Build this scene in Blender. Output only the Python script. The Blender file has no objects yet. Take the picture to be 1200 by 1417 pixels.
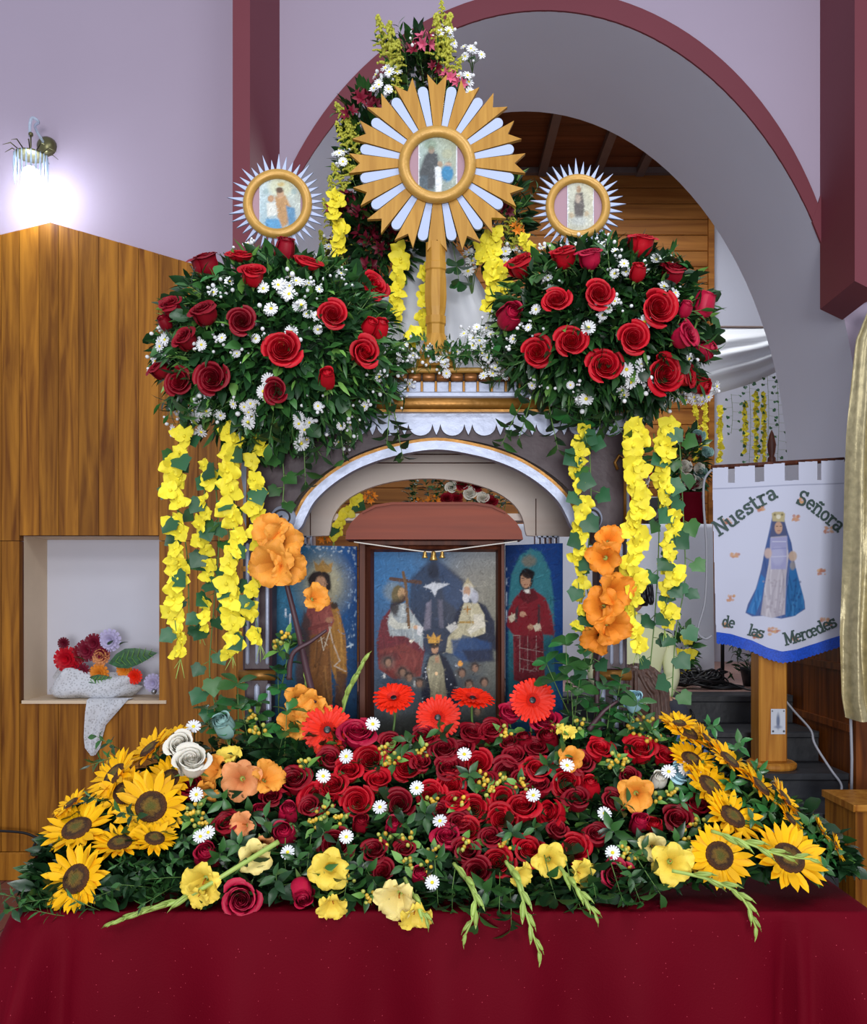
import bpy, bmesh, math, random
import numpy as np
from mathutils import Vector, Matrix, Quaternion
random.seed(7); np.random.seed(7)
sc = bpy.context.scene
COL = sc.collection
PI = math.pi
# ------------------------------------------------------------------ camera
F = 1250.0; HX = 600.0; HY = 830.0; EYE = 1.38          # focal length and vanishing point in pixels of 1200x1417
cam = bpy.data.objects.new('camera', bpy.data.cameras.new('camera'))
COL.objects.link(cam)
cam.location = (0, 0, EYE); cam.rotation_euler = (PI/2, 0, 0)
cam.data.sensor_fit = 'HORIZONTAL'; cam.data.sensor_width = 36
cam.data.lens = 36*F/1200; cam.data.shift_y = (HY-708.5)/1200
cam.data.clip_start = .05; cam.data.clip_end = 60
sc.camera = cam
# ------------------------------------------------------------------ world, lamps of the church, added front light, exposure
w = bpy.data.worlds.new('world'); sc.world = w; w.use_nodes = True
w.node_tree.nodes['Background'].inputs[0].default_value = (.80, .85, 1.0, 1)
w.node_tree.nodes['Background'].inputs[1].default_value = .50
def area(name, loc, target, size, sizey, power, col=(1, 1, 1)):
    l = bpy.data.lights.new(name, 'AREA'); l.shape = 'RECTANGLE'; l.size = size; l.size_y = sizey
    l.energy = power; l.color = col
    o = bpy.data.objects.new(name, l); COL.objects.link(o); o.location = loc
    o.rotation_euler = (Vector(target)-Vector(loc)).to_track_quat('-Z', 'Y').to_euler()
    return o
area('nave_ceiling_light', (-.7, -1.6, 3.9), (0, 2.2, 1.3), 1.6, .8, 44, (1, .98, .96))
area('nave_ceiling_light', (1.3, 0.4, 4.6), (.2, 2.3, 1.1), 1.4, .8, 40, (.95, .97, 1))
area('added_front_light', (.3, -6.5, 1.15), (.3, 2.3, 1.15), 2.6, 2.2, 370, (.97, .98, 1))  # unseen frontal light, added to brighten the shrine's rear board
area('sanctuary_ceiling_light', (1.6, 6.6, 4.9), (1.6, 6.6, 0), 1.4, .8, 48, (.95, .97, 1))
sc.view_settings.view_transform = 'Standard'; sc.view_settings.look = 'None'
sc.view_settings.gamma = 1; sc.view_settings.use_curve_mapping = False
sc.view_settings.exposure = 0.15
# ------------------------------------------------------------------ helpers
def P(px, py, Y): return Vector(((px-HX)/F*Y, Y, EYE-(py-HY)/F*Y))
def S(Y): return Y/F
def lin(h):
    h = h.lstrip('#'); c = [int(h[i:i+2], 16)/255 for i in (0, 2, 4)]
    return tuple((x/12.92 if x <= .04045 else ((x+.055)/1.055)**2.4) for x in c)
MATS = {}
def mat(name, hexc, rough=.5, metal=0, var=0, noise=None, bump=None, spec=.5, sheen=0, sss=0, coat=0, alpha=None, trans=0):
    m = bpy.data.materials.new(name); m.use_nodes = True
    nt = m.node_tree; N = nt.nodes; L = nt.links; b = N['Principled BSDF']
    c = lin(hexc)
    b.inputs['Base Color'].default_value = (*c, 1); b.inputs['Roughness'].default_value = rough
    b.inputs['Metallic'].default_value = metal; b.inputs['Specular IOR Level'].default_value = spec
    if sheen: b.inputs['Sheen Weight'].default_value = sheen
    if coat: b.inputs['Coat Weight'].default_value = coat; b.inputs['Coat Roughness'].default_value = .15
    if trans: b.inputs['Transmission Weight'].default_value = trans
    if sss:
        b.inputs['Subsurface Weight'].default_value = sss; b.inputs['Subsurface Radius'].default_value = (.01, .006, .004)
        b.inputs['Subsurface Scale'].default_value = .5
    src = None
    if var or noise:
        hsv = N.new('ShaderNodeHueSaturation'); hsv.inputs['Color'].default_value = (*c, 1)
        L.new(hsv.outputs[0], b.inputs['Base Color'])
        val = None
        if var:
            oi = N.new('ShaderNodeObjectInfo'); mr = N.new('ShaderNodeMapRange')
            mr.inputs[3].default_value = 1-var; mr.inputs[4].default_value = 1+var
            L.new(oi.outputs['Random'], mr.inputs[0]); val = mr.outputs[0]
        if noise:
            tc = N.new('ShaderNodeTexCoord'); nz = N.new('ShaderNodeTexNoise'); nz.inputs['Scale'].default_value = noise[0]
            nz.inputs['Detail'].default_value = 5
            L.new(tc.outputs['Object'], nz.inputs['Vector'])
            m2 = N.new('ShaderNodeMapRange'); m2.inputs[1].default_value = .3; m2.inputs[2].default_value = .7
            m2.inputs[3].default_value = 1-noise[1]; m2.inputs[4].default_value = 1+noise[1]
            L.new(nz.outputs[0], m2.inputs[0])
            if val is None: val = m2.outputs[0]
            else:
                mu = N.new('ShaderNodeMath'); mu.operation = 'MULTIPLY'; L.new(val, mu.inputs[0]); L.new(m2.outputs[0], mu.inputs[1]); val = mu.outputs[0]
        L.new(val, hsv.inputs['Value'])
    if bump:
        tc = N.new('ShaderNodeTexCoord'); nz = N.new('ShaderNodeTexNoise'); nz.inputs['Scale'].default_value = bump[0]
        nz.inputs['Detail'].default_value = 4
        L.new(tc.outputs['Object'], nz.inputs['Vector']); bp = N.new('ShaderNodeBump')
        bp.inputs['Strength'].default_value = bump[1]; bp.inputs['Distance'].default_value = .01
        L.new(nz.outputs[0], bp.inputs['Height']); L.new(bp.outputs[0], b.inputs['Normal'])
    if alpha is not None: b.inputs['Alpha'].default_value = alpha
    MATS[name] = m
    return m
def wood(name, dark, light, axis='Z', scale=1.0, rough=.4, var=.12, coat=0):
    m = bpy.data.materials.new(name); m.use_nodes = True
    nt = m.node_tree; N = nt.nodes; L = nt.links; b = N['Principled BSDF']
    tc = N.new('ShaderNodeTexCoord'); oi = N.new('ShaderNodeObjectInfo')
    add = N.new('ShaderNodeVectorMath'); add.operation = 'ADD'
    sc_ = N.new('ShaderNodeVectorMath'); sc_.operation = 'SCALE'; sc_.inputs['Scale'].default_value = 37.0
    cmb = N.new('ShaderNodeCombineXYZ')
    for i in range(3): L.new(oi.outputs['Random'], cmb.inputs[i])
    L.new(cmb.outputs[0], sc_.inputs[0]); L.new(tc.outputs['Object'], add.inputs[0]); L.new(sc_.outputs[0], add.inputs[1])
    mp_ = N.new('ShaderNodeMapping'); s = [26*scale]*3; s['XYZ'.index(axis)] = 1.6*scale
    mp_.inputs['Scale'].default_value = s; L.new(add.outputs[0], mp_.inputs[0])
    nz = N.new('ShaderNodeTexNoise'); nz.inputs['Scale'].default_value = 1.0; nz.inputs['Detail'].default_value = 7; nz.inputs['Roughness'].default_value = .50
    nz.inputs['Distortion'].default_value = .8
    L.new(mp_.outputs[0], nz.inputs['Vector'])
    rp = N.new('ShaderNodeValToRGB'); rp.color_ramp.elements[0].position = .32; rp.color_ramp.elements[1].position = .68
    rp.color_ramp.elements[0].color = (*lin(dark), 1); rp.color_ramp.elements[1].color = (*lin(light), 1)
    L.new(nz.outputs[0], rp.inputs[0])
    hsv = N.new('ShaderNodeHueSaturation'); mr = N.new('ShaderNodeMapRange'); mr.inputs[3].default_value = 1-var; mr.inputs[4].default_value = 1+var
    L.new(oi.outputs['Random'], mr.inputs[0]); L.new(mr.outputs[0], hsv.inputs['Value']); L.new(rp.outputs[0], hsv.inputs['Color'])
    L.new(hsv.outputs[0], b.inputs['Base Color']); b.inputs['Roughness'].default_value = rough; b.inputs['Specular IOR Level'].default_value = .22
    if coat: b.inputs['Coat Weight'].default_value = coat
    bp = N.new('ShaderNodeBump'); bp.inputs['Strength'].default_value = .15; bp.inputs['Distance'].default_value = .004
    L.new(nz.outputs[0], bp.inputs['Height']); L.new(bp.outputs[0], b.inputs['Normal'])
    MATS[name] = m
    return m
def vcol_mat(name, rough=.45, coat=0):
    m = bpy.data.materials.new(name); m.use_nodes = True
    N = m.node_tree.nodes; L = m.node_tree.links; b = N['Principled BSDF']
    a = N.new('ShaderNodeVertexColor'); a.layer_name = 'paint'; L.new(a.outputs[0], b.inputs['Base Color'])
    b.inputs['Roughness'].default_value = rough; b.inputs['Specular IOR Level'].default_value = .2
    if coat: b.inputs['Coat Weight'].default_value = coat; b.inputs['Coat Roughness'].default_value = .25
    MATS[name] = m
    return m

class MB:
    """collects geometry (world or local coordinates) and links it as ONE mesh object"""
    def __init__(s): s.v = []; s.f = []; s.m = []; s.cur = 0
    def add(s, vs, fs):
        o = len(s.v); s.v += [tuple(p) for p in vs]
        for q in fs: s.f.append([i+o for i in q]); s.m.append(s.cur)
    def box(s, x0, x1, y0, y1, z0, z1):
        vs = [(x, y, z) for z in (z0, z1) for y in (y0, y1) for x in (x0, x1)]
        s.add(vs, [(0, 2, 3, 1), (4, 5, 7, 6), (0, 1, 5, 4), (2, 6, 7, 3), (0, 4, 6, 2), (1, 3, 7, 5)]); return s
    def bbox(s, x0, x1, y0, y1, z0, z1, b=.003):        # box with chamfered front edges (towards -Y)
        vs = [(x0, y1, z0), (x1, y1, z0), (x1, y1, z1), (x0, y1, z1), (x0, y0+b, z0), (x1, y0+b, z0), (x1, y0+b, z1), (x0, y0+b, z1),
              (x0+b, y0, z0+b), (x1-b, y0, z0+b), (x1-b, y0, z1-b), (x0+b, y0, z1-b)]
        fs = [(3, 2, 1, 0)]
        for i in range(4):
            j = (i+1) % 4; fs += [(i, j, 4+j, 4+i), (4+i, 4+j, 8+j, 8+i)]
        fs.append((8, 9, 10, 11)); s.add(vs, fs); return s
    def prism(s, poly, y0, y1):                          # polygon of (x, z), extruded along Y
        n = len(poly); vs = [(x, y0, z) for x, z in poly]+[(x, y1, z) for x, z in poly]
        fs = [list(range(n)), list(range(2*n-1, n-1, -1))]
        for i in range(n): j = (i+1) % n; fs.append((i, i+n, j+n, j))
        s.add(vs, fs); return s
    def strip(s, A, B, y0, y1):                          # band between two equally long (x, z) lines, extruded along Y
        n = len(A); vs = []
        for y in (y0, y1): vs += [(x, y, z) for x, z in A]+[(x, y, z) for x, z in B]
        fs = []
        for i in range(n-1):
            fs += [(i, i+1, n+i+1, n+i), (2*n+i, 3*n+i, 3*n+i+1, 2*n+i+1), (i, 2*n+i, 2*n+i+1, i+1), (n+i, n+i+1, 3*n+i+1, 3*n+i)]
        fs += [(0, n, 3*n, 2*n), (n-1, 3*n-1, 4*n-1, 2*n-1)]
        s.add(vs, fs); return s
    def tube(s, pts, r, n=6, cap=True):
        pts = [Vector(p) for p in pts]; k = len(pts); rs = r if isinstance(r, (list, tuple)) else [r]*k
        vs = []; fs = []; ref = None
        for i, p in enumerate(pts):
            t = (pts[min(i+1, k-1)]-pts[max(i-1, 0)])
            t = t.normalized() if t.length > 1e-9 else Vector((0, 0, 1))
            if ref is None: ref = t.orthogonal().normalized()
            a = (ref-t*ref.dot(t)); a = a.normalized() if a.length > 1e-6 else t.orthogonal().normalized()
            ref = a; b = t.cross(a)
            for j in range(n):
                q = 2*PI*j/n; vs.append(p+(a*math.cos(q)+b*math.sin(q))*rs[i])
        for i in range(k-1):
            for j in range(n):
                jj = (j+1) % n; fs.append((i*n+j, i*n+jj, (i+1)*n+jj, (i+1)*n+j))
        if cap: fs += [list(range(n-1, -1, -1)), list(range((k-1)*n, k*n))]
        s.add(vs, fs); return s
    def lathe(s, prof, c=(0, 0, 0), n=20, axis='Z'):    # profile of (r, h)
        vs = []; fs = []; k = len(prof)
        for r, h in prof:
            for j in range(n):
                q = 2*PI*j/n; a, b = r*math.cos(q), r*math.sin(q)
                p = (a, b, h) if axis == 'Z' else ((a, -h, b) if axis == 'Y' else (h, a, b))
                vs.append((p[0]+c[0], p[1]+c[1], p[2]+c[2]))
        for i in range(k-1):
            for j in range(n):
                jj = (j+1) % n; fs.append((i*n+j, i*n+jj, (i+1)*n+jj, (i+1)*n+j))
        fs += [list(range(n-1, -1, -1)), list(range((k-1)*n, k*n))]
        s.add(vs, fs); return s
    def ball(s, c, r, n=8, k=5, sc3=(1, 1, 1)):
        vs = []; fs = []
        for i in range(k+1):
            a = PI*i/k
            for j in range(n):
                q = 2*PI*j/n
                vs.append((c[0]+r*sc3[0]*math.sin(a)*math.cos(q), c[1]+r*sc3[1]*math.sin(a)*math.sin(q), c[2]+r*sc3[2]*math.cos(a)))
        for i in range(k):
            for j in range(n):
                jj = (j+1) % n; fs.append((i*n+j, (i+1)*n+j, (i+1)*n+jj, i*n+jj))
        s.add(vs, fs); return s
    def grid(s, G):                                      # G[i][j] points
        k = len(G); n = len(G[0]); vs = [p for r in G for p in r]
        s.add(vs, [(i*n+j, i*n+j+1, (i+1)*n+j+1, (i+1)*n+j) for i in range(k-1) for j in range(n-1)]); return s
    def mesh(s, name, mats, smooth=True, origin=None):
        me = bpy.data.meshes.new(name)
        v = s.v if origin is None else [(p[0]-origin[0], p[1]-origin[1], p[2]-origin[2]) for p in s.v]
        me.from_pydata(v, [], s.f)
        for m in (mats if isinstance(mats, (list, tuple)) else [mats]): me.materials.append(MATS[m])
        if isinstance(mats, (list, tuple)) and len(mats) > 1: me.polygons.foreach_set('material_index', s.m)
        if smooth: me.polygons.foreach_set('use_smooth', [True]*len(me.polygons))
        me.update(); return me
    def build(s, name, mats, parent=None, smooth=False, origin=None, fix=True):
        if origin is None and parent is not None: origin = wloc(parent)
        me = s.mesh(name, mats, smooth, origin)
        if fix:
            bm = bmesh.new(); bm.from_mesh(me); bmesh.ops.recalc_face_normals(bm, faces=bm.faces); bm.to_mesh(me); bm.free()
        o = bpy.data.objects.new(name, me); COL.objects.link(o)
        if parent is not None: o.parent = parent
        elif origin is not None: o.location = origin
        return o
WL = {}
def wloc(o): return WL.get(o.name, (0, 0, 0))
def tag(o, label=None, cat=None, group=None, kind=None):
    if label: o['label'] = label
    if cat: o['category'] = cat
    if group: o['group'] = group
    if kind: o['kind'] = kind
    return o
def thing(name, label, cat, loc=(0, 0, 0), group=None, kind=None):
    o = bpy.data.objects.new(name, None); COL.objects.link(o); o.empty_display_size = .05
    o.location = loc; WL[o.name] = tuple(loc)
    return tag(o, label, cat, group, kind)
def part(o, loc=(0, 0, 0)):
    WL[o.name] = tuple(loc); return o
def struct(o): o['kind'] = 'structure'; return o
def place(proto, name, label, cat, loc, direction=(0, -1, 0), scale=1.0, spin=None, group=None):
    """copy of a prototype (list of part name, mesh, local matrix, index of its parent part) facing a direction"""
    q = Vector(direction).normalized().to_track_quat('Z', 'Y')
    q = q @ Quaternion((0, 0, 1), random.uniform(0, 2*PI) if spin is None else spin)
    r = bpy.data.objects.new(name, None); COL.objects.link(r); r.empty_display_size = .01
    r.location = loc; r.rotation_mode = 'QUATERNION'; r.rotation_quaternion = q; r.scale = (scale,)*3
    tag(r, label, cat, group)
    made = []
    for pn, me, mx, par in proto:
        c = bpy.data.objects.new(pn, me); COL.objects.link(c)
        c.parent = r if par is None else made[par]
        if mx is not None: c.matrix_basis = mx
        made.append(c)
    return r
def scatter(name, mats, temps, items, parent=None):
    """one mesh of many small leaves: temps = list of (verts, faces, material index); items = (temp index, loc, quat, scale)"""
    V = []; Fc = []; MI = []; o = 0
    T = [(np.array(t[0], float), t[1], t[2]) for t in temps]
    for k, loc, q, s in items:
        tv, tf, mi = T[k]
        R = np.array(q.to_matrix())*s
        V.append(tv @ R.T+np.array(loc))
        for f in tf: Fc.append([i+o for i in f]); MI.append(mi)
        o += len(tv)
    me = bpy.data.meshes.new(name); me.from_pydata(np.concatenate(V).tolist(), [], Fc)
    for m in mats: me.materials.append(MATS[m])
    me.polygons.foreach_set('material_index', MI); me.polygons.foreach_set('use_smooth', [True]*len(MI)); me.update()
    ob = bpy.data.objects.new(name, me); COL.objects.link(ob)
    if parent: ob.parent = parent
    return ob
def smooth_path(pts, n=8):
    pts = [Vector(p) for p in pts]; out = []
    for i in range(len(pts)-1):
        p0 = pts[max(i-1, 0)]; p1 = pts[i]; p2 = pts[i+1]; p3 = pts[min(i+2, len(pts)-1)]
        for k in range(n):
            t = k/n; out.append(.5*((2*p1)+(p2-p0)*t+(2*p0-5*p1+4*p2-p3)*t*t+(3*p1-p0-3*p2+p3)*t**3))
    out.append(pts[-1]); return out
def face_mat(d, n=(0, -1, .15)):
    # matrix whose Y axis runs along d and whose Z axis turns towards n
    y = Vector(d).normalized(); z = Vector(n); z = (z-y*z.dot(y)).normalized(); return Matrix((y.cross(z), y, z)).transposed().to_4x4()
def rnd(a, b): return random.uniform(a, b)
# ------------------------------------------------------------------ materials
mat('plaster_lilac', '#aea0b4', .85, noise=(1.2, .03), bump=(40, .05))
mat('plaster_white', '#d3d6e4', .8, noise=(1.0, .03), bump=(30, .05))
mat('maroon_paint', '#74303c', .6, noise=(2, .05), bump=(30, .05))
mat('niche_cream', '#d9c3a6', .7, noise=(5, .05)); mat('niche_white', '#c9cad6', .7, noise=(3, .03))
wood('panel_wood', '#68390b', '#ad7222', 'Z', 1, .42, .16)
wood('panel_dark', '#51270f', '#8b4c1d', 'Z', 1, .4, .16)
wood('pine_wall', '#8a5222', '#bf7f3c', 'X', .5, .5, .12)
wood('pine_ceiling', '#4e2c1c', '#70422a', 'X', .5, .6, .15)
wood('post_pine', '#9a5c1c', '#c48735', 'Z', 1, .4, .05)
wood('hood_wood', '#6b2a18', '#8d3d22', 'X', .8, .45, .03)
wood('frame_wood', '#3a1b14', '#6b3a26', 'Z', 1.2, .5, .05)
wood('cream_board', '#e6d3c6', '#f0e2d8', 'X', .5, .6, .02)
wood('gold_wood', '#a3742a', '#bb8c3c', 'Z', 2.5, .42, .05)
mat('beam_grey', '#6a5a55', .7, noise=(8, .1)); mat('stone_dark', '#24262b', .45, noise=(9, .4), bump=(18, .25))
mat('tile_red', '#7d4a3f', .5, var=.12, noise=(6, .1)); mat('tile_pink', '#b08b80', .45, var=.08, noise=(5, .06)); mat('grout', '#8b7d76', .9)
mat('cloth_red', '#600215', .68, noise=(3, .08), bump=(260, .10), spec=.06)
mat('cloth_white', '#d4d8e2', .8, sheen=.2, bump=(150, .05)); mat('cloth_cream', '#d9d6bf', .7)
mat('satin_white', '#d0d3dc', .4, sheen=.3, bump=(6, .1)); mat('sheer_white', '#dfe2e6', .7, sheen=.2)
mat('lace_white', '#d6d8de', .85, alpha=.72, bump=(300, .4)); mat('satin_gold', '#b7ab83', .38, metal=.35, noise=(30, .2), bump=(25, .5))
mat('varnish_brown', '#38222a', .48, noise=(8, .15), bump=(60, .08), coat=.1)
mat('silver_leaf', '#aab2c8', .42, metal=.3, noise=(30, .07), bump=(60, .12)); mat('silver_ray', '#a9b7d8', .5, metal=0, bump=(150, .08))
mat('gold_leaf', '#96682a', .4, metal=.5, noise=(25, .15), bump=(50, .15)); mat('gold_paint', '#b98e42', .4, metal=.2, noise=(30, .08), bump=(80, .1))
mat('bead_brown', '#8d5a2c', .35, metal=.4, noise=(25, .2)); mat('groove_dark', '#2b2224', .6)
mat('mount_pink', '#a07f8c', .6); mat('black_plastic', '#141417', .4); mat('cord_white', '#d8d4cc', .6); mat('brass', '#c9a25a', .3, metal=.8)
mat('cable_grey', '#9a9ba3', .5); mat('steel', '#9da0a8', .3, metal=.9)
mat('rose_red', '#b3091d', .5, var=.22, noise=(45, .18), spec=.25); mat('rose_dark', '#84071c', .5, var=.22, noise=(45, .18), spec=.25)
mat('rose_pink', '#ad0f38', .5, var=.2, noise=(45, .18), spec=.3); mat('rose_burgundy', '#6e1128', .5, var=.3, noise=(50, .15), spec=.3)
mat('rose_white', '#e2ddd0', .5, var=.04, sss=.15, spec=.2); mat('rose_blue', '#a9d3e0', .5, var=.06, noise=(40, .1), spec=.2); mat('rose_teal', '#8fb5b0', .5, var=.08, spec=.2)
mat('petal_sun', '#f4b70e', .5, var=.12, noise=(50, .06), sss=.05, spec=.2); mat('petal_gerbera', '#ea2a12', .45, var=.1, sss=.05, spec=.2); mat('petal_gerbera_in', '#c51d10', .5, var=.1, spec=.2)
mat('petal_white', '#e6e8ec', .55, var=.05, spec=.2); mat('petal_yellow', '#efdf3c', .5, var=.1, noise=(30, .06), sss=.08, spec=.2)
mat('glad_yellow', '#efd355', .5, var=.08, noise=(40, .08), sss=.1, spec=.2); mat('glad_cream', '#ecd98a', .5, var=.08, noise=(40, .08), sss=.1, spec=.2)
mat('glad_orange', '#e79a3c', .5, var=.12, noise=(40, .12), sss=.1, spec=.2); mat('glad_salmon', '#e0955f', .5, var=.12, noise=(40, .12), sss=.1, spec=.2); mat('glad_throat', '#b5651f', .5, spec=.2)
mat('silk_orange', '#e58a2a', .55, var=.15, noise=(40, .1), spec=.2); mat('silk_lilac', '#bdb5d8', .6, var=.1, spec=.2); mat('silk_magenta', '#7c1240', .55, var=.2, spec=.2); mat('pink_petal', '#c85a78', .5, var=.15, spec=.2)
mat('solidago', '#adad38', .6, var=.15, noise=(80, .2)); mat('berry_yellow', '#d9b23c', .35, var=.25); mat('berry_green', '#b8bb58', .35, var=.2)
mat('leaf_dark', '#1f3f22', .35, var=.3, noise=(40, .15)); mat('leaf_mid', '#33602c', .4, var=.3, noise=(40, .12)); mat('leaf_light', '#6a9a45', .45, var=.2, noise=(40, .1))
mat('leaf_ivy', '#2a5a38', .4, var=.3, noise=(60, .2)); mat('leaf_shine', '#2f6b34', .3, var=.25, noise=(40, .1))
mat('stem_green', '#5c7f3c', .5, var=.15); mat('stem_brown', '#4a3038', .5, var=.1); mat('bud_green', '#9fb95c', .45, var=.12); mat('seed_brown', '#3c2413', .8, noise=(200, .5), bump=(250, .6))
mat('skin', '#b98a6e', .5, sss=.1); mat('hair_black', '#15121a', .35); mat('hair_brown', '#5a4136', .45, noise=(60, .3)); mat('denim', '#3d5a86', .7, noise=(80, .1)); mat('shirt_yellow', '#d5d8ac', .75)
mat('trousers_dark', '#2a2c38', .8); mat('text_ink', '#3f5450', .7); mat('fringe_blue', '#1c4fc4', .6, noise=(120, .25)); mat('wire_dark', '#2c2622', .5)
mat('crystal', '#dff0ff', .05, trans=.6); mat('antique_brass', '#6b6848', .35, metal=.7)
vcol_mat('painted', .55, 0); vcol_mat('printed', .5); vcol_mat('printed_cloth', .8)
def disc_material():
    m = bpy.data.materials.new('sunflower_disc'); m.use_nodes = True; N = m.node_tree.nodes; L = m.node_tree.links; b = N['Principled BSDF']
    tc = N.new('ShaderNodeTexCoord'); sx = N.new('ShaderNodeSeparateXYZ'); L.new(tc.outputs['Object'], sx.inputs[0])
    cb = N.new('ShaderNodeCombineXYZ'); L.new(sx.outputs[0], cb.inputs[0]); L.new(sx.outputs[1], cb.inputs[1])
    ln = N.new('ShaderNodeVectorMath'); ln.operation = 'LENGTH'; L.new(cb.outputs[0], ln.inputs[0])
    nz = N.new('ShaderNodeTexNoise'); nz.inputs['Scale'].default_value = 9; L.new(tc.outputs['Object'], nz.inputs[0])
    ma = N.new('ShaderNodeMath'); ma.operation = 'MULTIPLY_ADD'; ma.inputs[1].default_value = .25; L.new(nz.outputs[0], ma.inputs[0]); L.new(ln.outputs['Value'], ma.inputs[2])
    rp = N.new('ShaderNodeValToRGB'); e = rp.color_ramp.elements
    e[0].position = .18; e[0].color = (*lin('#5c5a1e'), 1); e[1].position = .58; e[1].color = (*lin('#5b3410'), 1)
    x = e.new(.33); x.color = (*lin('#7a5a1c'), 1); x = e.new(.42); x.color = (*lin('#3a2210'), 1)
    L.new(ma.outputs[0], rp.inputs[0]); L.new(rp.outputs[0], b.inputs['Base Color']); b.inputs['Roughness'].default_value = .85
    vo = N.new('ShaderNodeTexVoronoi'); vo.inputs['Scale'].default_value = 28; L.new(tc.outputs['Object'], vo.inputs['Vector'])
    bp = N.new('ShaderNodeBump'); bp.inputs['Strength'].default_value = .8; bp.inputs['Distance'].default_value = .004
    L.new(vo.outputs[0], bp.inputs['Height']); L.new(bp.outputs[0], b.inputs['Normal']); MATS['sunflower_disc'] = m
disc_material()
def specks(m):                                           # metallic thread dots woven into the red cloth
    N = m.node_tree.nodes; L = m.node_tree.links; b = N['Principled BSDF']
    tc = N.new('ShaderNodeTexCoord'); vo = N.new('ShaderNodeTexVoronoi'); vo.inputs['Scale'].default_value = 75; L.new(tc.outputs['Object'], vo.inputs['Vector'])
    lt = N.new('ShaderNodeMath'); lt.operation = 'LESS_THAN'; lt.inputs[1].default_value = .06; L.new(vo.outputs['Distance'], lt.inputs[0])
    mx = N.new('ShaderNodeMixRGB'); old = b.inputs['Base Color'].links[0].from_socket; L.new(old, mx.inputs[1]); mx.inputs[2].default_value = (*lin('#b03a4c'), 1)
    L.new(lt.outputs[0], mx.inputs[0]); L.new(mx.outputs[0], b.inputs['Base Color'])
specks(MATS['cloth_red'])
def lace_holes(m):
    N = m.node_tree.nodes; L = m.node_tree.links; b = N['Principled BSDF']
    tc = N.new('ShaderNodeTexCoord'); vo = N.new('ShaderNodeTexVoronoi'); vo.inputs['Scale'].default_value = 85; L.new(tc.outputs['Object'], vo.inputs['Vector'])
    mr = N.new('ShaderNodeMapRange'); mr.inputs[1].default_value = .15; mr.inputs[2].default_value = .5; mr.inputs[3].default_value = .6; mr.inputs[4].default_value = 1.0
    L.new(vo.outputs['Distance'], mr.inputs[0]); L.new(mr.outputs[0], b.inputs['Alpha'])
lace_holes(MATS['lace_white'])
mb = bpy.data.materials.new('bulb_glow'); mb.use_nodes = True
mb.node_tree.nodes['Principled BSDF'].inputs['Emission Color'].default_value = (.85, .93, 1, 1)
mb.node_tree.nodes['Principled BSDF'].inputs['Emission Strength'].default_value = 40; MATS['bulb_glow'] = mb
# ------------------------------------------------------------------ the church: wall with arch, pilasters, panelling, niche
YW = 4.5; YB = 5.42; TOP = 5.6
def xz(px, py, Y): p = P(px, py, Y); return (p.x, p.z)
ex, ez = xz(753, 639, YW); ea = 438*S(YW); eb = 623*S(YW); XL = ex-ea; XR = ex+ea
arch = [(ex-ea*math.cos(t), ez+eb*math.sin(t)) for t in np.linspace(0, PI, 61)]
# niche opening (px 33..229, 742..969)
nx0, nz1 = xz(33, 742, YW-.05); nx1, nz0 = xz(229, 969, YW-.05)
m = MB()
def wq(x0, x1, z0, z1): m.add([(x0, YW, z0), (x1, YW, z0), (x1, YW, z1), (x0, YW, z1)], [(0, 1, 2, 3)])
wq(-4.5, nx0, 0, TOP); wq(nx1, XL, 0, TOP); wq(nx0, nx1, 0, nz0); wq(nx0, nx1, nz1, TOP); wq(XR, 4.5, 0, TOP)
for (xa, za), (xb, zb) in zip(arch[:-1], arch[1:]):
    m.add([(xa, YW, za), (xb, YW, zb), (xb, YW, TOP), (xa, YW, TOP)], [(0, 1, 2, 3)])
wall = struct(m.build('wall_front', 'plaster_lilac'))
m = MB()
prof = [(XL, 0)]+arch+[(XR, 0)]
m.grid([[(x, YW, z) for x, z in prof], [(x, (YW+YB)/2, z) for x, z in prof], [(x, YB, z) for x, z in prof]])
struct(m.build('wall_arch_reveal', 'plaster_white', smooth=True))
# painted maroon band around the arch
ox, oz = xz(756, 503.6, YW); oa = 414.5*S(YW); ob_ = 516.6*S(YW)
A = []; B = []
for t in np.linspace(.30, PI-.30, 60):
    A.append((ox-oa*math.cos(t), oz+ob_*math.sin(t)))
for t in np.linspace(.345, PI-.345, 60):
    B.append((ex-ea*math.cos(t), ez+eb*math.sin(t)))
m = MB(); m.strip(A, B, YW-.012, YW+.001); struct(m.build('trim_1', 'maroon_paint'))
# pilasters with a slanting foot
def pilaster(pts_front, pts_wall, zl, zr, nm):
    (fa, fb), (wa, wb) = pts_front, pts_wall; yf = 4.1
    m = MB(); vs = []
    for z in (TOP,):
        pass
    top = [(wa, YW, TOP), (fa, yf, TOP), (fb, yf, TOP), (wb, YW, TOP)]
    bot = [(wa, YW, zl), (fa, yf, zl), (fb, yf, zr), (wb, YW, zr)]
    m.add(top+bot, [(0, 1, 5, 4), (1, 2, 6, 5), (2, 3, 7, 6), (4, 5, 6, 7)])
    struct(m.build(nm, 'maroon_paint'))
fx = lambda px, Y: (px-HX)/F*Y
pilaster((fx(322, 4.1), fx(346, 4.1)), (fx(322, 4.1)-.02, fx(387, YW)), P(0, 415, 4.3).z, P(0, 425, YW).z, 'trim_2')
pilaster((fx(1183, 4.1), fx(1215, 4.1)), (fx(1135, YW), fx(1215, 4.1)+.02), P(0, 428, YW).z, P(0, 405, 4.1).z, 'trim_3')
# lower tail of the band where it meets the right pilaster
tail = [xz(1123, 308, YW), xz(1135, 270, YW), xz(1186, 395, YW), xz(1200, 418, YW), xz(1166, 429, YW), xz(1146, 364, YW)]
m = MB(); m.prism(tail, YW-.014, YW+.001); struct(m.build('trim_4', 'maroon_paint'))
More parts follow.
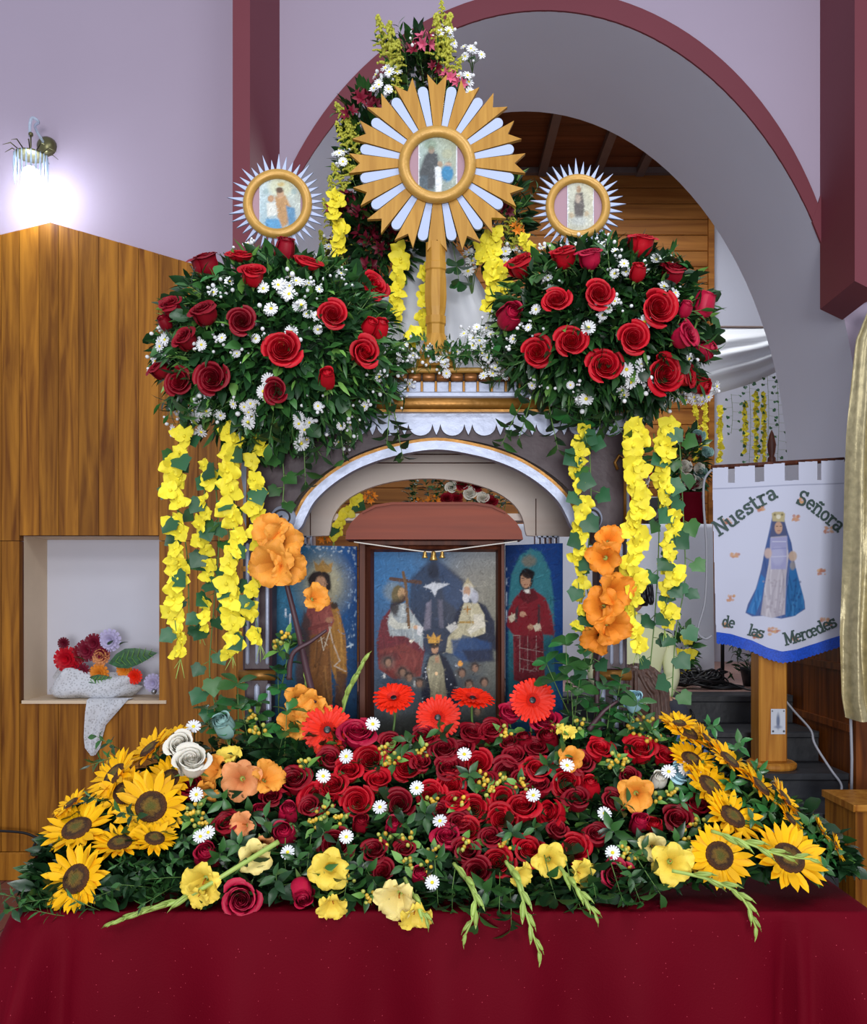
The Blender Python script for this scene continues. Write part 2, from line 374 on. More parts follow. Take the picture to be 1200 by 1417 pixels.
# niche
m = MB(); nd = .22
m.add([(nx0, YW-.05, nz0), (nx0, YW+nd, nz0), (nx0, YW+nd, nz1), (nx0, YW-.05, nz1)], [(0, 1, 2, 3)])
m.add([(nx1, YW-.05, nz0), (nx1, YW+nd, nz0), (nx1, YW+nd, nz1), (nx1, YW-.05, nz1)], [(3, 2, 1, 0)])
m.add([(nx0, YW-.05, nz0), (nx1, YW-.05, nz0), (nx1, YW+nd, nz0), (nx0, YW+nd, nz0)], [(0, 1, 2, 3)])
m.add([(nx0, YW-.05, nz1), (nx1, YW-.05, nz1), (nx1, YW+nd, nz1), (nx0, YW+nd, nz1)], [(3, 2, 1, 0)])
m.cur = 1; m.add([(nx0, YW+nd, nz0), (nx1, YW+nd, nz0), (nx1, YW+nd, nz1), (nx0, YW+nd, nz1)], [(0, 1, 2, 3)])
niche = struct(m.build('wall_niche', ['niche_cream', 'niche_white'], fix=False))
m = MB(); m.box(nx0-.006, nx1+.006, YW-.062, YW-.046, nz0-.016, nz0); m.build('ledge_strip', 'niche_cream', niche)
# vertical boards with a peaked top, each board its own piece
pan = thing('wall_panelling', None, None, (0, YW, 0), kind='structure')
yb0 = YW-.05
def topy(px): return 308+abs(px-70)*(17/70. if px < 70 else 55/190.)
edges = [-24, 2, 27, 54, 81, 109, 137, 164, 192, 220, 247, 274, 301, 328, 352]
edges = [-105, -78, -51]+edges
zseam = P(0, 748, yb0).z; zbase = P(0, 1178, yb0).z
def board(px0, px1, za, zb, mt, slope=True):
    x0 = fx(px0, yb0)+.0012; x1 = fx(px1, yb0)-.0012; d = rnd(0, .003)
    if slope:
        pts = [px0]+([70] if px0 < 70 < px1 else [])+[px1]
        tp = [(min(max(fx(p, yb0), x0), x1), P(0, topy(p), yb0).z) for p in pts]
    else: tp = [(x0, zb), (x1, zb)]
    poly = [(x1, za), (x0, za)]+tp
    m = MB(); m.prism(poly, yb0-d, YW-.001); m.build('board', mt, pan)
for a, b in zip(edges[:-1], edges[1:]):
    inn = a >= 20 and b <= 235
    board(a, b, nz1+.004 if inn else zseam, None, 'panel_wood')
    board(a, b, zbase, nz0-.016 if inn else zseam-.003, 'panel_wood', False)
m = MB(); m.bbox(fx(-140, yb0), fx(352, yb0), yb0-.02, YW-.001, P(0, 1211, yb0-.02).z-.03, zbase-.002, .006); struct(m.build('baseboard_front', 'panel_wood'))
# floor of clay tiles: the tiles in view one by one, the rest as the bed
m = MB(); m.box(-4.5, 4.5, -1.5, YB, -.06, -.004); fl = struct(m.build('floor', 'grout'))
ts = .30
tm = MB(); tm.bbox(-.5*ts+.004, .5*ts-.004, -.002, .004, -.5*ts+.004, .5*ts-.004, .002)
tme = tm.mesh('tile', 'tile_red', False)
for i in range(-12, 12):
    for j in range(-2, 15):
        x = (i+.5)*ts; y = 0.1+(j+.5)*ts
        if abs(x) < .75 and y < 3.4: continue
        o = bpy.data.objects.new('tile', tme); COL.objects.link(o); o.parent = fl
        o.location = (x, y, 0); o.rotation_euler = (PI/2*3, 0, 0)
# stone steps through the arch, sanctuary beyond
steps = [(3.62, .12, -.2, 1.62), (3.9, .247, -.3, 1.75), (4.2, .392, -.4, 1.95), (4.5, .516, XL+.002, XR-.06), (4.85, .674, XL+.002, XR-.06), (5.2, .831, XL+.002, XR-.06)]
st = thing('stone_steps', None, None, (0, 3.62, 0), kind='structure')
for i, (y, z, xa, xb) in enumerate(steps[:-1]):
    m = MB(); ye = min(steps[i+1][0]+.02, YW-.001) if y < YW else steps[i+1][0]+.02
    m.box(xa, xb, y, ye, 0, z-.035); m.bbox(xa, xb, y-.015, ye, z-.035, z, .006); m.build('step', 'stone_dark', st)
y, z, xa, xb = steps[-1]
m = MB(); m.box(xa, xb, y, YB, 0, z-.04); m.box(-3, 5.4, YB+.001, 8.2, 0, z-.04); struct(m.build('floor_sanctuary', 'stone_dark'))
sf = thing('sanctuary_tiles', None, None, (0, 5.2, z), kind='structure')
m = MB(); m.bbox(xa, xb, y-.015, y+.2, z-.04, z, .006); m.build('stone_nosing', 'stone_dark', sf)
t2 = MB(); t2.box(-.148, .148, -.148, .148, -.04, 0); t2m = t2.mesh('tile', 'tile_pink', False)
for i in range(-2, 15):
    for j in range(9):
        if j == 0 and not XL+.2 < i*.3 < XR-.2: continue
        o = bpy.data.objects.new('tile', t2m); COL.objects.link(o); o.parent = sf; o.location = (i*.3, .20+.15+j*.3, 0)
YS = 8.0
xw = fx(980, YS); zc = P(0, 235, YS).z
ws = thing('wall_sanctuary', None, None, (0, YS, .83), kind='structure')
z = .83; k = 0
while z < zc:
    m = MB(); h = .14; m.bbox(-3, xw, YS, YS+.03, z+.002, min(z+h, zc)-.002, .006); m.build('plank', 'pine_wall', ws); z += h
m = MB(); m.box(xw, xw+.05, YS-.02, YS+.03, .8, zc); m.build('corner_strip', 'pine_wall', ws)
m = MB(); m.box(-3, 5.4, YS+.03, YS+.1, .8, TOP+.4); struct(m.build('wall_back', 'plaster_white'))
m = MB(); m.box(5.4, 5.45, YB, YS+.1, .8, TOP+.4); m.box(-3.05, -3, YB, YS+.1, .8, TOP+.4); struct(m.build('wall_side', 'plaster_white'))
m = MB()
for xa_, xb_ in ((-4.5, XL), (XR, 5.45)): m.add([(xa_, YB, 0), (xb_, YB, 0), (xb_, YB, TOP), (xa_, YB, TOP)], [(3, 2, 1, 0)])
for (xa_, za), (xb_, zb) in zip(arch[:-1], arch[1:]):
    m.add([(xa_, YB, za), (xb_, YB, zb), (xb_, YB, TOP), (xa_, YB, TOP)], [(3, 2, 1, 0)])
struct(m.build('wall_inner', 'plaster_white'))
cl = thing('ceiling', None, None, (0, YB, zc), kind='structure')
yy = YB+.01
while yy < YS:
    m = MB(); m.box(-3, 5.4, yy, yy+.176, zc, zc+.02); m.build('plank', 'pine_ceiling', cl); yy += .18
for px in (674, 750, 826, 885, 950):
    x = fx(px, YS); m = MB(); m.box(x-.035, x+.035, YB+.01, YS, zc-.06, zc-.001); m.build('beam', 'beam_grey', cl)
m = MB(); m.box(-3, 5.4, YS-.05, YS, zc-.05, zc+.01); m.build('cornice_strip', 'beam_grey', cl)
# wood panelling along the right jamb of the arch
jp = thing('wall_jamb_panelling', None, None, (XR, YW, 0), kind='structure')
zj = P(0, 800, YW).z
yv = YW+.01; 
while yv < YB-.05:
    m = MB(); m.box(XR-.035, XR-.001, yv+.001, yv+.149, .0, zj); m.build('board', 'panel_dark', jp); yv += .15
for zr in (.42, .72, 1.02, 1.32):
    m = MB(); m.box(XR-.055, XR-.034, YW+.01, YB-.02, zr, zr+.035); m.build('rail', 'panel_dark', jp)
m = MB(); m.box(XR-.036, 4.4, YW-.03, YW-.001, .0, zj); m.build('front_board', 'panel_dark', jp)
# ------------------------------------------------------------------ painted pictures (flat colour on their own boards)
class Paint:
    def __init__(s, x0, y0, x1, y1, res, base):
        s.nx = int((x1-x0)*res)+1; s.ny = int((y1-y0)*res)+1
        s.X, s.Y = np.meshgrid(np.linspace(x0, x1, s.nx), np.linspace(y0, y1, s.ny))
        s.img = np.ones((s.ny, s.nx, 3))*np.array(lin(base)); s.b = (x0, y0, x1, y1)
    def mix(s, mk, c, a=1): mk = (mk*a)[..., None]; s.img = s.img*(1-mk)+np.array(lin(c))*mk; return s
    def corners(s, tl, tr, bl, br):
        x0, y0, x1, y1 = s.b; u = ((s.X-x0)/(x1-x0))[..., None]; v = ((s.Y-y0)/(y1-y0))[..., None]
        c = [np.array(lin(q)) for q in (tl, tr, bl, br)]
        s.img = (c[0]*(1-u)+c[1]*u)*(1-v)+(c[2]*(1-u)+c[3]*u)*v; return s
    def ell(s, cx, cy, rx, ry, c, a=1, soft=1.0, rot=0):
        dx = s.X-cx; dy = s.Y-cy; co, si = math.cos(rot), math.sin(rot)
        u = (dx*co+dy*si)/rx; v = (-dx*si+dy*co)/ry
        d = (np.sqrt(u*u+v*v)-1)*min(rx, ry); return s.mix(np.clip(.5-d/soft, 0, 1), c, a)
    def dist(s, pts, close):
        D = np.full(s.X.shape, 1e9); n = len(pts)
        for i in range(n if close else n-1):
            (ax, ay), (bx, by) = pts[i], pts[(i+1) % n]; ex_, ey_ = bx-ax, by-ay; l2 = ex_*ex_+ey_*ey_+1e-9
            t = np.clip(((s.X-ax)*ex_+(s.Y-ay)*ey_)/l2, 0, 1)
            D = np.minimum(D, np.hypot(s.X-ax-t*ex_, s.Y-ay-t*ey_))
        return D
    def poly(s, pts, c, a=1, soft=1.0):
        ins = np.zeros(s.X.shape, bool); n = len(pts)
        for i in range(n):
            (ax, ay), (bx, by) = pts[i], pts[(i+1) % n]
            if ay == by: continue
            cr = ((ay > s.Y) != (by > s.Y)) & (s.X < (bx-ax)*(s.Y-ay)/(by-ay)+ax); ins ^= cr
        D = s.dist(pts, True); D = np.where(ins, -D, D)
        return s.mix(np.clip(.5-D/soft, 0, 1), c, a)
    def robe(s, pts, c, light, dark, n=14, soft=2.0, lean=.0, wd=2.2):
        s.poly(pts, c, 1, soft); xs = [p[0] for p in pts]; ys = [p[1] for p in pts]; keep = s.img.copy()
        ins = np.zeros(s.X.shape, bool); k = len(pts)
        for i in range(k):
            (ax, ay), (bx, by) = pts[i], pts[(i+1) % k]
            if ay != by: ins ^= ((ay > s.Y) != (by > s.Y)) & (s.X < (bx-ax)*(s.Y-ay)/(by-ay)+ax)
        for i in range(n):
            x = rnd(min(xs), max(xs)); y = rnd(min(ys), max(ys)-4); L = rnd(.25, .7)*(max(ys)-min(ys)); b = rnd(-.25, .25)+lean
            s.line([(x, y), (x+b*L*.5+rnd(-2, 2), y+L*.5), (x+b*L, y+L)], rnd(.6, 1.2)*wd, light if i % 2 else dark, rnd(.3, .6), 2.0)
        s.img = np.where(ins[..., None], s.img, keep); return s
    def line(s, pts, wd, c, a=1, soft=.8): return s.mix(np.clip(.5-(s.dist(pts, False)-wd/2)/soft, 0, 1), c, a)
    def grain(s, amt):
        n = np.random.normal(0, 1, s.X.shape); k = n.copy()
        for ax in (0, 1):
            for sh in (1, 2): k = k+np.roll(n, sh, ax)
        s.img = np.clip(s.img*(1+amt*k[..., None]/2.2), 0, 1); return s
    def daub(s, n, amt, L=5.0, wd=1.8):
        k = (s.b[2]-s.b[0])/(s.nx-1)
        for _ in range(n):
            i = random.randrange(s.ny); j = random.randrange(s.nx); r = int((L+wd)/k)+1; a = rnd(0, PI)
            i0, i1, j0, j1 = max(0, i-r), min(s.ny, i+r), max(0, j-r), min(s.nx, j+r)
            X = s.X[i0:i1, j0:j1]-s.X[i, j]; Y = s.Y[i0:i1, j0:j1]-s.Y[i, j]; l = L*rnd(.3, 1)
            t = np.clip(X*math.cos(a)+Y*math.sin(a), -l, l); D = np.hypot(X-t*math.cos(a), Y-t*math.sin(a))
            mk = (np.clip(.5-(D-wd*rnd(.3, .6))/1.0, 0, 1)*rnd(.35, .8))[..., None]; c = np.clip(s.img[i, j]*(1+random.gauss(0, amt))+random.gauss(0, .012), 0, 1)
            s.img[i0:i1, j0:j1] = s.img[i0:i1, j0:j1]*(1-mk)+c*mk
        return s
    def build(s, name, fn, matname, parent=None, keep=None):
        x, y, z = fn(s.X, s.Y); V = np.stack([np.broadcast_to(x, s.X.shape), np.broadcast_to(y, s.X.shape), np.broadcast_to(z, s.X.shape)], -1).reshape(-1, 3)
        idx = np.arange(s.nx*s.ny).reshape(s.ny, s.nx)
        q = np.stack([idx[1:, :-1], idx[1:, 1:], idx[:-1, 1:], idx[:-1, :-1]], -1).reshape(-1, 4)
        if keep is not None:
            kk = keep(s.X, s.Y).reshape(-1); q = q[kk[q].all(1)]
        o_ = np.array(wloc(parent)) if parent is not None else 0
        if matname == 'painted': s.img = np.clip(s.img, 0, 1)**1.12
        me = bpy.data.meshes.new(name); me.vertices.add(len(V)); me.vertices.foreach_set('co', (V-o_).ravel().astype(np.float32))
        me.loops.add(q.size); me.loops.foreach_set('vertex_index', q.ravel().astype(np.int32))
        me.polygons.add(len(q)); me.polygons.foreach_set('loop_start', np.arange(0, q.size, 4, dtype=np.int32))
        me.update(calc_edges=True)
        ca = me.color_attributes.new('paint', 'FLOAT_COLOR', 'POINT')
        ca.data.foreach_set('color', np.concatenate([s.img.reshape(-1, 3), np.ones((len(V), 1))], 1).ravel().astype(np.float32))
        me.materials.append(MATS[matname]); me.polygons.foreach_set('use_smooth', [True]*len(q)); me.validate()
        o = bpy.data.objects.new(name, me); COL.objects.link(o)
        if parent is not None: o.parent = parent
        return o
# ------------------------------------------------------------------ table and red cloth
TZ = .78; TX0, TX1, TY0, TY1 = -.815, .845, 1.735, 2.68
tb = thing('altar_table', 'wooden table hidden under the red cloth, carrying the flower-decked shrine', 'table', (0, 2.2, 0))
m = MB(); m.box(TX0+.012, TX1-.012, TY0+.012, TY1-.012, TZ-.045, TZ-.008); m.build('table_top', 'panel_wood', tb)
for x in (TX0+.06, TX1-.06):
    for y in (TY0+.06, TY1-.06):
        m = MB(); m.box(x-.03, x+.03, y-.03, y+.03, 0, TZ-.046); m.build('leg', 'panel_wood', tb)
def cloth():
    m = MB(); r = .03; per = []
    cs = [(TX1-r, TY0+r, -PI/2), (TX1-r, TY1-r, 0), (TX0+r, TY1-r, PI/2), (TX0+r, TY0+r, PI)]
    pts = []
    for k, (cx, cy, a0) in enumerate(cs):
        for j in range(9):
            a = a0+PI/2*j/8; pts.append((cx+r*math.cos(a), cy+r*math.sin(a), math.cos(a), math.sin(a)))
        nx_, ny_, b0 = cs[(k+1) % 4]; p = pts[-1]; q = (nx_+r*math.cos(b0), ny_+r*math.sin(b0))
        n = 130 if k == 3 else 40
        for j in range(1, n): t = j/n; pts.append((p[0]+(q[0]-p[0])*t, p[1]+(q[1]-p[1])*t, p[2], p[3]))
    n = len(pts); rows = []
    c = ((TX0+TX1)/2, (TY0+TY1)/2)
    rows.append([(p[0]-p[2]*.008, p[1]-p[3]*.008, TZ) for p in pts])
    drops = [0, .003, .008, .02, .05, .1, .17, .25, .34, .45, .56, .67, .74]
    for d in drops:
        row = []
        for i, (x, y, ax, ay) in enumerate(pts):
            s_ = x*1.0+y*1.3
            wv = .020*math.sin(x*15+.6+.5*math.sin(x*4))+.013*math.sin(x*31+1.7+.8*math.sin(x*5))+.008*math.sin(x*9+y*11)
            corner = math.exp(-((abs(x-c[0])-(TX1-TX0)/2+.05)**2)/.004)*.05*(1 if y < c[1] else .6)
            fold = .032*math.exp(-((x-.70)/.012)**2)-.024*math.exp(-((x-.672)/.014)**2) if ay < -.5 else 0
            fold += (.034*math.exp(-((x+.745+d*.12)/.018)**2)-.03*math.exp(-((x+.70+d*.05)/.02)**2)) if ay < -.5 else 0
            k = min(1, d/.16)
            off = .004*min(1, d/.01)+(wv+corner+fold+.02)*k
            row.append((x+ax*off, y+ay*off, TZ-d))
        rows.append(row)
    rows = [r_+[r_[0]] for r_ in rows]
    m.grid(rows)
    inner = rows[0][:-1]; o = len(m.v); m.v += [(c[0], c[1], TZ)]
    # top sheet as a grid of its own with gentle puckers
    k = len(inner)
    for i in range(k): m.f.append([i, (i+1) % k, o]); m.m.append(0)
    return m
tc_ = cloth().build('tablecloth', 'cloth_red', None, True, (0, 2.2, TZ))
tag(tc_, 'crimson satin cloth with glinting dots draped over the table to the floor', 'tablecloth')
# ------------------------------------------------------------------ shrine
YF = 2.15; CX = 604; YR = 2.52
sh = thing('shrine', 'carved dark wooden shrine with silvered arch, fluted columns and gilt cornice on the table', 'shrine', (fx(CX, YF), 2.3, TZ))
def Q(px, py): return xz(px, py, YF)
half = [(375, 742), (392, 720), (405, 698), (425, 673), (450, 653), (480, 635), (515, 620), (555, 610), (604, 606)]
full = half+[(2*CX-x, y) for x, y in half[:-1][::-1]]
fs_ = [Vector((x, y, 0)) for x, y in full]; fsm = [(v.x, v.y) for v in smooth_path(fs_, 4)]
A = [Q(max(min(x, 864), 344), 570) for x, y in [(344, 742)]+fsm+[(864, 742)]]; B = [Q(x, y) for x, y in [(344, 742)]+fsm+[(864, 742)]]
m = MB(); m.strip(A, B, YF, YF+.028); m.build('arch_panel', 'varnish_brown', sh)
cen = [(400, 733), (412, 727), (419, 713), (430, 693), (448, 674), (472, 656), (502, 640), (545, 626), (604, 617)]
cen = cen+[(2*CX-x, y) for x, y in cen[:-1][::-1]]
cen = [(v.x, v.y) for v in smooth_path([Vector((x, y, 0)) for x, y in cen], 6)]
def offset(pl, d):
    out = []
    for i, (x, y) in enumerate(pl):
        a = pl[max(i-1, 0)]; b = pl[min(i+1, len(pl)-1)]; tx, ty = b[0]-a[0], b[1]-a[1]; l = math.hypot(tx, ty)
        out.append((x-ty/l*d, y+tx/l*d))
    return out
up = offset(cen, -6); dn = offset(cen, 6); up2 = offset(cen, -10.5)
m = MB(); m.strip([Q(*p) for p in up], [Q(*p) for p in dn], YF-.012, YF+.02); m.build('arch_band', 'silver_leaf', sh)
m = MB(); m.strip([Q(*p) for p in up2[8:-8]], [Q(*p) for p in up[8:-8]], YF-.008, YF+.005); m.build('arch_gilt_edge', 'gold_leaf', sh)
for sx in (-1, 1):
    cx, cy = CX+sx*211, 718
    c = P(cx, cy, YF); m = MB(); r = 18*S(YF); m.lathe([(0, .02), (r, .02), (r, -.01), (r*.93, -.014), (0, -.014)], (c.x, YF, c.z), 28, 'Y')
    m.v = [(x, 2*YF-y, z) for x, y, z in m.v]
    sc_ = m.build('scroll', 'silver_leaf', sh, True)
    sp = []
    for i in range(46):
        t = i/45; a = sx*(-t*4.4*PI/1.6-.3)+PI/2; rr = r*(.16+.7*t); sp.append((c.x+rr*math.cos(a), YF-.0145, c.z+rr*math.sin(a)))
    m = MB(); m.tube(sp, .0026, 5); q = m.build('groove', 'groove_dark', None, True, wloc(sh)); q.parent = sc_; q.location = (0, 0, 0)
    # fluted column
    x0, x1 = (338, 378) if sx < 0 else (825, 866)
    xa, za = Q(x0, 744); xb, zb = Q(x1, 928)
    m = MB(); m.bbox(xa, xb, YF-.02, YF+.05, zb, za, .006); col = m.build('column', 'varnish_brown', sh)
    m = MB(); m.bbox(xa+.004, xb-.004, YF-.018, YF+.048, TZ, zb, .006); m.build('column_foot', 'varnish_brown', sh)
    def flute(px, ya, yb, wpx):
        cxx, zt = Q(px, ya); _, zb2 = Q(px, yb); rr = wpx*S(YF)/2; m = MB()
        m.tube([(cxx, YF-.02, zb2), (cxx, YF-.02, zb2+rr), (cxx, YF-.02, zt-rr), (cxx, YF-.02, zt)], [rr*.3, rr, rr, rr*.3], 8); m.build('flute', 'silver_leaf', sh, True)
    for px in ([345, 358, 372] if sx < 0 else [831, 844, 857]): flute(px, 752, 919, 5.5)
    for px in ([358, 374] if sx < 0 else [832, 850]): flute(px, 945, 1040, 8)
    for (ya, yb, e) in ((735, 745, 3), (926, 941, 5)):
        a_, zt = Q(x0-e, ya); b_, zb2 = Q(x1+e, yb); m = MB(); rr = (zt-zb2)/2
        m.tube([(a_, YF-.016, (zt+zb2)/2), (b_, YF-.016, (zt+zb2)/2)], rr, 12); m.build('gilt_band', 'gold_leaf', sh, True)
    a_, zt = Q(x0-1, 784); b_, zb2 = Q(x1+1, 791); m = MB(); m.box(a_, b_, YF-.0235, YF, zb2, zt); m.build('gilt_band', 'gold_leaf', sh)
    # rear post and its pierced white capital
    rp_ = 416 if sx < 0 else 757
    p0 = P(rp_-15, 755, YR); p1 = P(rp_+15, 742, YR)
    m = MB(); m.box(p0.x+.004, p1.x-.004, YR-.01, YR+.03, TZ, p0.z); m.build('rear_post', 'cream_board', sh)
    m = MB(); m.box(p0.x, p1.x, YR-.012, YR+.03, p1.z-.004, p1.z); m.box(p0.x, p1.x, YR-.012, YR+.03, p0.z, p0.z+.004)
    for k in range(5):
        t = k/4; xx = p0.x+(p1.x-p0.x)*t; m.box(xx-.003, xx+.003, YR-.012, YR+.03, p0.z, p1.z)
    m.build('pierced_capital', 'silver_leaf', sh)
    # side gilt scroll ornament and side wing board
    xs = 863 if sx > 0 else 345
    m = MB(); m.tube([P(xs+sx*(-8), 650, YF-.005), P(xs+sx*(-12), 640, YF-.005), P(xs+sx*(-6), 630, YF-.005), P(xs+sx*1, 634, YF-.005), P(xs+sx*2, 660, YF-.005), P(xs+sx*2, 735, YF-.005)], .004, 6); m.build('gilt_scroll', 'gold_leaf', sh, True)
    a_ = [P(xs+sx*k, y, YF).x for k, y in ((2, 0), (10, 0), (12, 0), (8, 0), (9, 0), (3, 0))]
    zz = [P(0, y, YF).z for y in (628, 635, 655, 680, 715, 735)]
    m = MB(); m.prism([(P(xs, 0, YF).x, zz[0])]+list(zip(a_, zz))+[(P(xs, 0, YF).x, zz[-1])], YF, YF+.02); m.build('side_wing', 'silver_leaf', sh)
    m = MB(); xe = P(xs, 0, YF).x; m.box(min(xe, xe-sx*.02), max(xe, xe-sx*.02), YF+.03, YR, Q(0, 742)[1], Q(0, 575)[1]); m.build('side_board', 'varnish_brown', sh)
# rear board with its own arch opening
oc = 592; A = []; B = []
x_l, x_r = 398, 800
hw = [(x_l, 742), (430, 742), (455, 741)]+[(oc-(oc-457)*math.cos(t), 741-79*math.sin(t)**.8) for t in np.linspace(.05, PI-.05, 30)]+[(729, 741), (741, 742), (x_r, 742)]
B = [xz(x, y, YR) for x, y in hw]; A = [xz(x, 585, YR) for x, y in hw]
m = MB(); m.strip(A, B, YR, YR+.02); m.build('rear_board', 'cream_board', sh)
for (xa_, xb_, y) in ((470, 740, 628), (455, 760, 640)):
    p0 = P(xa_, y, YR); p1 = P(xb_, y+1.5, YR); m = MB(); m.box(p0.x, p1.x, YR-.002, YR, p1.z, p0.z); m.build('board_joint', 'frame_wood', sh)
for px in (429, 741):
    p0 = P(px, 690, YR); p1 = P(px+1.4, 741, YR); m = MB(); m.box(p0.x, p1.x, YR-.0015, YR, p1.z, p0.z); m.build('board_joint', 'frame_wood', sh)
# cornice: valance, gilt torus, dentils, bead roll, ledge
x0, x1 = 340, 868
za = Q(0, 577)[1]; xs0 = Q(x0, 0)[0]; xs1 = Q(x1, 0)[0]
lo = []; n = 12; wpx = (x1-x0)/n
for k in range(n):
    a = x0+k*wpx
    lo += [(a, 603), (a+3.2, 596), (a+5.6, 588)]
    for t in np.linspace(.25, PI-.25, 11): lo.append((a+wpx/2-(wpx/2-6.4)*math.cos(t)/math.cos(.25), 586+18*math.sin(t)**.8))
    lo += [(a+wpx-5.6, 588), (a+wpx-3.2, 596)]
lo.append((x1, 603))
lo2 = []
for p in lo:
    if not lo2 or p[0] > lo2[-1][0]+.01: lo2.append(p)
m = MB(); m.strip([Q(x, 571) for x, y in lo2], [Q(x, y) for x, y in lo2], YF-.012, YF-.002); m.build('scalloped_valance', 'silver_leaf', sh)
zc_ = (Q(0, 553)[1]+Q(0, 570)[1])/2; rr = (Q(0, 553)[1]-Q(0, 570)[1])/2
m = MB(); m.tube([(xs0-.02, YF-.02, zc_), (xs1+.02, YF-.02, zc_)], rr, 14); m.build('gilt_moulding', 'gold_leaf', sh, True)
m = MB(); m.box(xs0-.015, xs1+.015, YF-.03, YF-.001, Q(0, 573.5)[1], Q(0, 570)[1]); m.build('gilt_fillet', 'gold_leaf', sh)
m = MB(); m.bbox(Q(372, 0)[0], Q(836, 0)[0], YF-.025, YF+.01, Q(0, 553)[1], Q(0, 545)[1], .003); m.build('silver_step', 'silver_leaf', sh)
m = MB(); m.box(Q(385, 0)[0], Q(823, 0)[0], YF-.008, YF+.01, Q(0, 545)[1], Q(0, 530)[1]); m.build('dentil_ground', 'silver_leaf', sh)
dw = 19.2; k = 0
dm = MB(); dm.bbox(-1.7*S(YF), 1.7*S(YF), -.012, .004, 0, 15*S(YF), .001); dme = dm.mesh('dentil', 'gold_leaf', False)
rm = MB(); rl = 8.6*S(YF); rr = 6*S(YF)
rm.tube([(-rl, 0, 0), (-rl*.8, 0, 0), (0, 0, 0), (rl*.8, 0, 0), (rl, 0, 0)], [rr*.75, rr*.95, rr, rr*.95, rr*.75], 10); rme = rm.mesh('bead', 'bead_brown', True)
x = 392
while x < 820:
    o = bpy.data.objects.new('dentil', dme); COL.objects.link(o); o.parent = sh; o.location = Vector((Q(x, 0)[0], YF-.008, Q(0, 545)[1]))-Vector(wloc(sh))
    o = bpy.data.objects.new('bead', rme); COL.objects.link(o); o.parent = sh; o.location = Vector((Q(x+9.6, 0)[0], YF-.012, Q(0, 524)[1]))-Vector(wloc(sh)); x += dw
m = MB(); m.bbox(Q(378, 0)[0], Q(830, 0)[0], YF-.02, YF+.03, Q(0, 518)[1], Q(0, 511)[1], .003); m.build('gilt_ledge', 'gold_paint', sh)
ZR = Q(0, 512)[1]
m = MB(); m.box(Q(380, 0)[0], Q(828, 0)[0], YF+.011, YR+.02, Q(0, 545)[1], ZR); m.box(Q(345, 0)[0], Q(863, 0)[0], YF+.03, YR+.02, Q(0, 572)[1], Q(0, 545.5)[1]); m.build('canopy_roof', 'varnish_brown', sh)
m = MB(); m.box(Q(335, 0)[0], Q(869, 0)[0], YF-.03, YR+.04, TZ-.0, TZ+.045); m.build('base_board', 'varnish_brown', sh)
# ------------------------------------------------------------------ triptych
YT = 2.32
def Tq(px, py): return xz(px, py, YT)
tr = thing('triptych', 'old painted triptych with wooden frame and red-brown rounded hood inside the shrine', 'triptych', (fx(597, YT), YT, TZ+.045))
m = MB()
def frame_side(pts, nm, mt='frame_wood'):
    m = MB(); m.prism(pts, YT-.03, YT+.01); m.build(nm, mt, tr)
fo = (497, 748, 698, 1035); fi = (518, 764, 686, 1018)
o4 = [Tq(fo[0], fo[1]), Tq(fo[2], fo[1]), Tq(fo[2], fo[3]), Tq(fo[0], fo[3])]; i4 = [Tq(fi[0], fi[1]), Tq(fi[2], fi[1]), Tq(fi[2], fi[3]), Tq(fi[0], fi[3])]
for k in range(4):
    j = (k+1) % 4
    m = MB(); a, b, c, d = o4[k], o4[j], i4[j], i4[k]
    def lp(p, q, t): return (p[0]+(q[0]-p[0])*t, p[1]+(q[1]-p[1])*t)
    secs = [(0, YT-.018), (.12, YT-.034), (.45, YT-.034), (.55, YT-.02), (.8, YT-.026), (1, YT-.002)]
    G = [[(lp(a, d, t)[0], y, lp(a, d, t)[1]) for t, y in secs], [(lp(b, c, t)[0], y, lp(b, c, t)[1]) for t, y in secs]]
    m.grid(G); m.add([(a[0], YT-.018, a[1]), (b[0], YT-.018, b[1]), (b[0], YT+.01, b[1]), (a[0], YT+.01, a[1])], [(0, 1, 2, 3)])
    m.build('frame_rail', 'frame_wood', tr, fix=False)
m = MB(); m.box(o4[0][0]-.0, o4[1][0], YT+.0101, YT+.03, TZ+.045, o4[0][1]); m.build('back_board', 'frame_wood', tr)
m = MB(); m.box(o4[0][0], o4[1][0], YT-.03, YT+.01, TZ+.045, o4[2][1]-.001); m.build('plinth', 'frame_wood', tr)
hp = [(482, 749), (483, 738), (490, 726), (503, 713), (522, 705), (545, 702), (655, 702), (678, 705), (697, 713), (711, 726), (718, 738), (720, 749)]
m = MB(); m.prism([Tq(*p) for p in hp], YT-.075, YT+.03); m.build('hood', 'hood_wood', tr)
hp2 = [(505, 712), (522, 703), (545, 699.5), (655, 699.5), (678, 703), (696, 712)]; hp3 = [(505, 715), (523, 706.5), (545, 703), (655, 703), (677, 706.5), (696, 715)]
m = MB(); m.strip([Tq(*p) for p in hp2], [Tq(*p) for p in hp3], YT-.082, YT+.03); m.build('hood_rim', 'hood_wood', tr)
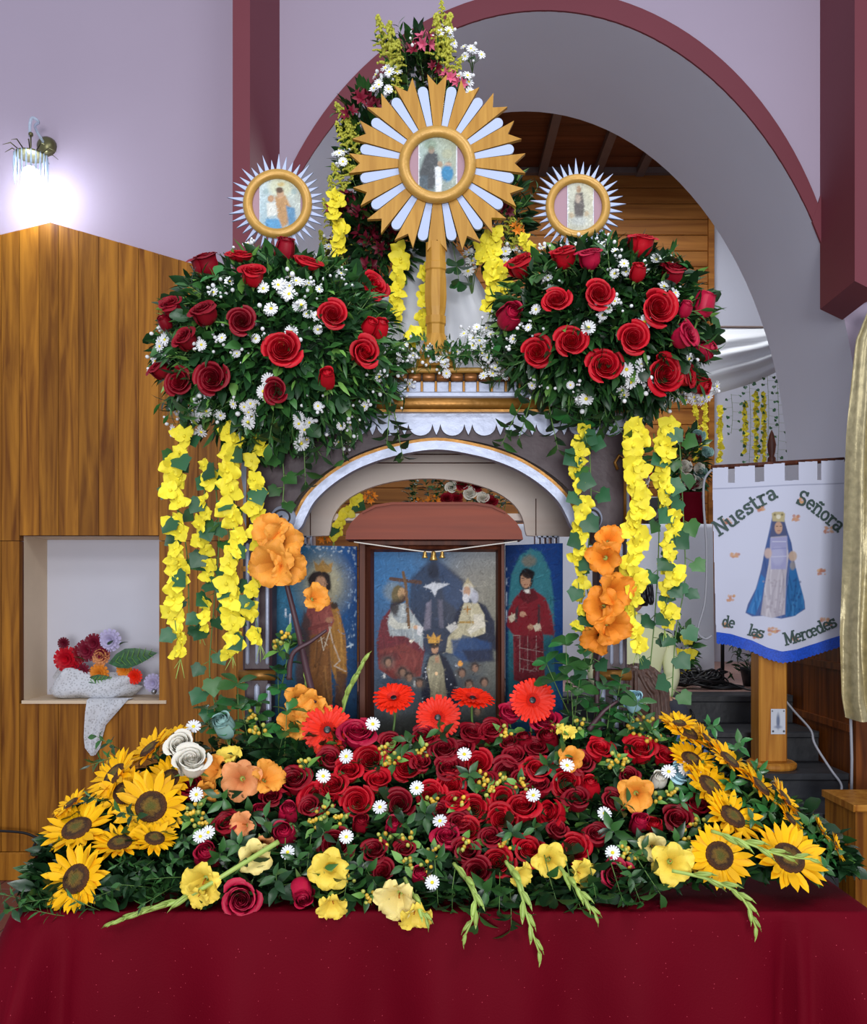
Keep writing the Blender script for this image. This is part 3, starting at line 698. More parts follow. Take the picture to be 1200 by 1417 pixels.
# centre painting
c = Paint(518, 764, 686, 1018, 1.5, '#3a5068').corners('#2f6a9c', '#7b8288', '#4b4a45', '#3e403c')
c.ell(655, 815, 40, 50, '#a39a86', .55, 50).ell(560, 800, 45, 40, '#3c7db0', .5, 40).ell(690, 870, 25, 70, '#8a8672', .5, 30)
c.poly([(600, 770), (642, 802), (645, 850), (628, 905), (575, 905), (565, 850), (568, 800)], '#2b3147', .8, 6).ell(600, 790, 8, 10, '#20263a', .8, 4)  # dark triangle: a reflection, painted into the picture's colour
c.poly([(605, 775), (650, 815), (655, 840), (640, 850), (615, 830)], '#3c5478', .6, 5)
c.poly([(586, 812), (600, 806), (622, 808), (606, 816), (602, 826), (597, 816)], '#cdd0d6', .9, 2)
c.poly([(590, 835), (597, 830), (596, 870), (586, 872)], '#9d93a0', .5, 3).poly([(606, 830), (612, 830), (614, 868), (608, 870)], '#8d8594', .4, 3)
# figure in red with cross
c.robe([(545, 835), (528, 858), (521, 890), (524, 925), (545, 938), (582, 934), (588, 900), (580, 870), (570, 845)], '#6d2a33', '#8f4a4c', '#45181f', 18)
c.robe([(525, 900), (560, 890), (585, 905), (582, 936), (545, 940), (524, 925)], '#7d3a36', '#96524a', '#54211f', 12, 3).poly([(524, 905), (550, 902), (552, 912), (526, 918)], '#4e2128', .6, 4)
c.robe([(543, 838), (562, 834), (572, 850), (585, 868), (586, 900), (578, 890), (560, 880), (540, 880), (536, 862)], '#9ca3a6', '#c9ccc8', '#6d777f', 18)
c.poly([(540, 850), (552, 862), (574, 862), (576, 869), (548, 871), (538, 864)], '#c3c2b6', .9, 2)
c.ell(552, 823, 10, 13, '#2a2024', 1, 2).ell(546, 840, 6, 12, '#2a2024', .9, 3).ell(556, 821, 5.5, 8, '#b08a6c', 1, 1.5).ell(557, 828, 4.5, 5, '#4a332a', .9, 1.5)
c.ell(545, 818, 14, 14, '#c2b070', .25, 8).line([(541, 801), (582, 806)], 5, '#5b4036').line([(558, 792), (562, 812), (566, 868)], 4, '#75583c').ell(576, 868, 4, 3, '#c8a284', 1, 1.5).poly([(578, 866), (586, 868), (583, 880), (577, 878)], '#d7d5d6', .9, 1.5)
# figure in cream with white beard
c.poly([(640, 835), (630, 850), (625, 868), (640, 870), (668, 900), (688, 900), (684, 860), (672, 838), (660, 832)], '#272c40', 1, 3)
c.robe([(642, 834), (661, 834), (670, 850), (672, 876), (655, 882), (640, 878), (628, 905), (617, 902), (620, 882), (632, 868)], '#b9b195', '#dcd5bd', '#8a8268', 22, lean=-.2)
c.poly([(617, 868), (630, 860), (634, 868), (624, 876)], '#c9c6c0', .9, 2).line([(637, 861), (659, 861)], 3, '#a88a4e').poly([(655, 850), (668, 850), (672, 866), (650, 878), (646, 872), (656, 864)], '#d3cdbd', .9, 2)
c.ell(648, 818, 8, 11, '#c3c4c8', 1, 2).ell(657, 826, 5, 9, '#b8b9c4', .9, 2).ell(646, 818, 5, 7, '#b8957c', 1, 1.5).ell(645, 828, 5, 6, '#cfcfd2', 1, 1.5).poly([(640, 812), (647, 800), (656, 812)], '#d9c690', .5, 3).line([(643, 843), (651, 843)], 1.6, '#a3742c').line([(647, 838), (647, 850)], 1.6, '#a3742c')
c.poly([(625, 885), (655, 882), (680, 890), (678, 912), (640, 915), (626, 905)], '#2c4a76', .9, 4).poly([(640, 900), (682, 898), (684, 915), (650, 918)], '#232a44', .9, 4)
# lady with star mantle
c.poly([(600, 898), (590, 915), (582, 945), (585, 975), (640, 978), (630, 935), (618, 910)], '#1d2236', 1, 3)
c.robe([(595, 908), (608, 906), (614, 925), (618, 965), (614, 990), (594, 990), (596, 955), (590, 925)], '#979078', '#c0b898', '#6b6855', 12)
for _ in range(34):
    a = rnd(583, 638); b = rnd(920, 985)
    if not 595 < a < 617: c.ell(a, b, 1, 1, '#cfd2da', .8, 1)
c.ell(602, 898, 5, 6.5, '#b98f72', 1, 1.5).ell(601, 893, 6.5, 4, '#2c2222', .9, 1.5).poly([(593, 890), (591, 878), (597, 882), (600, 875), (604, 882), (610, 878), (608, 890)], '#c99a48', 1, 1.5).ell(605, 912, 3, 5, '#b48a6c', .9, 1.5)
for (a, b) in ((537, 917), (557, 931), (566, 938), (533, 960), (580, 946), (639, 932), (657, 925), (649, 948), (670, 945), (545, 985), (660, 985)):
    c.ell(a, b, 10, 9, '#6c675e', .5, 6).ell(a, b-2, 6, 6.5, '#3c2c28', .9, 2).ell(a+.5, b, 4, 5, '#9c7a66', .9, 2)
c.ell(637, 918, 3.6, 4, '#e0a04c', 1, 1.5).ell(604, 932, 2.2, 2.6, '#e8c49a', 1, 1).ell(569, 887, 2.6, 2, '#e6dccb', 1, 1).ell(532, 935, 1.6, 3.5, '#d5d3cf', 1, 1).ell(574, 946, 1.6, 4, '#d5d3cf', .8, 1)  # first two dots: lamp reflections in the glass, painted into the picture
c.ell(600, 1010, 90, 22, '#33352f', .7, 14).daub(2600, .22, 4, 1.3).grain(.07)
fnT = lambda X, Y: ((X-HX)/F*YT, YT-.003, EYE-(Y-HY)/F*YT)
c.build('centre_painting', fnT, 'painted', tr)
# wings, hinged forward
def wing_fn(xa, ya, xb, yb):                             # px range to a slanted board between two world points
    pa = P(xa, 800, ya); pb = P(xb, 800, yb); S_ = .5*(S(ya)+S(yb))
    def fn(X, Y):
        t = (X-xa)/(xb-xa); return pa.x+(pb.x-pa.x)*t, ya+(yb-ya)*t, EYE-(Y-HY)*S_
    return fn
def wing(nm, paint, xa, ya, xb, yb, y0, y1):
    fn = wing_fn(xa, ya, xb, yb); paint.build(nm, fn, 'painted', tr)
    pts = []
    for px, py in ((xa, y0), (xb, y0), (xb, y1), (xa, y1)):
        x, y, z = fn(px, py); pts.append((x, y+.002, z))
    m = MB(); m.add(pts+[(x, y+.016, z) for x, y, z in pts], [(0, 1, 2, 3), (7, 6, 5, 4), (0, 4, 5, 1), (1, 5, 6, 2), (2, 6, 7, 3), (3, 7, 4, 0)]); m.build(nm+'_board', 'frame_wood', tr)
c = Paint(380, 755, 494, 1030, 1.4, '#23607f').corners('#3f88a8', '#1f4a86', '#1d3c50', '#16384c')
c.ell(447, 808, 34, 40, '#a8a488', .65, 26).ell(447, 806, 22, 28, '#c0b48c', .5, 14)
c.poly([(425, 800), (432, 792), (448, 788), (456, 796), (458, 815), (440, 828), (428, 820)], '#2c211f', 1, 3)
c.ell(443, 808, 8, 11, '#b58d70', 1, 2).ell(444, 819, 6, 6, '#3a2a24', .8, 2).poly([(436, 790), (433, 776), (440, 782), (446, 774), (452, 782), (460, 778), (457, 792)], '#a8803c', .9, 2)
c.robe([(428, 830), (455, 826), (465, 850), (463, 885), (430, 888), (418, 865)], '#8e4d48', '#a9685c', '#5e2f2f', 12)
c.robe([(455, 828), (468, 842), (478, 880), (480, 935), (470, 960), (458, 925), (452, 880), (462, 860)], '#9a6f36', '#c09450', '#5f4224', 16).robe([(424, 880), (455, 875), (460, 985), (428, 985), (418, 930)], '#85592f', '#a87c48', '#4e3422', 18)
c.poly([(420, 845), (412, 880), (408, 930), (414, 985), (428, 985), (428, 900), (430, 860)], '#4d3c3c', .9, 4).poly([(465, 925), (480, 935), (476, 985), (462, 985)], '#5a3b28', .9, 3)
c.line([(455, 868), (460, 890), (470, 915), (462, 922), (478, 930)], 2, '#b8a694').line([(443, 880), (447, 900), (457, 868)], 1.4, '#c4b8a4').line([(428, 870), (454, 862)], 5, '#7d3f3c').ell(455, 858, 5, 4, '#a87c62', 1, 2).ell(462, 838, 5, 5, '#3a2c28', .9, 2)
c.line([(395, 843), (395, 853)], 2.5, '#c8d2dc').line([(401, 850), (401, 868)], 2.5, '#c8d2dc').line([(488, 893), (480, 896)], 2, '#b8c4cc')
for _ in range(60): c.ell(rnd(382, 492), 756+abs(rnd(-1, 1))**2*14, 1.3, 1.3, '#b9c2c8', .7, 1)
for _ in range(40): c.ell(490+rnd(-8, 3), rnd(760, 900), .9, 1.8, '#9fb2c4', .6, 1)
for _ in range(40): c.ell(rnd(455, 492), rnd(770, 880), .8, .8, '#6d92b8', .6, 1)
c.daub(1500, .22, 5, 1.3).grain(.06); wing('left_wing', c, 380, 2.25, 494, 2.315, 755, 1030)
c = Paint(700, 753, 779, 1030, 1.6, '#1d3c78').corners('#1f3766', '#1a4688', '#183c58', '#1c4a78')
c.poly([(704, 1000), (704, 830), (708, 795), (720, 768), (735, 759), (750, 764), (762, 790), (767, 830), (768, 1000)], '#3b7680', 1, 3)
c.poly([(704, 900), (768, 880), (768, 1005), (704, 1005)], '#1d4a58', .7, 20).ell(733, 776, 10, 8, '#8a7058', .6, 4)
c.poly([(722, 818), (740, 816), (756, 828), (764, 850), (768, 878), (752, 878), (752, 900), (754, 944), (712, 942), (711, 880), (701, 866), (704, 845), (712, 828)], '#7c2630', 1, 2.5)
c.robe([(711, 880), (752, 880), (755, 944), (735, 950), (712, 942)], '#6e2630', '#86383c', '#481820', 14).poly([(722, 816), (740, 814), (746, 828), (731, 836), (719, 826)], '#5e2028', .9, 2)
c.ell(729, 801, 10, 15, '#201a1e', 1, 2).ell(728, 803, 7, 11, '#b08a70', 1, 1.5).ell(732, 794, 9, 6, '#201a1e', .95, 2).poly([(726, 816), (734, 815), (733, 821), (728, 821)], '#d8d4cc', 1, 1.5).line([(723, 800), (726, 800)], 1.2, '#3a2a28').line([(730, 800), (733, 800)], 1.2, '#3a2a28').line([(726, 809), (731, 809)], 1.2, '#7c4a40')
c.poly([(703, 854), (713, 849), (716, 856), (708, 862)], '#c4b8a2', 1, 1.5).ell(724, 850, 4.5, 4, '#b89078', 1, 1.5).poly([(738, 866), (748, 862), (750, 870), (742, 874)], '#c4b8a2', 1, 1.5).ell(735, 868, 4, 4, '#b08870', 1, 1.5)
for pts in ([(720, 880), (720, 930)], [(743, 880), (743, 928)], [(711, 880), (720, 880)], [(720, 897), (752, 902)], [(720, 912), (752, 918)], [(720, 926), (742, 929)], [(731, 880), (731, 928)]): c.line(pts, .9, '#a89a94', .7)
c.poly([(714, 842), (718, 838), (717, 860), (713, 862)], '#2c3a3c', .8, 1.5).poly([(745, 838), (748, 836), (748, 862), (745, 864)], '#2c3a3c', .8, 1.5)
for _ in range(18): c.ell(701.2, rnd(785, 870), .8, 2.2, '#aab6c4', .7, 1)
c.daub(1100, .20, 5, 1.3).grain(.06); wing('right_wing', c, 700, 2.315, 779, 2.23, 753, 1030)
# cord with three bells
cb = thing('bell_cord', 'white cord with three tiny gilt bells strung across the painting frame', 'bells', P(597, 752, YT-.07))
yb_ = YT-.083
m = MB(); m.tube(smooth_path([P(490, 750, yb_), P(540, 757, yb_), P(585, 763, yb_), P(608, 763, yb_), P(655, 757, yb_), P(716, 749, yb_)], 6), .0016, 6); m.build('cord', 'cord_white', cb, True)
for px, s_ in ((588, 1), (600, 1.35), (612, 1)):
    p = P(px, 763, yb_); m = MB(); m.lathe([(.001, .001), (.004*s_, -.001), (.0052*s_, -.010*s_), (.008*s_, -.016*s_), (.0072*s_, -.0165*s_), (.001, -.012*s_)], p, 12); m.build('bell', 'brass', cb, True)
# ------------------------------------------------------------------ sunburst and the two round medallions
YSB = 2.14
sb = thing('sunburst_finial', 'large gilt sunburst with forked gold and white rays around a round picture', 'sunburst', P(603, 505, YSB+.08))
def ring(parent, px, py, Y, r1, r0, mt):
    c0 = P(px, py, Y); R = (r1+r0)/2*S(Y); r = (r1-r0)/2*S(Y); m = MB(); G = []
    for i in range(49):
        a = 2*PI*i/48; G.append([(c0.x+math.cos(a)*(R+r*math.cos(b)), Y+r*.9*math.sin(b), c0.z+math.sin(a)*(R+r*math.cos(b))) for b in np.linspace(0, 2*PI, 13)])
    m.grid(G); return m.build('ring', mt, parent, True)
cx, cy = 605, 228; s_ = S(YSB); c0 = P(cx, cy, YSB)
ring(sb, cx, cy, YSB-.012, 54, 38, 'gold_paint')
def ray_poly(a, pts): return [(c0.x+(r*math.cos(a)-w_*math.sin(a))*s_, c0.z+(r*math.sin(a)+w_*math.cos(a))*s_) for r, w_ in pts]
for k in range(16):
    a = PI/2+k*PI/8; L_ = rnd(119, 124)
    m = MB(); m.prism(ray_poly(a, [(44, -4.6), (L_, -13.6), (L_-15, 0), (L_, 13.6), (44, 4.6)]), YSB-.008, YSB+.004); m.build('gold_ray', 'gold_wood', sb)
    a += PI/16; pl = [(44, -3.6), (101, -7)]+[(101+7*math.cos(t), 7*math.sin(t)) for t in np.linspace(-PI/2, PI/2, 8)][1:-1]+[(101, 7), (44, 3.6)]
    m = MB(); m.prism(ray_poly(a, pl), YSB-.006, YSB+.002); m.build('white_ray', 'silver_ray', sb)
def medal_back(parent, cx, cy, r, Y):
    c_ = P(cx, cy, Y); m = MB(); R = r*S(Y); m.add([(c_.x, Y, c_.z)]+[(c_.x+R*math.cos(a), Y, c_.z+R*math.sin(a)) for a in np.linspace(0, 2*PI, 33)[:-1]], [(0, i+1, (i+1) % 32+1) for i in range(32)]); m.build('mount', 'mount_pink', parent)
def picture(parent, p, Y, cx, cy, r):
    p.daub(500, .22, 3, 1.1).grain(.05).build('picture', lambda X, Yp: ((X-HX)/F*Y, Y, EYE-(Yp-HY)/F*Y), 'printed', parent, keep=lambda X, Yp: (X-cx)**2+(Yp-cy)**2 < r*r)
medal_back(sb, cx, cy, 44, YSB-.009)
p = Paint(579, 190, 633, 268, 1.6, '#8fa29a').corners('#a9bdb8', '#9fa489', '#5d6a70', '#9aa6a0')
p.poly([(588, 215), (598, 206), (606, 214), (608, 240), (600, 262), (583, 262), (580, 240)], '#4b4f52', 1, 4).ell(597, 207, 4.5, 5.5, '#8f7f70', 1, 2).ell(596, 200, 9, 7, '#6b7f68', .6, 4)
p.poly([(602, 232), (609, 228), (612, 240), (611, 266), (603, 266)], '#d5dadd', 1, 2).ell(609, 227, 3.5, 4, '#a08c78', 1, 1.5).ell(620, 229, 4.5, 5, '#b39a84', 1, 2).ell(619, 240, 8.5, 11, '#3f7fa8', 1, 3).ell(619, 213, 7, 7, '#a8a888', .5, 3)
p.poly([(580, 243), (592, 243), (592, 268), (580, 268)], '#51606a', .7, 3).line([(579, 190), (579, 268)], 2.5, '#d6d9de').line([(632.5, 190), (632.5, 268)], 2.5, '#cfd2d8')
picture(sb, p, YSB-.0105, cx, cy, 41)
# turned stem
sx_ = 603
def stem_part(nm, prof, mt='gold_wood'):
    c_ = P(sx_, 0, YSB); m = MB(); n = 8; pr = [(w_/2*S(YSB), P(0, y, YSB).z) for y, w_ in prof]
    vs = []; 
    for r, z in pr:
        for j in range(n):
            q = 2*PI*(j+.5)/n; vs.append((c_.x+r*1.08*math.cos(q), YSB+.01+r*.9*math.sin(q), z))
    fs = [(i*n+j, i*n+(j+1) % n, (i+1)*n+(j+1) % n, (i+1)*n+j) for i in range(len(pr)-1) for j in range(n)]
    fs += [list(range(n)), list(range((len(pr)-1)*n, len(pr)*n))]
    m.add(vs, fs); m.build(nm, mt, sb)
stem_part('stem_head', [(335, 27), (362, 27), (363, 29), (372, 29), (374, 26)])
stem_part('stem', [(374, 26), (385, 29), (410, 30), (425, 28), (437, 24)])
stem_part('stem_collar', [(437, 28), (447, 28), (449, 25), (462, 25)])
stem_part('stem_foot', [(462, 26), (475, 34), (490, 48), (509, 56)])
def medallion(cx, cy, Y, r1, r0, rs, n, label, paint, tilt):
    md = thing('round_medallion', label, 'medallion', P(cx, cy+70, Y)); c_ = P(cx, cy, Y); k_ = S(Y)
    for i in range(n):
        a = 2*PI*(i+.3)/n; L_ = rs*rnd(.93, 1.08); wd = r1*2*PI/n*.44
        pts = [(r1-6, -wd), (L_, 0), (r1-6, wd)]
        m = MB(); m.prism([(c_.x+(r*math.cos(a)-w_*math.sin(a))*k_, c_.z+(r*math.sin(a)+w_*math.cos(a))*k_) for r, w_ in pts], Y-.003+.0004*(i % 2), Y+.002); m.build('spike', 'silver_ray', md)
    ring(md, cx, cy, Y-.006, r1, r0, 'gold_paint'); medal_back(md, cx, cy, r0+4, Y-.0035); picture(md, paint, Y-.005, cx, cy, r0+3)
    pe = P(cx, cy+150, Y+.04); m = MB(); m.tube([(c_.x, Y+.006, c_.z-.05), (c_.x, Y+.008, c_.z-r1*k_), (pe.x, pe.y, pe.z)], .005, 6); m.build('rod', 'stem_brown', md)
p = Paint(359, 246, 416, 318, 1.6, '#b8c4c0').corners('#bcccd0', '#b9bfae', '#93b0bc', '#a8b2b4')
p.ell(388, 258, 16, 15, '#c9cba8', .7, 8).poly([(380, 272), (395, 270), (402, 285), (404, 305), (390, 316), (384, 300)], '#b08a60', 1, 3).poly([(396, 285), (408, 288), (410, 312), (400, 314)], '#5b86a8', 1, 3).poly([(368, 303), (386, 303), (392, 320), (366, 318)], '#5a93bd', 1, 3)
p.ell(388, 268, 5, 6.5, '#b89678', 1, 2).ell(387, 263, 5.5, 4, '#5a4638', 1, 2).ell(375, 275, 4.5, 5, '#b08c6c', 1, 2).poly([(369, 281), (381, 280), (384, 297), (370, 300)], '#cfd2cc', 1, 2).ell(389, 255, 5, 3, '#c0a868', .8, 2).ell(368, 265, 4, 4, '#8ea6a8', .7, 2).ell(407, 265, 4, 4, '#8ea6a8', .7, 2).line([(359, 246), (359, 318)], 1.5, '#d0d5da')
medallion(384, 282, 2.10, 48, 34.5, 65, 38, 'round gilt-ringed medallion with a lady and child print and white spikes', p, 0)
p = Paint(785, 251, 822, 322, 1.6, '#b9b8a0').corners('#bcc0b4', '#c4c0a4', '#a9aa9a', '#b4b6ac')
p.poly([(797, 268), (806, 266), (809, 285), (807, 302), (796, 302), (794, 283)], '#5f5a58', 1, 2.5).ell(801, 262, 3.6, 5, '#9c8268', 1, 2).ell(800, 275, 4, 6, '#b8a898', .8, 2).ell(801, 306, 12, 6, '#b3b8b4', .9, 4).ell(791, 298, 3, 4, '#a89478', .8, 2).ell(812, 296, 3, 4, '#a89478', .8, 2).line([(785, 251), (785, 322)], 2, '#c9ccd6').line([(822, 251), (822, 322)], 2, '#c9ccd6')
medallion(800, 286, 2.10, 45, 33, 62, 36, 'round gilt-ringed medallion with a narrow saint print and white spikes', p, 0)
# ------------------------------------------------------------------ plant prototypes
def leaf_geo(L=1, W=.4, fold=.25, droop=.25, prof=(0, .75, 1, .62, 0)):
    n = len(prof); V = []; Fc = []
    for i, wd in enumerate(prof):
        t = i/(n-1); y = L*t; z = -droop*L*t*t
        V += [(-W/2*wd, y, z+fold*W/2*wd), (0, y, z), (W/2*wd, y, z+fold*W/2*wd)]
    for i in range(n-1):
        a = i*3; Fc += [(a, a+1, a+4, a+3), (a+1, a+2, a+5, a+4)]
    return V, Fc
LEAF_OV = leaf_geo(1, .46, .35, .3); LEAF_NA = leaf_geo(1, .24, .3, .25, (0, .9, .8, 0)); LEAF_RO = leaf_geo(1, .68, .25, .2, (0, .6, 1, .95, .25)); LEAF_BL = leaf_geo(1, .12, .4, .5, (.4, 1, .8, .5, 0))
def ivy_geo():
    pts = [(0, -.02), (.26, -.14), (.50, -.02), (.50, .22), (.62, .44), (.40, .60), (.22, .80), (0, 1.0), (-.22, .80), (-.40, .60), (-.62, .44), (-.50, .22), (-.50, -.02), (-.26, -.14)]
    V = [(0, .25, .0)]+[(x, y, .16*abs(x)-.12*y*y) for x, y in pts]; n = len(pts)
    return V, [(0, i+1, (i+1) % n+1) for i in range(n)]
LEAF_IVY = ivy_geo()
def geo_mesh(name, geo, mt, sc_=1):
    m = MB(); m.add([(x*sc_, y*sc_, z*sc_) for x, y, z in geo[0]], geo[1]); return m.mesh(name, mt, True)
LM = {}
for mt in ('leaf_dark', 'leaf_mid', 'leaf_light', 'leaf_ivy', 'leaf_shine'):
    for nm, g in (('ov', LEAF_OV), ('na', LEAF_NA), ('ro', LEAF_RO), ('ivy', LEAF_IVY), ('bl', LEAF_BL)): LM[nm, mt] = geo_mesh('leaf', g, mt)
T3 = Matrix.Translation
def RX(a): return Matrix.Rotation(a, 4, 'X')
def RY(a): return Matrix.Rotation(a, 4, 'Y')
def RZ(a): return Matrix.Rotation(a, 4, 'Z')
def SC(s): return Matrix.Diagonal((s, s, s, 1))
def petal_patch(m, th, hw, prof, nu=6, nv=5, spiral=.07, wav=.0, notch=.3):
    rs = [p[0] for p in prof]; zs = [p[1] for p in prof]; ts = np.linspace(0, 1, len(prof)); G = []
    for i in range(nv+1):
        v = i/nv; row = []
        for j in range(nu+1):
            u = -1+2*j/nu; ve = v*(1-notch*abs(u)**3*v)
            r = np.interp(ve, ts, rs); z = np.interp(ve, ts, zs); a = th+u*hw*(.55+.45*min(1, v*2.2))
            r *= 1+spiral*u; z += wav*math.sin(u*5+th*3)*v
            row.append((r*math.cos(a), r*math.sin(a), z))
        G.append(row)
    m.grid(G)
def rose_proto(kind, mt, seed):
    rr = random.Random(seed); pr = []; core = MB(); N = 23; ncore = 14
    outs = []
    for i in range(N):
        t = i/(N-1); th = i*2.3999+rr.uniform(-.2, .2); tt = t**1.05
        if kind == 'open':
            R = .04+.96*t**.9; H = .74-.20*t*t+rr.uniform(-.03, .03)
            prof = [(.06+.2*t, -.05), (.62*R+.05, .12), (.90*R, .40*H+.05), (R*.97, .8*H), (R*(1.0+.1*t), H), (R*(1.02+.24*t*t), H-.12*t*t)]
        elif kind == 'half':
            R = .04+.68*t**.9; H = 1.12-.12*t+rr.uniform(-.04, .04)
            prof = [(.05+.2*t, -.1), (.75*R+.05, .12), (.98*R, .45), (R*.94, .8*H), (R*(.95+.12*t), H), (R*(1.0+.42*t*t*t), H-.1*t*t)]
        else:
            R = .08+.42*tt; H = 1.18-.08*t+rr.uniform(-.03, .03)
            prof = [(.05+.2*t, -.1), (.9*R+.05, .15), (1.12*R, .45), (R*.98, .8*H), (R*(.72+.1*t), H), (R*(.72+.3*t**4), H)]
        tgt = core if i < ncore else MB()
        petal_patch(tgt, th, 1.25-.45*t, prof, 6, 6, .10, .02 if i > 9 else 0, .22)
        if i >= ncore: outs.append(tgt)
    pr.append(('petal_heart', core.mesh('petal_heart', mt), None, None))
    for o in outs: pr.append(('petal', o.mesh('petal', mt), None, None))
    m = MB()
    for k in range(5):
        a = k*2*PI/5; V, Fc = leaf_geo(.75, .22, .2, .5)
        R = np.array((RZ(a) @ RX(.55)).to_3x3()); m.add([tuple(R @ np.array(v)+np.array((0, 0, -.12))) for v in V], Fc)
    m.ball((0, 0, -.14), .17, 8, 4); m.tube([(0, 0, -.2), (0, 0, -.9), (.05, 0, -1.7)], .055, 6)
    pr.append(('calyx', m.mesh('calyx', 'stem_green'), None, None))
    return pr
ROSE = {}
for mt in ('rose_red', 'rose_dark', 'rose_pink', 'rose_burgundy', 'rose_white', 'rose_blue', 'rose_teal'):
    for kd in ('open', 'half', 'bud'):
        ROSE[mt, kd] = [rose_proto(kd, mt, s) for s in range(3 if mt in ('rose_red', 'rose_dark') else 1)]
def sun_petal(seed):
    V, Fc = leaf_geo(1, .36, .25, rnd(-.05, .25), (.5, .9, 1, .75, 0)); return geo_mesh('petal', ([(x, y+.0, z) for x, y, z in V], Fc), 'petal_sun')
SUNP = [sun_petal(s) for s in range(4)]
def sun_proto(seed):
    rr = random.Random(seed); pr = []
    m = MB(); m.lathe([(.02, .10), (.15, .085), (.30, .085), (.40, .06), (.45, 0), (.42, -.06)], n=22); pr.append(('seed_disc', m.mesh('seed_disc', 'sunflower_disc'), None, None))
    for ringi, (n, tilt, L) in enumerate(((17, .12, .66), (16, .34, .62))):
        for k in range(n):
            a = 2*PI*(k+.5*ringi)/n+rr.uniform(-.07, .07)
            M = RZ(a) @ T3((0, .40, -.02-.015*ringi)) @ RX(tilt+rr.uniform(-.22, .2)) @ RY(rr.uniform(-.3, .3)) @ SC(L*rr.uniform(.88, 1.1))
            pr.append(('petal', rr.choice(SUNP), M, None))
    m = MB(); m.lathe([(.42, -.05), (.3, -.16), (.08, -.25), (.05, -.3), (.05, -1.1)], n=12); pr.append(('stem', m.mesh('stem', 'stem_green'), None, None))
    return pr
SUN = [sun_proto(s) for s in range(4)]
def gerbera_proto(seed):
    rr = random.Random(seed); pr = []
    for nm, n, L, r0, tl, mt, z in (('outer_petals', 30, .76, .22, .12, 'petal_gerbera', 0), ('middle_petals', 28, .62, .2, .3, 'petal_gerbera', .02), ('inner_petals', 22, .22, .15, .6, 'petal_gerbera_in', .03)):
        m = MB()
        for k in range(n):
            a = 2*PI*k/n+rr.uniform(-.05, .05); V, Fc = leaf_geo(L*rr.uniform(.92, 1.05), .20 if L > .3 else .07, .3, .12, (.6, .95, 1, .95, .55))
            R = np.array((RZ(a) @ RX(tl+rr.uniform(-.1, .1))).to_3x3()); off = R @ np.array((0, r0, 0)); m.add([tuple(R @ np.array(v)+np.array((off[0], off[1], z))) for v in V], Fc)
        pr.append((nm, m.mesh(nm, mt), None, None))
    m = MB(); m.lathe([(.02, .06), (.12, .07), (.17, .03), (.16, -.03)], n=14); pr.append(('eye', m.mesh('eye', 'hair_black'), None, None))
    m = MB(); m.lathe([(.26, -.02), (.2, -.12), (.07, -.2), (.05, -.3)], n=10); pr.append(('calyx', m.mesh('calyx', 'stem_green'), None, None))
    return pr
GER = [gerbera_proto(s) for s in range(3)]
def aster_mesh(n=16):
    m = MB()
    for k in range(n):
        a = 2*PI*k/n; V, Fc = leaf_geo(.85, .26, .2, .15, (.6, 1, .8)); R = np.array((RZ(a) @ RX(.15+.15*(k % 2))).to_3x3())
        m.add([tuple(R @ np.array((x, y+.15, z))) for x, y, z in V], Fc)
    return m.mesh('blossom', 'petal_white')
AST = aster_mesh(); mm = MB(); mm.ball((0, 0, .06), .27, 8, 4, (1, 1, .6)); ASTC = mm.mesh('eye', 'petal_yellow')
mm = MB(); mm.ball((0, 0, .2), .32, 8, 5, (1, 1, 1.1)); BUDW = mm.mesh('bud', 'petal_white')
def aster_proto(seed, n=5, nb=6, spread=1.0):
    """a sprig of small white daisies: unit = one blossom radius"""
    rr = random.Random(seed); pr = []; m = MB(); tips = []
    for k in range(n+nb):
        a = rr.uniform(0, 2*PI); r = rr.uniform(.6, 2.6)*spread; h = rr.uniform(-1.4, .6) if k < n else rr.uniform(-1.8, 1.2)
        if k == 0: r = 0; h = .5
        tip = Vector((r*math.cos(a), r*math.sin(a), h)); tips.append(tip)
        m.tube([(0, 0, -6), (tip.x*.3, tip.y*.3, -3), tuple(tip*.9+Vector((0, 0, -.5))), tuple(tip)], [.07, .06, .05, .05], 4, False)
        if k % 2: 
            V, Fc = leaf_geo(1.6, .3, .3, .2, (0, .9, .8, 0)); R = np.array((RZ(a+1) @ RX(.6)).to_3x3()); m.cur = 1; m.add([tuple(R @ np.array(v)+np.array((tip.x*.5, tip.y*.5, h-1.5))) for v in V], Fc); m.cur = 0
    pr.append(('stems', m.mesh('stems', ['stem_green', 'leaf_mid']), None, None))
    for k, t in enumerate(tips):
        d = Vector((t.x*.25, t.y*.25, 1)).normalized().to_track_quat('Z', 'Y').to_matrix().to_4x4()
        if k < n:
            pr.append(('blossom', AST, T3(t) @ d @ SC(rr.uniform(.8, 1.05)), None)); pr.append(('eye', ASTC, None, len(pr)-1))
        else: pr.append(('bud', BUDW, T3(t) @ d @ SC(rr.uniform(.7, 1.2)), None))
    return pr
ASTS = [aster_proto(s, 5, 7) for s in range(3)]; AST1 = [aster_proto(9, 1, 1, .6), aster_proto(12, 2, 1, .7)]; ASTB = [aster_proto(20+s, 1, 10, 1.3) for s in range(2)]
mm = MB(); mm.ball((0, 0, .1), .5, 8, 6, (.9, .9, 1.15)); BER = [mm.mesh('berry', 'berry_yellow'), mm.mesh('berry', 'berry_green')]
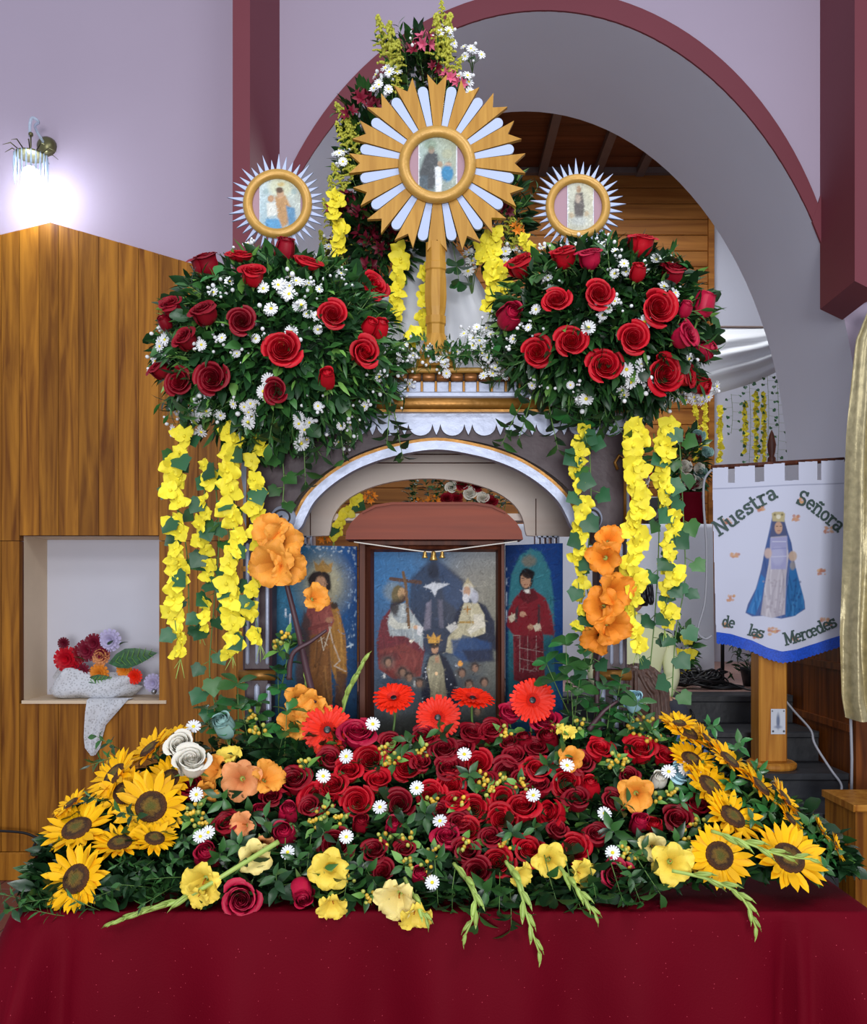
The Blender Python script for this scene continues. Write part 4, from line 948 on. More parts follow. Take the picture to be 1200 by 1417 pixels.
def berry_proto(seed):
    rr = random.Random(seed); pr = []; m = MB(); tips = []
    n = rr.randint(6, 9)
    for k in range(n):
        a = rr.uniform(0, 2*PI); r = rr.uniform(.4, 2.2); t = Vector((r*math.cos(a), r*math.sin(a), rr.uniform(-.8, .8))); tips.append(t)
        m.tube([(0, 0, -4), (t.x*.3, t.y*.3, -1.6), tuple(t)], .1, 4, False)
    pr.append(('stems', m.mesh('stems', 'stem_green'), None, None))
    for t in tips: pr.append(('berry', BER[0 if rr.random() < .65 else 1], T3(t) @ RX(rr.uniform(-.5, .5)) @ SC(rr.uniform(.8, 1.2)), None))
    for k in range(4): pr.append(('leaf', LM['ov', 'leaf_mid' if k % 2 else 'leaf_light'], RZ(k*1.57+rr.uniform(-.3, .3)) @ T3((0, .3, -1.2)) @ RX(.3) @ SC(rr.uniform(2.6, 4)), None))
    return pr
BERRY = [berry_proto(s) for s in range(4)]
def glad_floret(mt, seed):
    rr = random.Random(seed); pr = []
    for k in range(6):
        a = k*PI/3+rr.uniform(-.1, .1); m = MB(); big = .12 if k % 2 else 0
        V = []; Fc = []; nu, nv = 8, 7
        G = []
        for i in range(nv+1):
            v = i/nv; row = []
            rad = .08+.92*v**1.4*(1+big); z = 1.35*(1-(1-v)**1.6)-.42*v**4
            wd = .82*math.sin(PI*(.06+.80*v**1.1))**.8+.02
            for j in range(nu+1):
                u = -1+2*j/nu; rf = v*v*(.16*math.sin(u*7+i*1.1+seed+k*1.7)*(abs(u)**.7)+.10*math.sin(k*2.3+seed*3))
                row.append((rad-.1*u*u*v, u*wd*.62, z+rf+.10*u*u*v))
            G.append(row)
        R = np.array(RZ(a).to_3x3()); m.grid([[tuple(R @ np.array(p)) for p in row] for row in G]); pr.append(('petal', m.mesh('petal', mt), None, None))
    m = MB(); m.lathe([(.05, -.5), (.12, -.2), (.17, .15), (.1, .3)], n=8); pr.append(('tube', m.mesh('tube', 'bud_green'), None, None))
    m = MB(); m.tube([(0, 0, .1), (.03, .02, .55), (.1, .04, .8)], .035, 5); pr.append(('stamen', m.mesh('stamen', 'glad_throat'), None, None))
    return pr
GLAD = {mt: [glad_floret(mt, s) for s in range(2)] for mt in ('glad_yellow', 'glad_cream', 'glad_orange', 'glad_salmon', 'silk_orange')}
mm = MB(); V, Fc = leaf_geo(1, .26, .9, .05, (.35, 1, .9, .6, 0)); mm.add(V, Fc); mm.ball((0, .42, .03), .13, 7, 6, (.8, 3.0, .8)); GBUD = mm.mesh('bud', 'bud_green')
def glad_spike(path, label, cat='gladiolus', group=None, florets=(), mt='glad_yellow', stem_mt='bud_green', buds=8, start=0.0, bl=.05, r=.004, name='gladiolus', fl=.034):
    """a gladiolus stem along a path with pointed buds towards its tip and open florets at given (t, direction)"""
    pts = smooth_path(path, 6); root = thing(name, label, cat, pts[0], group)
    m = MB(); k = len(pts); m.tube(pts, [r*(1-.55*i/(k-1)) for i in range(k)], 6); m.build('stem', stem_mt, root, True)
    for i in range(buds):
        t = start+(1-start)*(i+.5)/buds; j = min(int(t*(k-1)), k-2); p = pts[j]; d = (pts[j+1]-pts[j]).normalized()
        side = d.orthogonal().normalized(); side = Quaternion(d, PI*(i % 2)+rnd(-.5, .5)+.8) @ side
        q = (d*1.0+side*.28).normalized(); M = q.to_track_quat('Y', 'Z').to_matrix().to_4x4()
        o = bpy.data.objects.new('bud', GBUD); COL.objects.link(o); o.parent = root
        o.matrix_basis = T3(p-Vector(wloc(root))) @ M @ SC(bl*(1.1-.45*i/buds))
    for t, dv, s in florets:
        p = pts[int(t*(k-1))]; d = Vector(dv).normalized(); pr = random.choice(GLAD[mt])
        fo = bpy.data.objects.new('floret', None); COL.objects.link(fo); fo.parent = root; fo.empty_display_size = .01
        fo.matrix_basis = T3(p-Vector(wloc(root))+d*.01) @ d.to_track_quat('Z', 'Y').to_matrix().to_4x4() @ RZ(rnd(0, 6)) @ SC(fl*s)
        for pn, me, mx, par in pr:
            c_ = bpy.data.objects.new(pn, me); COL.objects.link(c_); c_.parent = fo
    return root
def orchid_mesh(seed, mt):
    rr = random.Random(seed); m = MB()
    for k in range(5):
        a = k*2*PI/5+rr.uniform(-.15, .15); big = 1.0 if k in (1, 4) else .78
        G = []
        for i in range(5):
            v = i/4; wd = .52*math.sin(PI*(.16+.80*v))**.6*big; row = []
            for j in range(5):
                u = -1+.5*j; row.append((u*wd, .08+v*big*(1-.10*u*u), .12*v*v-.10*u*u*v+.08*math.sin(3*u+k+seed)*v))
            G.append(row)
        R = np.array((RZ(a) @ RX(rr.uniform(-.35, .35))).to_3x3()); m.grid([[tuple(R @ np.array(p)) for p in row] for row in G])
    m.ball((0, 0, .08), .15, 6, 4)
    return m.mesh('blossom', mt)
ORC = [orchid_mesh(s, 'petal_yellow') for s in range(4)]
def sprig_proto(seed, n, leaf, mts, L=1.0, ll=.34, up=.7, whorl=False):
    """leafy twig along +Z, length 1"""
    rr = random.Random(seed); pr = []; m = MB(); b = rr.uniform(-.15, .15)
    m.tube([(0, 0, -.3), (b*.3, 0, .3), (b, b*.5, L)], [.014, .012, .006], 5); pr.append(('stem', m.mesh('stem', 'stem_green'), None, None))
    for k in range(n):
        t = (k+1)/n; a = k*2.4 if not whorl else k*1.3; h = t*L if not whorl else L*(.55+.45*(k//5)/(max(1, n//5)))
        M = T3((b*t*t, b*.5*t*t, h)) @ RZ(a) @ RX(up*(.6+.7*t)+rr.uniform(-.25, .25)) @ RY(rr.uniform(-.4, .4)) @ SC(ll*rr.uniform(.75, 1.15))
        pr.append(('leaf', LM[leaf, rr.choice(mts)], M, None))
    return pr
SPR_NA = [sprig_proto(s, 13, 'na', ['leaf_dark', 'leaf_mid', 'leaf_mid'], 1, .36, .6) for s in range(3)]
SPR_OV = [sprig_proto(s+5, 10, 'ov', ['leaf_dark', 'leaf_mid'], 1, .36, .5) for s in range(3)]
SPR_BIG = [sprig_proto(s+30, 7, 'ov', ['leaf_dark', 'leaf_mid', 'leaf_mid'], .8, .62, .45) for s in range(3)]
SPR_GLS = [sprig_proto(s+50, 8, 'ov', ['leaf_shine', 'leaf_shine', 'leaf_mid'], .7, .58, .4) for s in range(3)]
SPR_RO = [sprig_proto(s+9, 9, 'ro', ['leaf_shine', 'leaf_shine', 'leaf_mid'], 1, .40, .35, True) for s in range(3)]
def plume_proto(seed):
    rr = random.Random(seed); pr = []; m = MB(); m.tube([(0, 0, -.4), (0, 0, .5), (.06, 0, 1)], [.012, .01, .005], 5); pr.append(('stem', m.mesh('stem', 'stem_green'), None, None))
    m = MB()
    for k in range(22):
        t = k/21; a = k*2.4; L = .27*(1-t*.78); z = .18+.80*t
        for q in range(7):
            s = q/6; p = (L*s*math.cos(a)+.06*t+rr.uniform(-.015, .015), L*s*math.sin(a)+rr.uniform(-.015, .015), z+L*.6*s-.12*s*s); m.ball(p, .040-.014*s, 5, 3)
    pr.append(('plume', m.mesh('plume', 'solidago'), None, None)); pr[-1] = pr[-1]
    for k in range(6): pr.append(('leaf', LM['na', 'leaf_mid'], T3((0, 0, -.1+.1*k)) @ RZ(k*2.4) @ RX(.8) @ SC(.22), None))
    return pr
PLUME = [plume_proto(s) for s in range(3)]
def lily_proto(mt, seed, n=4):
    """alstroemeria head: several small trumpets on short stalks (unit = head radius)"""
    rr = random.Random(seed); pr = []; m = MB(); heads = []
    for k in range(n):
        a = k*2*PI/n+.4; d = Vector((math.cos(a)*.6, math.sin(a)*.6, .55)); heads.append(d); m.tube([(0, 0, -1.6), (0, 0, -.5), tuple(d*.5)], .05, 4)
    pr.append(('stalks', m.mesh('stalks', 'stem_green'), None, None))
    for k, d in enumerate(heads):
        f = MB()
        for j in range(6):
            V, Fc = leaf_geo(.75, .34, .3, .3, (.3, .8, 1, .7, 0)); R = np.array((RZ(j*PI/3) @ RX(.95 if j % 2 else .75)).to_3x3()); f.add([tuple(R @ np.array(v)) for v in V], Fc)
        pr.append(('bloom', f.mesh('bloom', mt), T3(d*.6) @ d.to_track_quat('Z', 'Y').to_matrix().to_4x4() @ SC(rr.uniform(.8, 1.1)), None))
    return pr
LILY = {mt: [lily_proto(mt, s) for s in range(2)] for mt in ('rose_burgundy', 'pink_petal', 'petal_white', 'silk_magenta', 'silk_orange')}
# ------------------------------------------------------------------ surfaces the flowers sit on
CAM = Vector((0, 0, EYE))
def ray(px, py): return Vector(((px-HX)/F, 1, -(py-HY)/F))
def on_ell(px, py, c, r):
    """point of the ellipsoid (centre, radii) seen at a pixel, and its outward normal"""
    d = ray(px, py); o = CAM-c; D = Vector((d.x/r[0], d.y/r[1], d.z/r[2])); O = Vector((o.x/r[0], o.y/r[1], o.z/r[2]))
    a = D.dot(D); b = 2*O.dot(D); k = O.dot(O)-1; disc = b*b-4*a*k
    t = (-b-math.sqrt(disc))/(2*a) if disc > 0 else -b/(2*a)
    p = CAM+d*t; n = Vector(((p.x-c.x)/r[0]**2, (p.y-c.y)/r[1]**2, (p.z-c.z)/r[2]**2)).normalized()
    return p, n
def mp(px, py, d=0):
    Y = float(np.interp(py, [960, 985, 1120, 1235, 1330], [2.11, 2.09, 1.92, 1.755, 1.70]))-d
    return P(px, py, Y)
MN = Vector((0, -.80, .60))
TOCAM = Vector((0, -1, .15))
def rdir(base, amt): return (Vector(base).normalized()+Vector((rnd(-amt, amt), rnd(-amt, amt)*.6, rnd(-amt, amt)))).normalized()
def rquat(d): return Vector(d).normalized().to_track_quat('Y', 'Z') @ Quaternion((0, 1, 0), rnd(-1.3, 1.3))
TEMPS = [(*LEAF_OV, 0), (*LEAF_OV, 1), (*LEAF_NA, 0), (*LEAF_NA, 1), (*LEAF_RO, 0), (*LEAF_OV, 2), (*LEAF_NA, 2)]
LEAFM = ['leaf_dark', 'leaf_mid', 'leaf_light']
def roses(lst, fn, base, label, group, Yoff=0):
    for it in lst:
        px, py, r, kd, mt = it[:5]; p, n = fn(px, py); dv = it[5] if len(it) > 5 else None
        s = r*S(p.y)*1.10; p = p+Vector((0, -Yoff, 0))
        if dv is None:
            dv = rdir(n*.55+Vector((0, -1, .25))*.75, .16) if kd == 'open' else rdir(n*.6+Vector((0, -.45, .75)), .2)
        dv = Vector(dv).normalized()
        sc_ = {'open': s/1.15, 'half': s/.85, 'bud': s/.62}[kd]
        pr = random.choice(ROSE[mt, kd]); base_p = p-dv*sc_*(.45 if kd == 'open' else .6)
        lb = label[kd] if isinstance(label, dict) else label
        if mt != 'rose_red' and isinstance(lb, dict): pass
        place(pr, 'rose', lb if isinstance(lb, str) else lb[mt], 'rose', base_p, dv, sc_, None, group)
# ------------------------------------------------------------------ the two big bouquets on the shrine's corners
def bouquet(cpx, cpy, Y, rpx, rpy, ry, nm, where, rl, extra):
    c = P(cpx, cpy, Y); r = (rpx*S(Y), ry, rpy*S(Y)); items = []
    for _ in range(4600):
        v = Vector((random.gauss(0, 1), random.gauss(0, 1)-.5, random.gauss(0, 1))).normalized(); q = rnd(.62, 1.0)
        if v.y > .6: continue
        p = Vector((c.x+v.x*r[0]*q, c.y+v.y*r[1]*q, c.z+v.z*r[2]*q))
        d = (v+Vector((rnd(-.8, .8), rnd(-.5, .5), rnd(-.8, .6)))).normalized()
        k = random.choices([0, 1, 2, 3, 4, 5, 6], [3, 2, 5, 5, 1, .4, .6])[0]
        items.append((k, p, rquat(d), rnd(.035, .062)*.85))
    m = MB(); m.ball(c, 1, 24, 14, (r[0]*.74, r[1]*.74, r[2]*.74)); tag(m.build('foam_ball', 'leaf_dark', None, True, c), 'dark green foam ball inside the rose bouquet '+where, 'floral foam')
    o = scatter('bouquet_greenery', LEAFM, TEMPS, items); tag(o, 'dense dark leaves filling the rose bouquet '+where, 'foliage', kind='stuff')
    fn = lambda a, b: on_ell(a, b, c, r)
    lab = {'open': 'open red rose facing out of the bouquet '+where, 'half': 'half-open red rose in the bouquet '+where, 'bud': 'closed dark red rosebud in the bouquet '+where}
    roses(rl, fn, None, lab, 'roses in the bouquet '+where, .03)
    g2 = 'daisy sprigs in the bouquet '+where
    for px, py, kind, s in extra:
        p, n = fn(px, py); pr = random.choice({'a': ASTS, '1': AST1, 'b': ASTB}[kind])
        place(pr, 'daisy_sprig', {'a': 'sprig of small white daisies in the bouquet ', '1': 'single white daisy in the bouquet ', 'b': 'sprig of tiny white buds in the bouquet '}[kind]+where, 'daisies', p+n*.006, rdir(n+Vector((0, -.6, .1)), .25), s*S(p.y), None, g2)
    for _ in range(44):
        a = rnd(0, 2*PI); q = rnd(.70, 1.0); px = cpx+rpx*q*math.cos(a); py = cpy+rpy*q*math.sin(a); p, n = fn(px, py)
        out = Vector((math.cos(a), 0, -math.sin(a)-.1))
        d = (n*.5+out*.8+Vector((rnd(-.4, .4), rnd(-.3, .1), rnd(-.3, .3)))).normalized()
        ki = random.choices([0, 1, 2], [5, 2, 1])[0]; pr = random.choice((SPR_NA, SPR_OV, SPR_RO)[ki])
        place(pr, 'leafy_sprig', ('narrow-leaved', 'broad-leaved', 'round-leaved')[ki]+' green twig sticking out of the bouquet '+where, 'foliage', p-d*.07, d, rnd(.085, .115), None, 'twigs in the bouquet '+where)
o_, h_, b_, R_, D_, K_ = 'open', 'half', 'bud', 'rose_red', 'rose_dark', 'rose_pink'
WL_ = 'beside the wood-panelled wall'; WR_ = 'beside the open arch'
bouquet(388, 492, 2.11, 166, 132, .20, 'l', WL_,
  [(290, 372, 21, h_, D_), (336, 360, 19, o_, R_, (.1, -.5, .9)), (355, 388, 17, h_, R_), (398, 352, 15, b_, D_), (430, 370, 21, o_, R_, (.3, -.5, .85)), (517, 406, 20, h_, R_, (.5, -.7, .3)),
   (463, 441, 20, o_, R_), (338, 450, 19, o_, D_), (287, 440, 18, h_, D_), (243, 431, 16, h_, D_), (262, 476, 16, h_, D_), (394, 488, 25, o_, R_, (.05, -1, .1)), (298, 528, 23, o_, D_), (252, 532, 19, o_, D_),
   (227, 515, 15, h_, D_), (385, 545, 17, o_, D_), (505, 495, 20, h_, R_, (.3, -.8, .1)), (527, 460, 13, b_, R_), (513, 457, 11, b_, R_), (455, 528, 13, b_, R_), (233, 452, 10, b_, D_)],
  [(385, 400, 'a', 9), (402, 412, 'a', 10), (410, 395, 'a', 8), (376, 432, '1', 10), (404, 462, '1', 10), (438, 440, 'a', 7), (372, 524, '1', 10), (365, 540, '1', 10), (347, 580, '1', 11), (415, 608, '1', 11), (420, 590, 'a', 8),
   (485, 600, 'a', 8), (470, 585, 'b', 8), (275, 575, 'a', 9), (290, 565, 'a', 9), (250, 565, 'a', 7), (245, 590, 'b', 7), (228, 480, 'a', 8), (222, 500, 'b', 8), (232, 450, 'b', 8), (300, 410, 'b', 8), (320, 395, '1', 8),
   (310, 470, 'b', 7), (282, 478, 'b', 8), (355, 470, 'b', 8), (440, 405, 'b', 7), (470, 385, 'b', 7), (520, 520, 'b', 8), (545, 495, 'b', 8), (560, 530, 'b', 7), (340, 560, 'a', 7), (440, 560, 'b', 7), (330, 490, 'b', 6), (560, 560, 'b', 7), (500, 560, 'b', 7), (345, 345, 'b', 7)])
bouquet(832, 462, 2.11, 146, 116, .19, 'r', WR_,
  [(718, 375, 18, h_, R_, (-.4, -.6, .7)), (777, 362, 18, h_, R_), (814, 364, 17, h_, K_), (767, 421, 19, o_, R_), (826, 413, 20, o_, R_), (703, 443, 18, b_, K_, (.3, -.9, .2)), (741, 492, 21, o_, R_, (-.2, -1, 0)), (788, 478, 22, o_, R_), (834, 511, 24, o_, R_, (0, -1, .1)),
   (873, 473, 22, o_, R_), (907, 432, 25, o_, R_), (883, 345, 19, h_, R_), (926, 384, 17, h_, D_), (878, 383, 11, b_, R_), (968, 426, 16, b_, K_, (.3, -.3, 1)), (941, 470, 19, h_, K_, (.6, -.7, .2)), (916, 522, 26, o_, R_), (943, 525, 17, h_, R_, (.8, -.6, 0)), (970, 490, 14, b_, K_, (.7, -.6, .1)), (964, 538, 13, b_, R_, (.6, -.6, -.3)), (943, 433, 10, b_, K_)],
  [(905, 365, 'a', 9), (862, 370, 'a', 7), (890, 448, '1', 11), (885, 518, 'a', 10), (870, 525, 'a', 10), (865, 510, '1', 10), (815, 455, '1', 10), (840, 430, 'a', 7), (850, 420, 'b', 7), (810, 548, '1', 11), (900, 565, 'a', 9), (930, 545, 'a', 8), (948, 495, '1', 9), (955, 545, 'a', 8),
   (760, 390, 'b', 7), (745, 430, '1', 7), (850, 355, 'b', 8), (835, 345, 'b', 7), (800, 345, 'b', 7), (735, 455, 'b', 7), (690, 485, 'a', 7), (695, 500, 'a', 8), (715, 470, 'b', 8), (755, 350, 'b', 7), (930, 410, 'b', 8), (975, 545, 'a', 8), (790, 530, 'b', 7), (740, 530, 'b', 7), (915, 400, '1', 8), (680, 455, 'b', 7)])
# greens and white asters lying along the cornice between the bouquets
for k, (px, py, kd) in enumerate([(572, 495, 'b'), (590, 487, 'b'), (612, 500, 'a'), (632, 490, 'b'), (655, 470, 'a'), (668, 492, 'a'), (685, 512, 'a'), (680, 465, 'b'), (660, 455, 'b'), (560, 480, 'b')]):
    p = P(px, py, 2.10-.002*k); pr = random.choice(ASTS if kd == 'a' else ASTB)
    place(pr, 'daisy_sprig', 'white daisy sprig lying on the gilt cornice before the sunburst stem', 'daisies', p, rdir((0, -.8, .5), .3), 7*S(2.1), None, 'daisy sprigs along the cornice')
for k in range(30):
    px = rnd(545, 725); p = P(px, rnd(480, 500)+abs(px-635)*-.05, rnd(2.07, 2.13)); d = rdir((random.choice((-1, 1))*.9, -.4, rnd(-.35, .3)), .25)
    place(random.choice(random.choice((SPR_NA, SPR_OV, SPR_RO))), 'leafy_sprig', 'short green twig lying on the gilt cornice before the sunburst stem', 'foliage', p, d, rnd(.045, .07), None, 'twigs along the cornice')
for (px, py, dx, dz, s) in ((540, 575, -.1, -1, .11), (548, 600, .2, -1, .10), (735, 570, -.3, -.9, .11), (718, 585, -.4, -.8, .1), (760, 580, .1, -1, .11), (800, 580, .1, -1, .1), (840, 580, .3, -.9, .1), (420, 630, .2, -1, .11), (470, 600, .1, -1, .1)):
    place(random.choice(SPR_OV), 'leafy_sprig', 'broad-leaved green twig hanging down over the silver valance', 'foliage', P(px, py, 2.06)+Vector((0, 0, .03)), (dx, -.35, dz), s, None, 'twigs hanging over the valance')
# ------------------------------------------------------------------ tall spray of flowers behind the sunburst, on a cloth-draped stand
m = MB(); c = P(598, 0, 2.40); G = []
for i in range(15):
    t = i/14; z = P(0, 330, 2.4).z*(1-t)+(ZR+.002)*t; row = []
    for j in range(33):
        a = PI+PI*j/32*1.0; R = (.03+.21*t**.7)*(1+.07*math.sin(a*9+t*2)+.04*math.sin(a*17))
        row.append((c.x+R*math.cos(a)*1.05, 2.40+R*math.sin(a)*.62, z))
    G.append(row)
m.grid(G); G2 = [[(x, 2.40+.01*math.sin(j), z) for j, (x, y, z) in enumerate(r)] for r in G]
tag(m.build('draped_stand', 'satin_white', None, True, (c.x, 2.4, ZR)), 'white satin cloth draped over a stand behind the sunburst stem', 'cloth')
items = []
def fill(cpx, cpy, rpx, rpy, Y, ry, n):
    for _ in range(n):
        v = Vector((random.gauss(0, 1), random.gauss(0, 1)-.4, random.gauss(0, 1))).normalized(); q = rnd(.3, 1)
        p = P(cpx, cpy, Y)+Vector((v.x*rpx*S(Y)*q, v.y*ry*q, v.z*rpy*S(Y)*q))
        items.append((random.choices([0, 1, 2, 3, 5], [5, 3, 3, 2, .5])[0], p, rquat((v.x, v.y-.4, v.z+.3)), rnd(.03, .055)))
fill(580, 110, 38, 65, 2.36, .06, 300); fill(515, 230, 45, 110, 2.36, .08, 600); fill(525, 330, 60, 60, 2.33, .09, 600); fill(690, 300, 45, 65, 2.36, .07, 340); fill(600, 240, 70, 130, 2.40, .05, 500)
tag(scatter('spray_greenery', LEAFM, TEMPS, items), 'green leaves of the tall flower spray rising behind the sunburst', 'foliage', kind='stuff')
YQ = 2.29
for px, py, dx, s in ((460, 270, -.3, .10), (490, 200, -.2, .12), (472, 190, -.5, .09), (530, 55, -.1, .12), (616, 55, .1, .13), (705, 310, .2, .09), (450, 340, -.3, .09), (540, 75, -.05, .15), (552, 85, .1, .11), (607, 60, .05, .14), (620, 90, .15, .13), (632, 95, .45, .09), (550, 115, .1, .09), (478, 165, -.5, .11), (485, 185, -.35, .10), (480, 230, -.4, .11), (468, 250, -.5, .10), (612, 20, 0, .07), (455, 300, -.4, .10), (470, 330, -.3, .10), (715, 330, .4, .1)):
    place(random.choice(PLUME), 'goldenrod_stem', 'feathery yellow goldenrod stem in the spray behind the sunburst', 'goldenrod', P(px, py, YQ)-Vector((dx*s*.5, 0, s*.45)), (dx, -.1, 1), s*.92, None, 'goldenrod in the spray behind the sunburst')
for px, py, r, mt in ((588, 62, 17, 'pink_petal'), (575, 72, 14, 'rose_burgundy'), (622, 110, 14, 'pink_petal'), (500, 140, 17, 'rose_burgundy'), (515, 150, 15, 'rose_burgundy'), (485, 160, 14, 'rose_burgundy'), (480, 280, 16, 'rose_burgundy'), (465, 290, 15, 'rose_burgundy'), (505, 330, 20, 'rose_burgundy'), (530, 345, 20, 'rose_burgundy'), (498, 300, 18, 'rose_burgundy'), (545, 320, 17, 'rose_burgundy'), (600, 95, 12, 'rose_burgundy'), (700, 295, 14, 'rose_burgundy'), (715, 320, 12, 'silk_orange'), (690, 285, 12, 'pink_petal'), (510, 372, 17, 'rose_burgundy'), (636, 118, 12, 'pink_petal')):
    lb = {'rose_burgundy': 'burgundy alstroemeria head in the spray behind the sunburst', 'pink_petal': 'pink alstroemeria head in the spray behind the sunburst', 'silk_orange': 'orange alstroemeria head in the spray beside the narrow saint medallion'}[mt]
    place(random.choice(LILY[mt]), 'alstroemeria', lb, 'flower', P(px, py, YQ-.01), rdir((0, -.8, .5), .4), r*S(YQ), None, 'alstroemeria in the spray' if mt != 'silk_orange' else None)
for px, py, r in ((535, 98, 9), (583, 58, 8), (652, 70, 8), (646, 108, 9), (525, 120, 8), (465, 330, 9), (455, 345, 9), (650, 355, 12), (505, 220, 8), (700, 350, 9), (470, 215, 8), (620, 45, 8)):
    place(random.choice(ASTS), 'daisy_sprig', 'sprig of white blossoms in the spray behind the sunburst', 'daisies', P(px, py, YQ-.015), rdir((0, -.8, .5), .4), r*S(YQ)*.8, None, 'white sprigs in the spray')
for k in range(20):
    px, py = random.choice([(rnd(545, 620), rnd(70, 130)), (rnd(475, 520), rnd(180, 360)), (rnd(660, 740), rnd(260, 380)), (rnd(500, 560), rnd(330, 400))])
    place(random.choice(SPR_NA+SPR_OV), 'leafy_sprig', 'leafy twig in the spray behind the sunburst', 'foliage', P(px, py, YQ+.02), rdir(((px-590)/200, -.3, .7), .2), rnd(.06, .085), None, 'twigs in the spray behind the sunburst')
place(SPR_RO[0], 'leafy_sprig', 'glossy round-leaved twig hanging beside the sunburst stem', 'foliage', P(628, 345, 2.2), (.15, -.3, -1), .09)
# ------------------------------------------------------------------ hanging garlands
def garland(pts, Y, r, n, label, group, leaves=0, zz=8, yj=.02, tails=True, mts=ORC):
    path = smooth_path([P(x, y, Y+rnd(-.006, .006)) for x, y in pts], 10); root = thing('orchid_garland', label, 'garland', path[0], group)
    k = len(path); w0 = Vector(wloc(root))
    m = MB(); m.tube(path, .0013, 4); m.build('cord', 'stem_green', root, True)
    for i in range(n):
        t = (i+rnd(.1, .9))/n; p = path[int(t*(k-1))]+Vector((rnd(-zz, zz)*S(Y), -rnd(.0, yj), 0))
        d = Vector((rnd(-.9, .9), -1, rnd(-.5, .6))).normalized()
        o = bpy.data.objects.new('blossom', random.choice(mts)); COL.objects.link(o); o.parent = root
        o.matrix_basis = T3(p-w0) @ d.to_track_quat('Z', 'Y').to_matrix().to_4x4() @ RZ(rnd(0, 6.28)) @ SC(r*S(Y)*rnd(.95, 1.3)*(1 if t < .85 else .85))
    for i in range(leaves):
        t = (i+.5)/leaves; p = path[int(t*(k-1))]; sd = -1 if i % 2 else 1
        d = Vector((sd*rnd(.4, 1), -.5, rnd(-1, -.2))).normalized()
        o = bpy.data.objects.new('leaf', LM['ivy', 'leaf_ivy']); COL.objects.link(o); o.parent = root
        o.matrix_basis = T3(p-w0+Vector((sd*.006, -.014, 0))) @ face_mat(d, (rnd(-.5, .5), -1, rnd(-.1, .5))) @ SC(rnd(.032, .042))
    if tails:
        m = MB(); e = path[-1]
        for q in range(4): m.tube([e, e+Vector((rnd(-.015, .015), rnd(-.01, 0), -rnd(.02, .045)))], [.0012, .0006], 4)
        m.build('tassel', 'bud_green', root, True)
    return root
GL = 'yellow orchid garlands hanging from the bouquets'
garland([(250, 600), (245, 680), (248, 760), (240, 830), (250, 912)], 2.04, 15, 23, 'thick yellow orchid garland hanging before the white niche edge', GL, 4)
garland([(285, 640), (282, 720), (286, 790), (276, 872)], 2.06, 12, 14, 'thin yellow orchid garland between two thick ones beside the wood panelling', GL, 6)
garland([(322, 600), (320, 680), (325, 760), (318, 830), (322, 908)], 2.03, 15.5, 23, 'thick yellow orchid garland hanging just outside the fluted column beside the wood panelling', GL, 5)
garland([(358, 608), (352, 680), (360, 760), (352, 830), (360, 890)], 2.05, 13, 17, 'yellow orchid garland hanging in front of the fluted column beside the wood panelling', GL, 2)
garland([(806, 596), (798, 660), (806, 720), (800, 790), (806, 870)], 2.05, 13, 19, 'yellow orchid garland with ivy beside the saint in red', GL, 9)
garland([(878, 588), (882, 660), (880, 740), (878, 820), (882, 900)], 2.03, 16, 27, 'thickest yellow orchid garland hanging outside the column beside the arch', GL, 0)
garland([(925, 590), (918, 660), (930, 730), (925, 800), (920, 872)], 2.05, 14, 21, 'yellow orchid garland with ivy hanging furthest from the column towards the banner', GL, 8)
G3 = 'short orchid garlands behind the sunburst'
garland([(555, 350), (550, 400), (552, 445)], 2.24, 13, 10, 'short yellow orchid strand hanging before the draped stand', G3, 0, 4)
garland([(590, 370), (586, 420), (588, 475)], 2.22, 10, 8, 'thin yellow orchid strand close beside the sunburst stem', G3, 0, 3)
garland([(684, 325), (672, 360), (690, 395), (680, 430)], 2.20, 13, 18, 'bunched yellow orchid strand beside the bouquet by the open arch', G3, 0, 12)
garland([(470, 270), (466, 310), (472, 350)], 2.22, 13, 9, 'short yellow orchid strand beside the lady and child medallion', G3, 0, 6)
garland([(720, 330), (735, 350), (738, 372)], 2.22, 9, 7, 'small yellow orchid strand beside the narrow saint medallion', G3, 0, 5)
garland([(575, 460), (568, 485)], 2.13, 12, 3, 'last yellow orchid blossoms above the gilt cornice', None, 0, 3, tails=False)
def ivy(pts, Y, n, r, label, group='ivy strands hanging from the bouquets', mt='leaf_ivy'):
    path = smooth_path([P(x, y, Y) for x, y in pts], 10); root = thing('ivy_strand', label, 'ivy', path[0], group); k = len(path); w0 = Vector(wloc(root))
    m = MB(); m.tube(path, .0016, 4)
    for i in range(n):
        t = (i+.5)/n; p = path[int(t*(k-1))]; sd = -1 if i % 2 else 1; q = p+Vector((sd*rnd(4, 12)*S(Y), -rnd(.002, .015), -rnd(.0, .012)))
        m.tube([p, q], .001, 4); d = Vector((sd*rnd(.1, .9), -.45, rnd(-1, -.3))).normalized()
        o = bpy.data.objects.new('leaf', LM['ivy', random.choice((mt, mt, 'leaf_mid'))]); COL.objects.link(o); o.parent = root
        o.matrix_basis = T3(q-w0) @ face_mat(d, (rnd(-.6, .6), -1, rnd(-.2, .5))) @ SC(r*S(Y)*rnd(.85, 1.15))
    m.build('vine', 'stem_green', root, True); return root
ivy([(295, 640), (303, 740), (296, 840), (290, 930), (300, 985)], 2.07, 16, 22, 'long ivy strand between the yellow garlands beside the wood panelling')
ivy([(318, 620), (316, 720), (322, 800), (318, 860)], 2.07, 9, 20, 'ivy strand behind the thick yellow garland beside the wood panelling')
ivy([(262, 600), (238, 660), (258, 760), (262, 880)], 2.075, 9, 20, 'ivy strand at the garland nearest the white niche')
ivy([(382, 560), (388, 610), (393, 660), (391, 700)], 2.09, 7, 19, 'thin ivy vine hanging over the silver scroll beside the wood panelling', mt='leaf_mid')
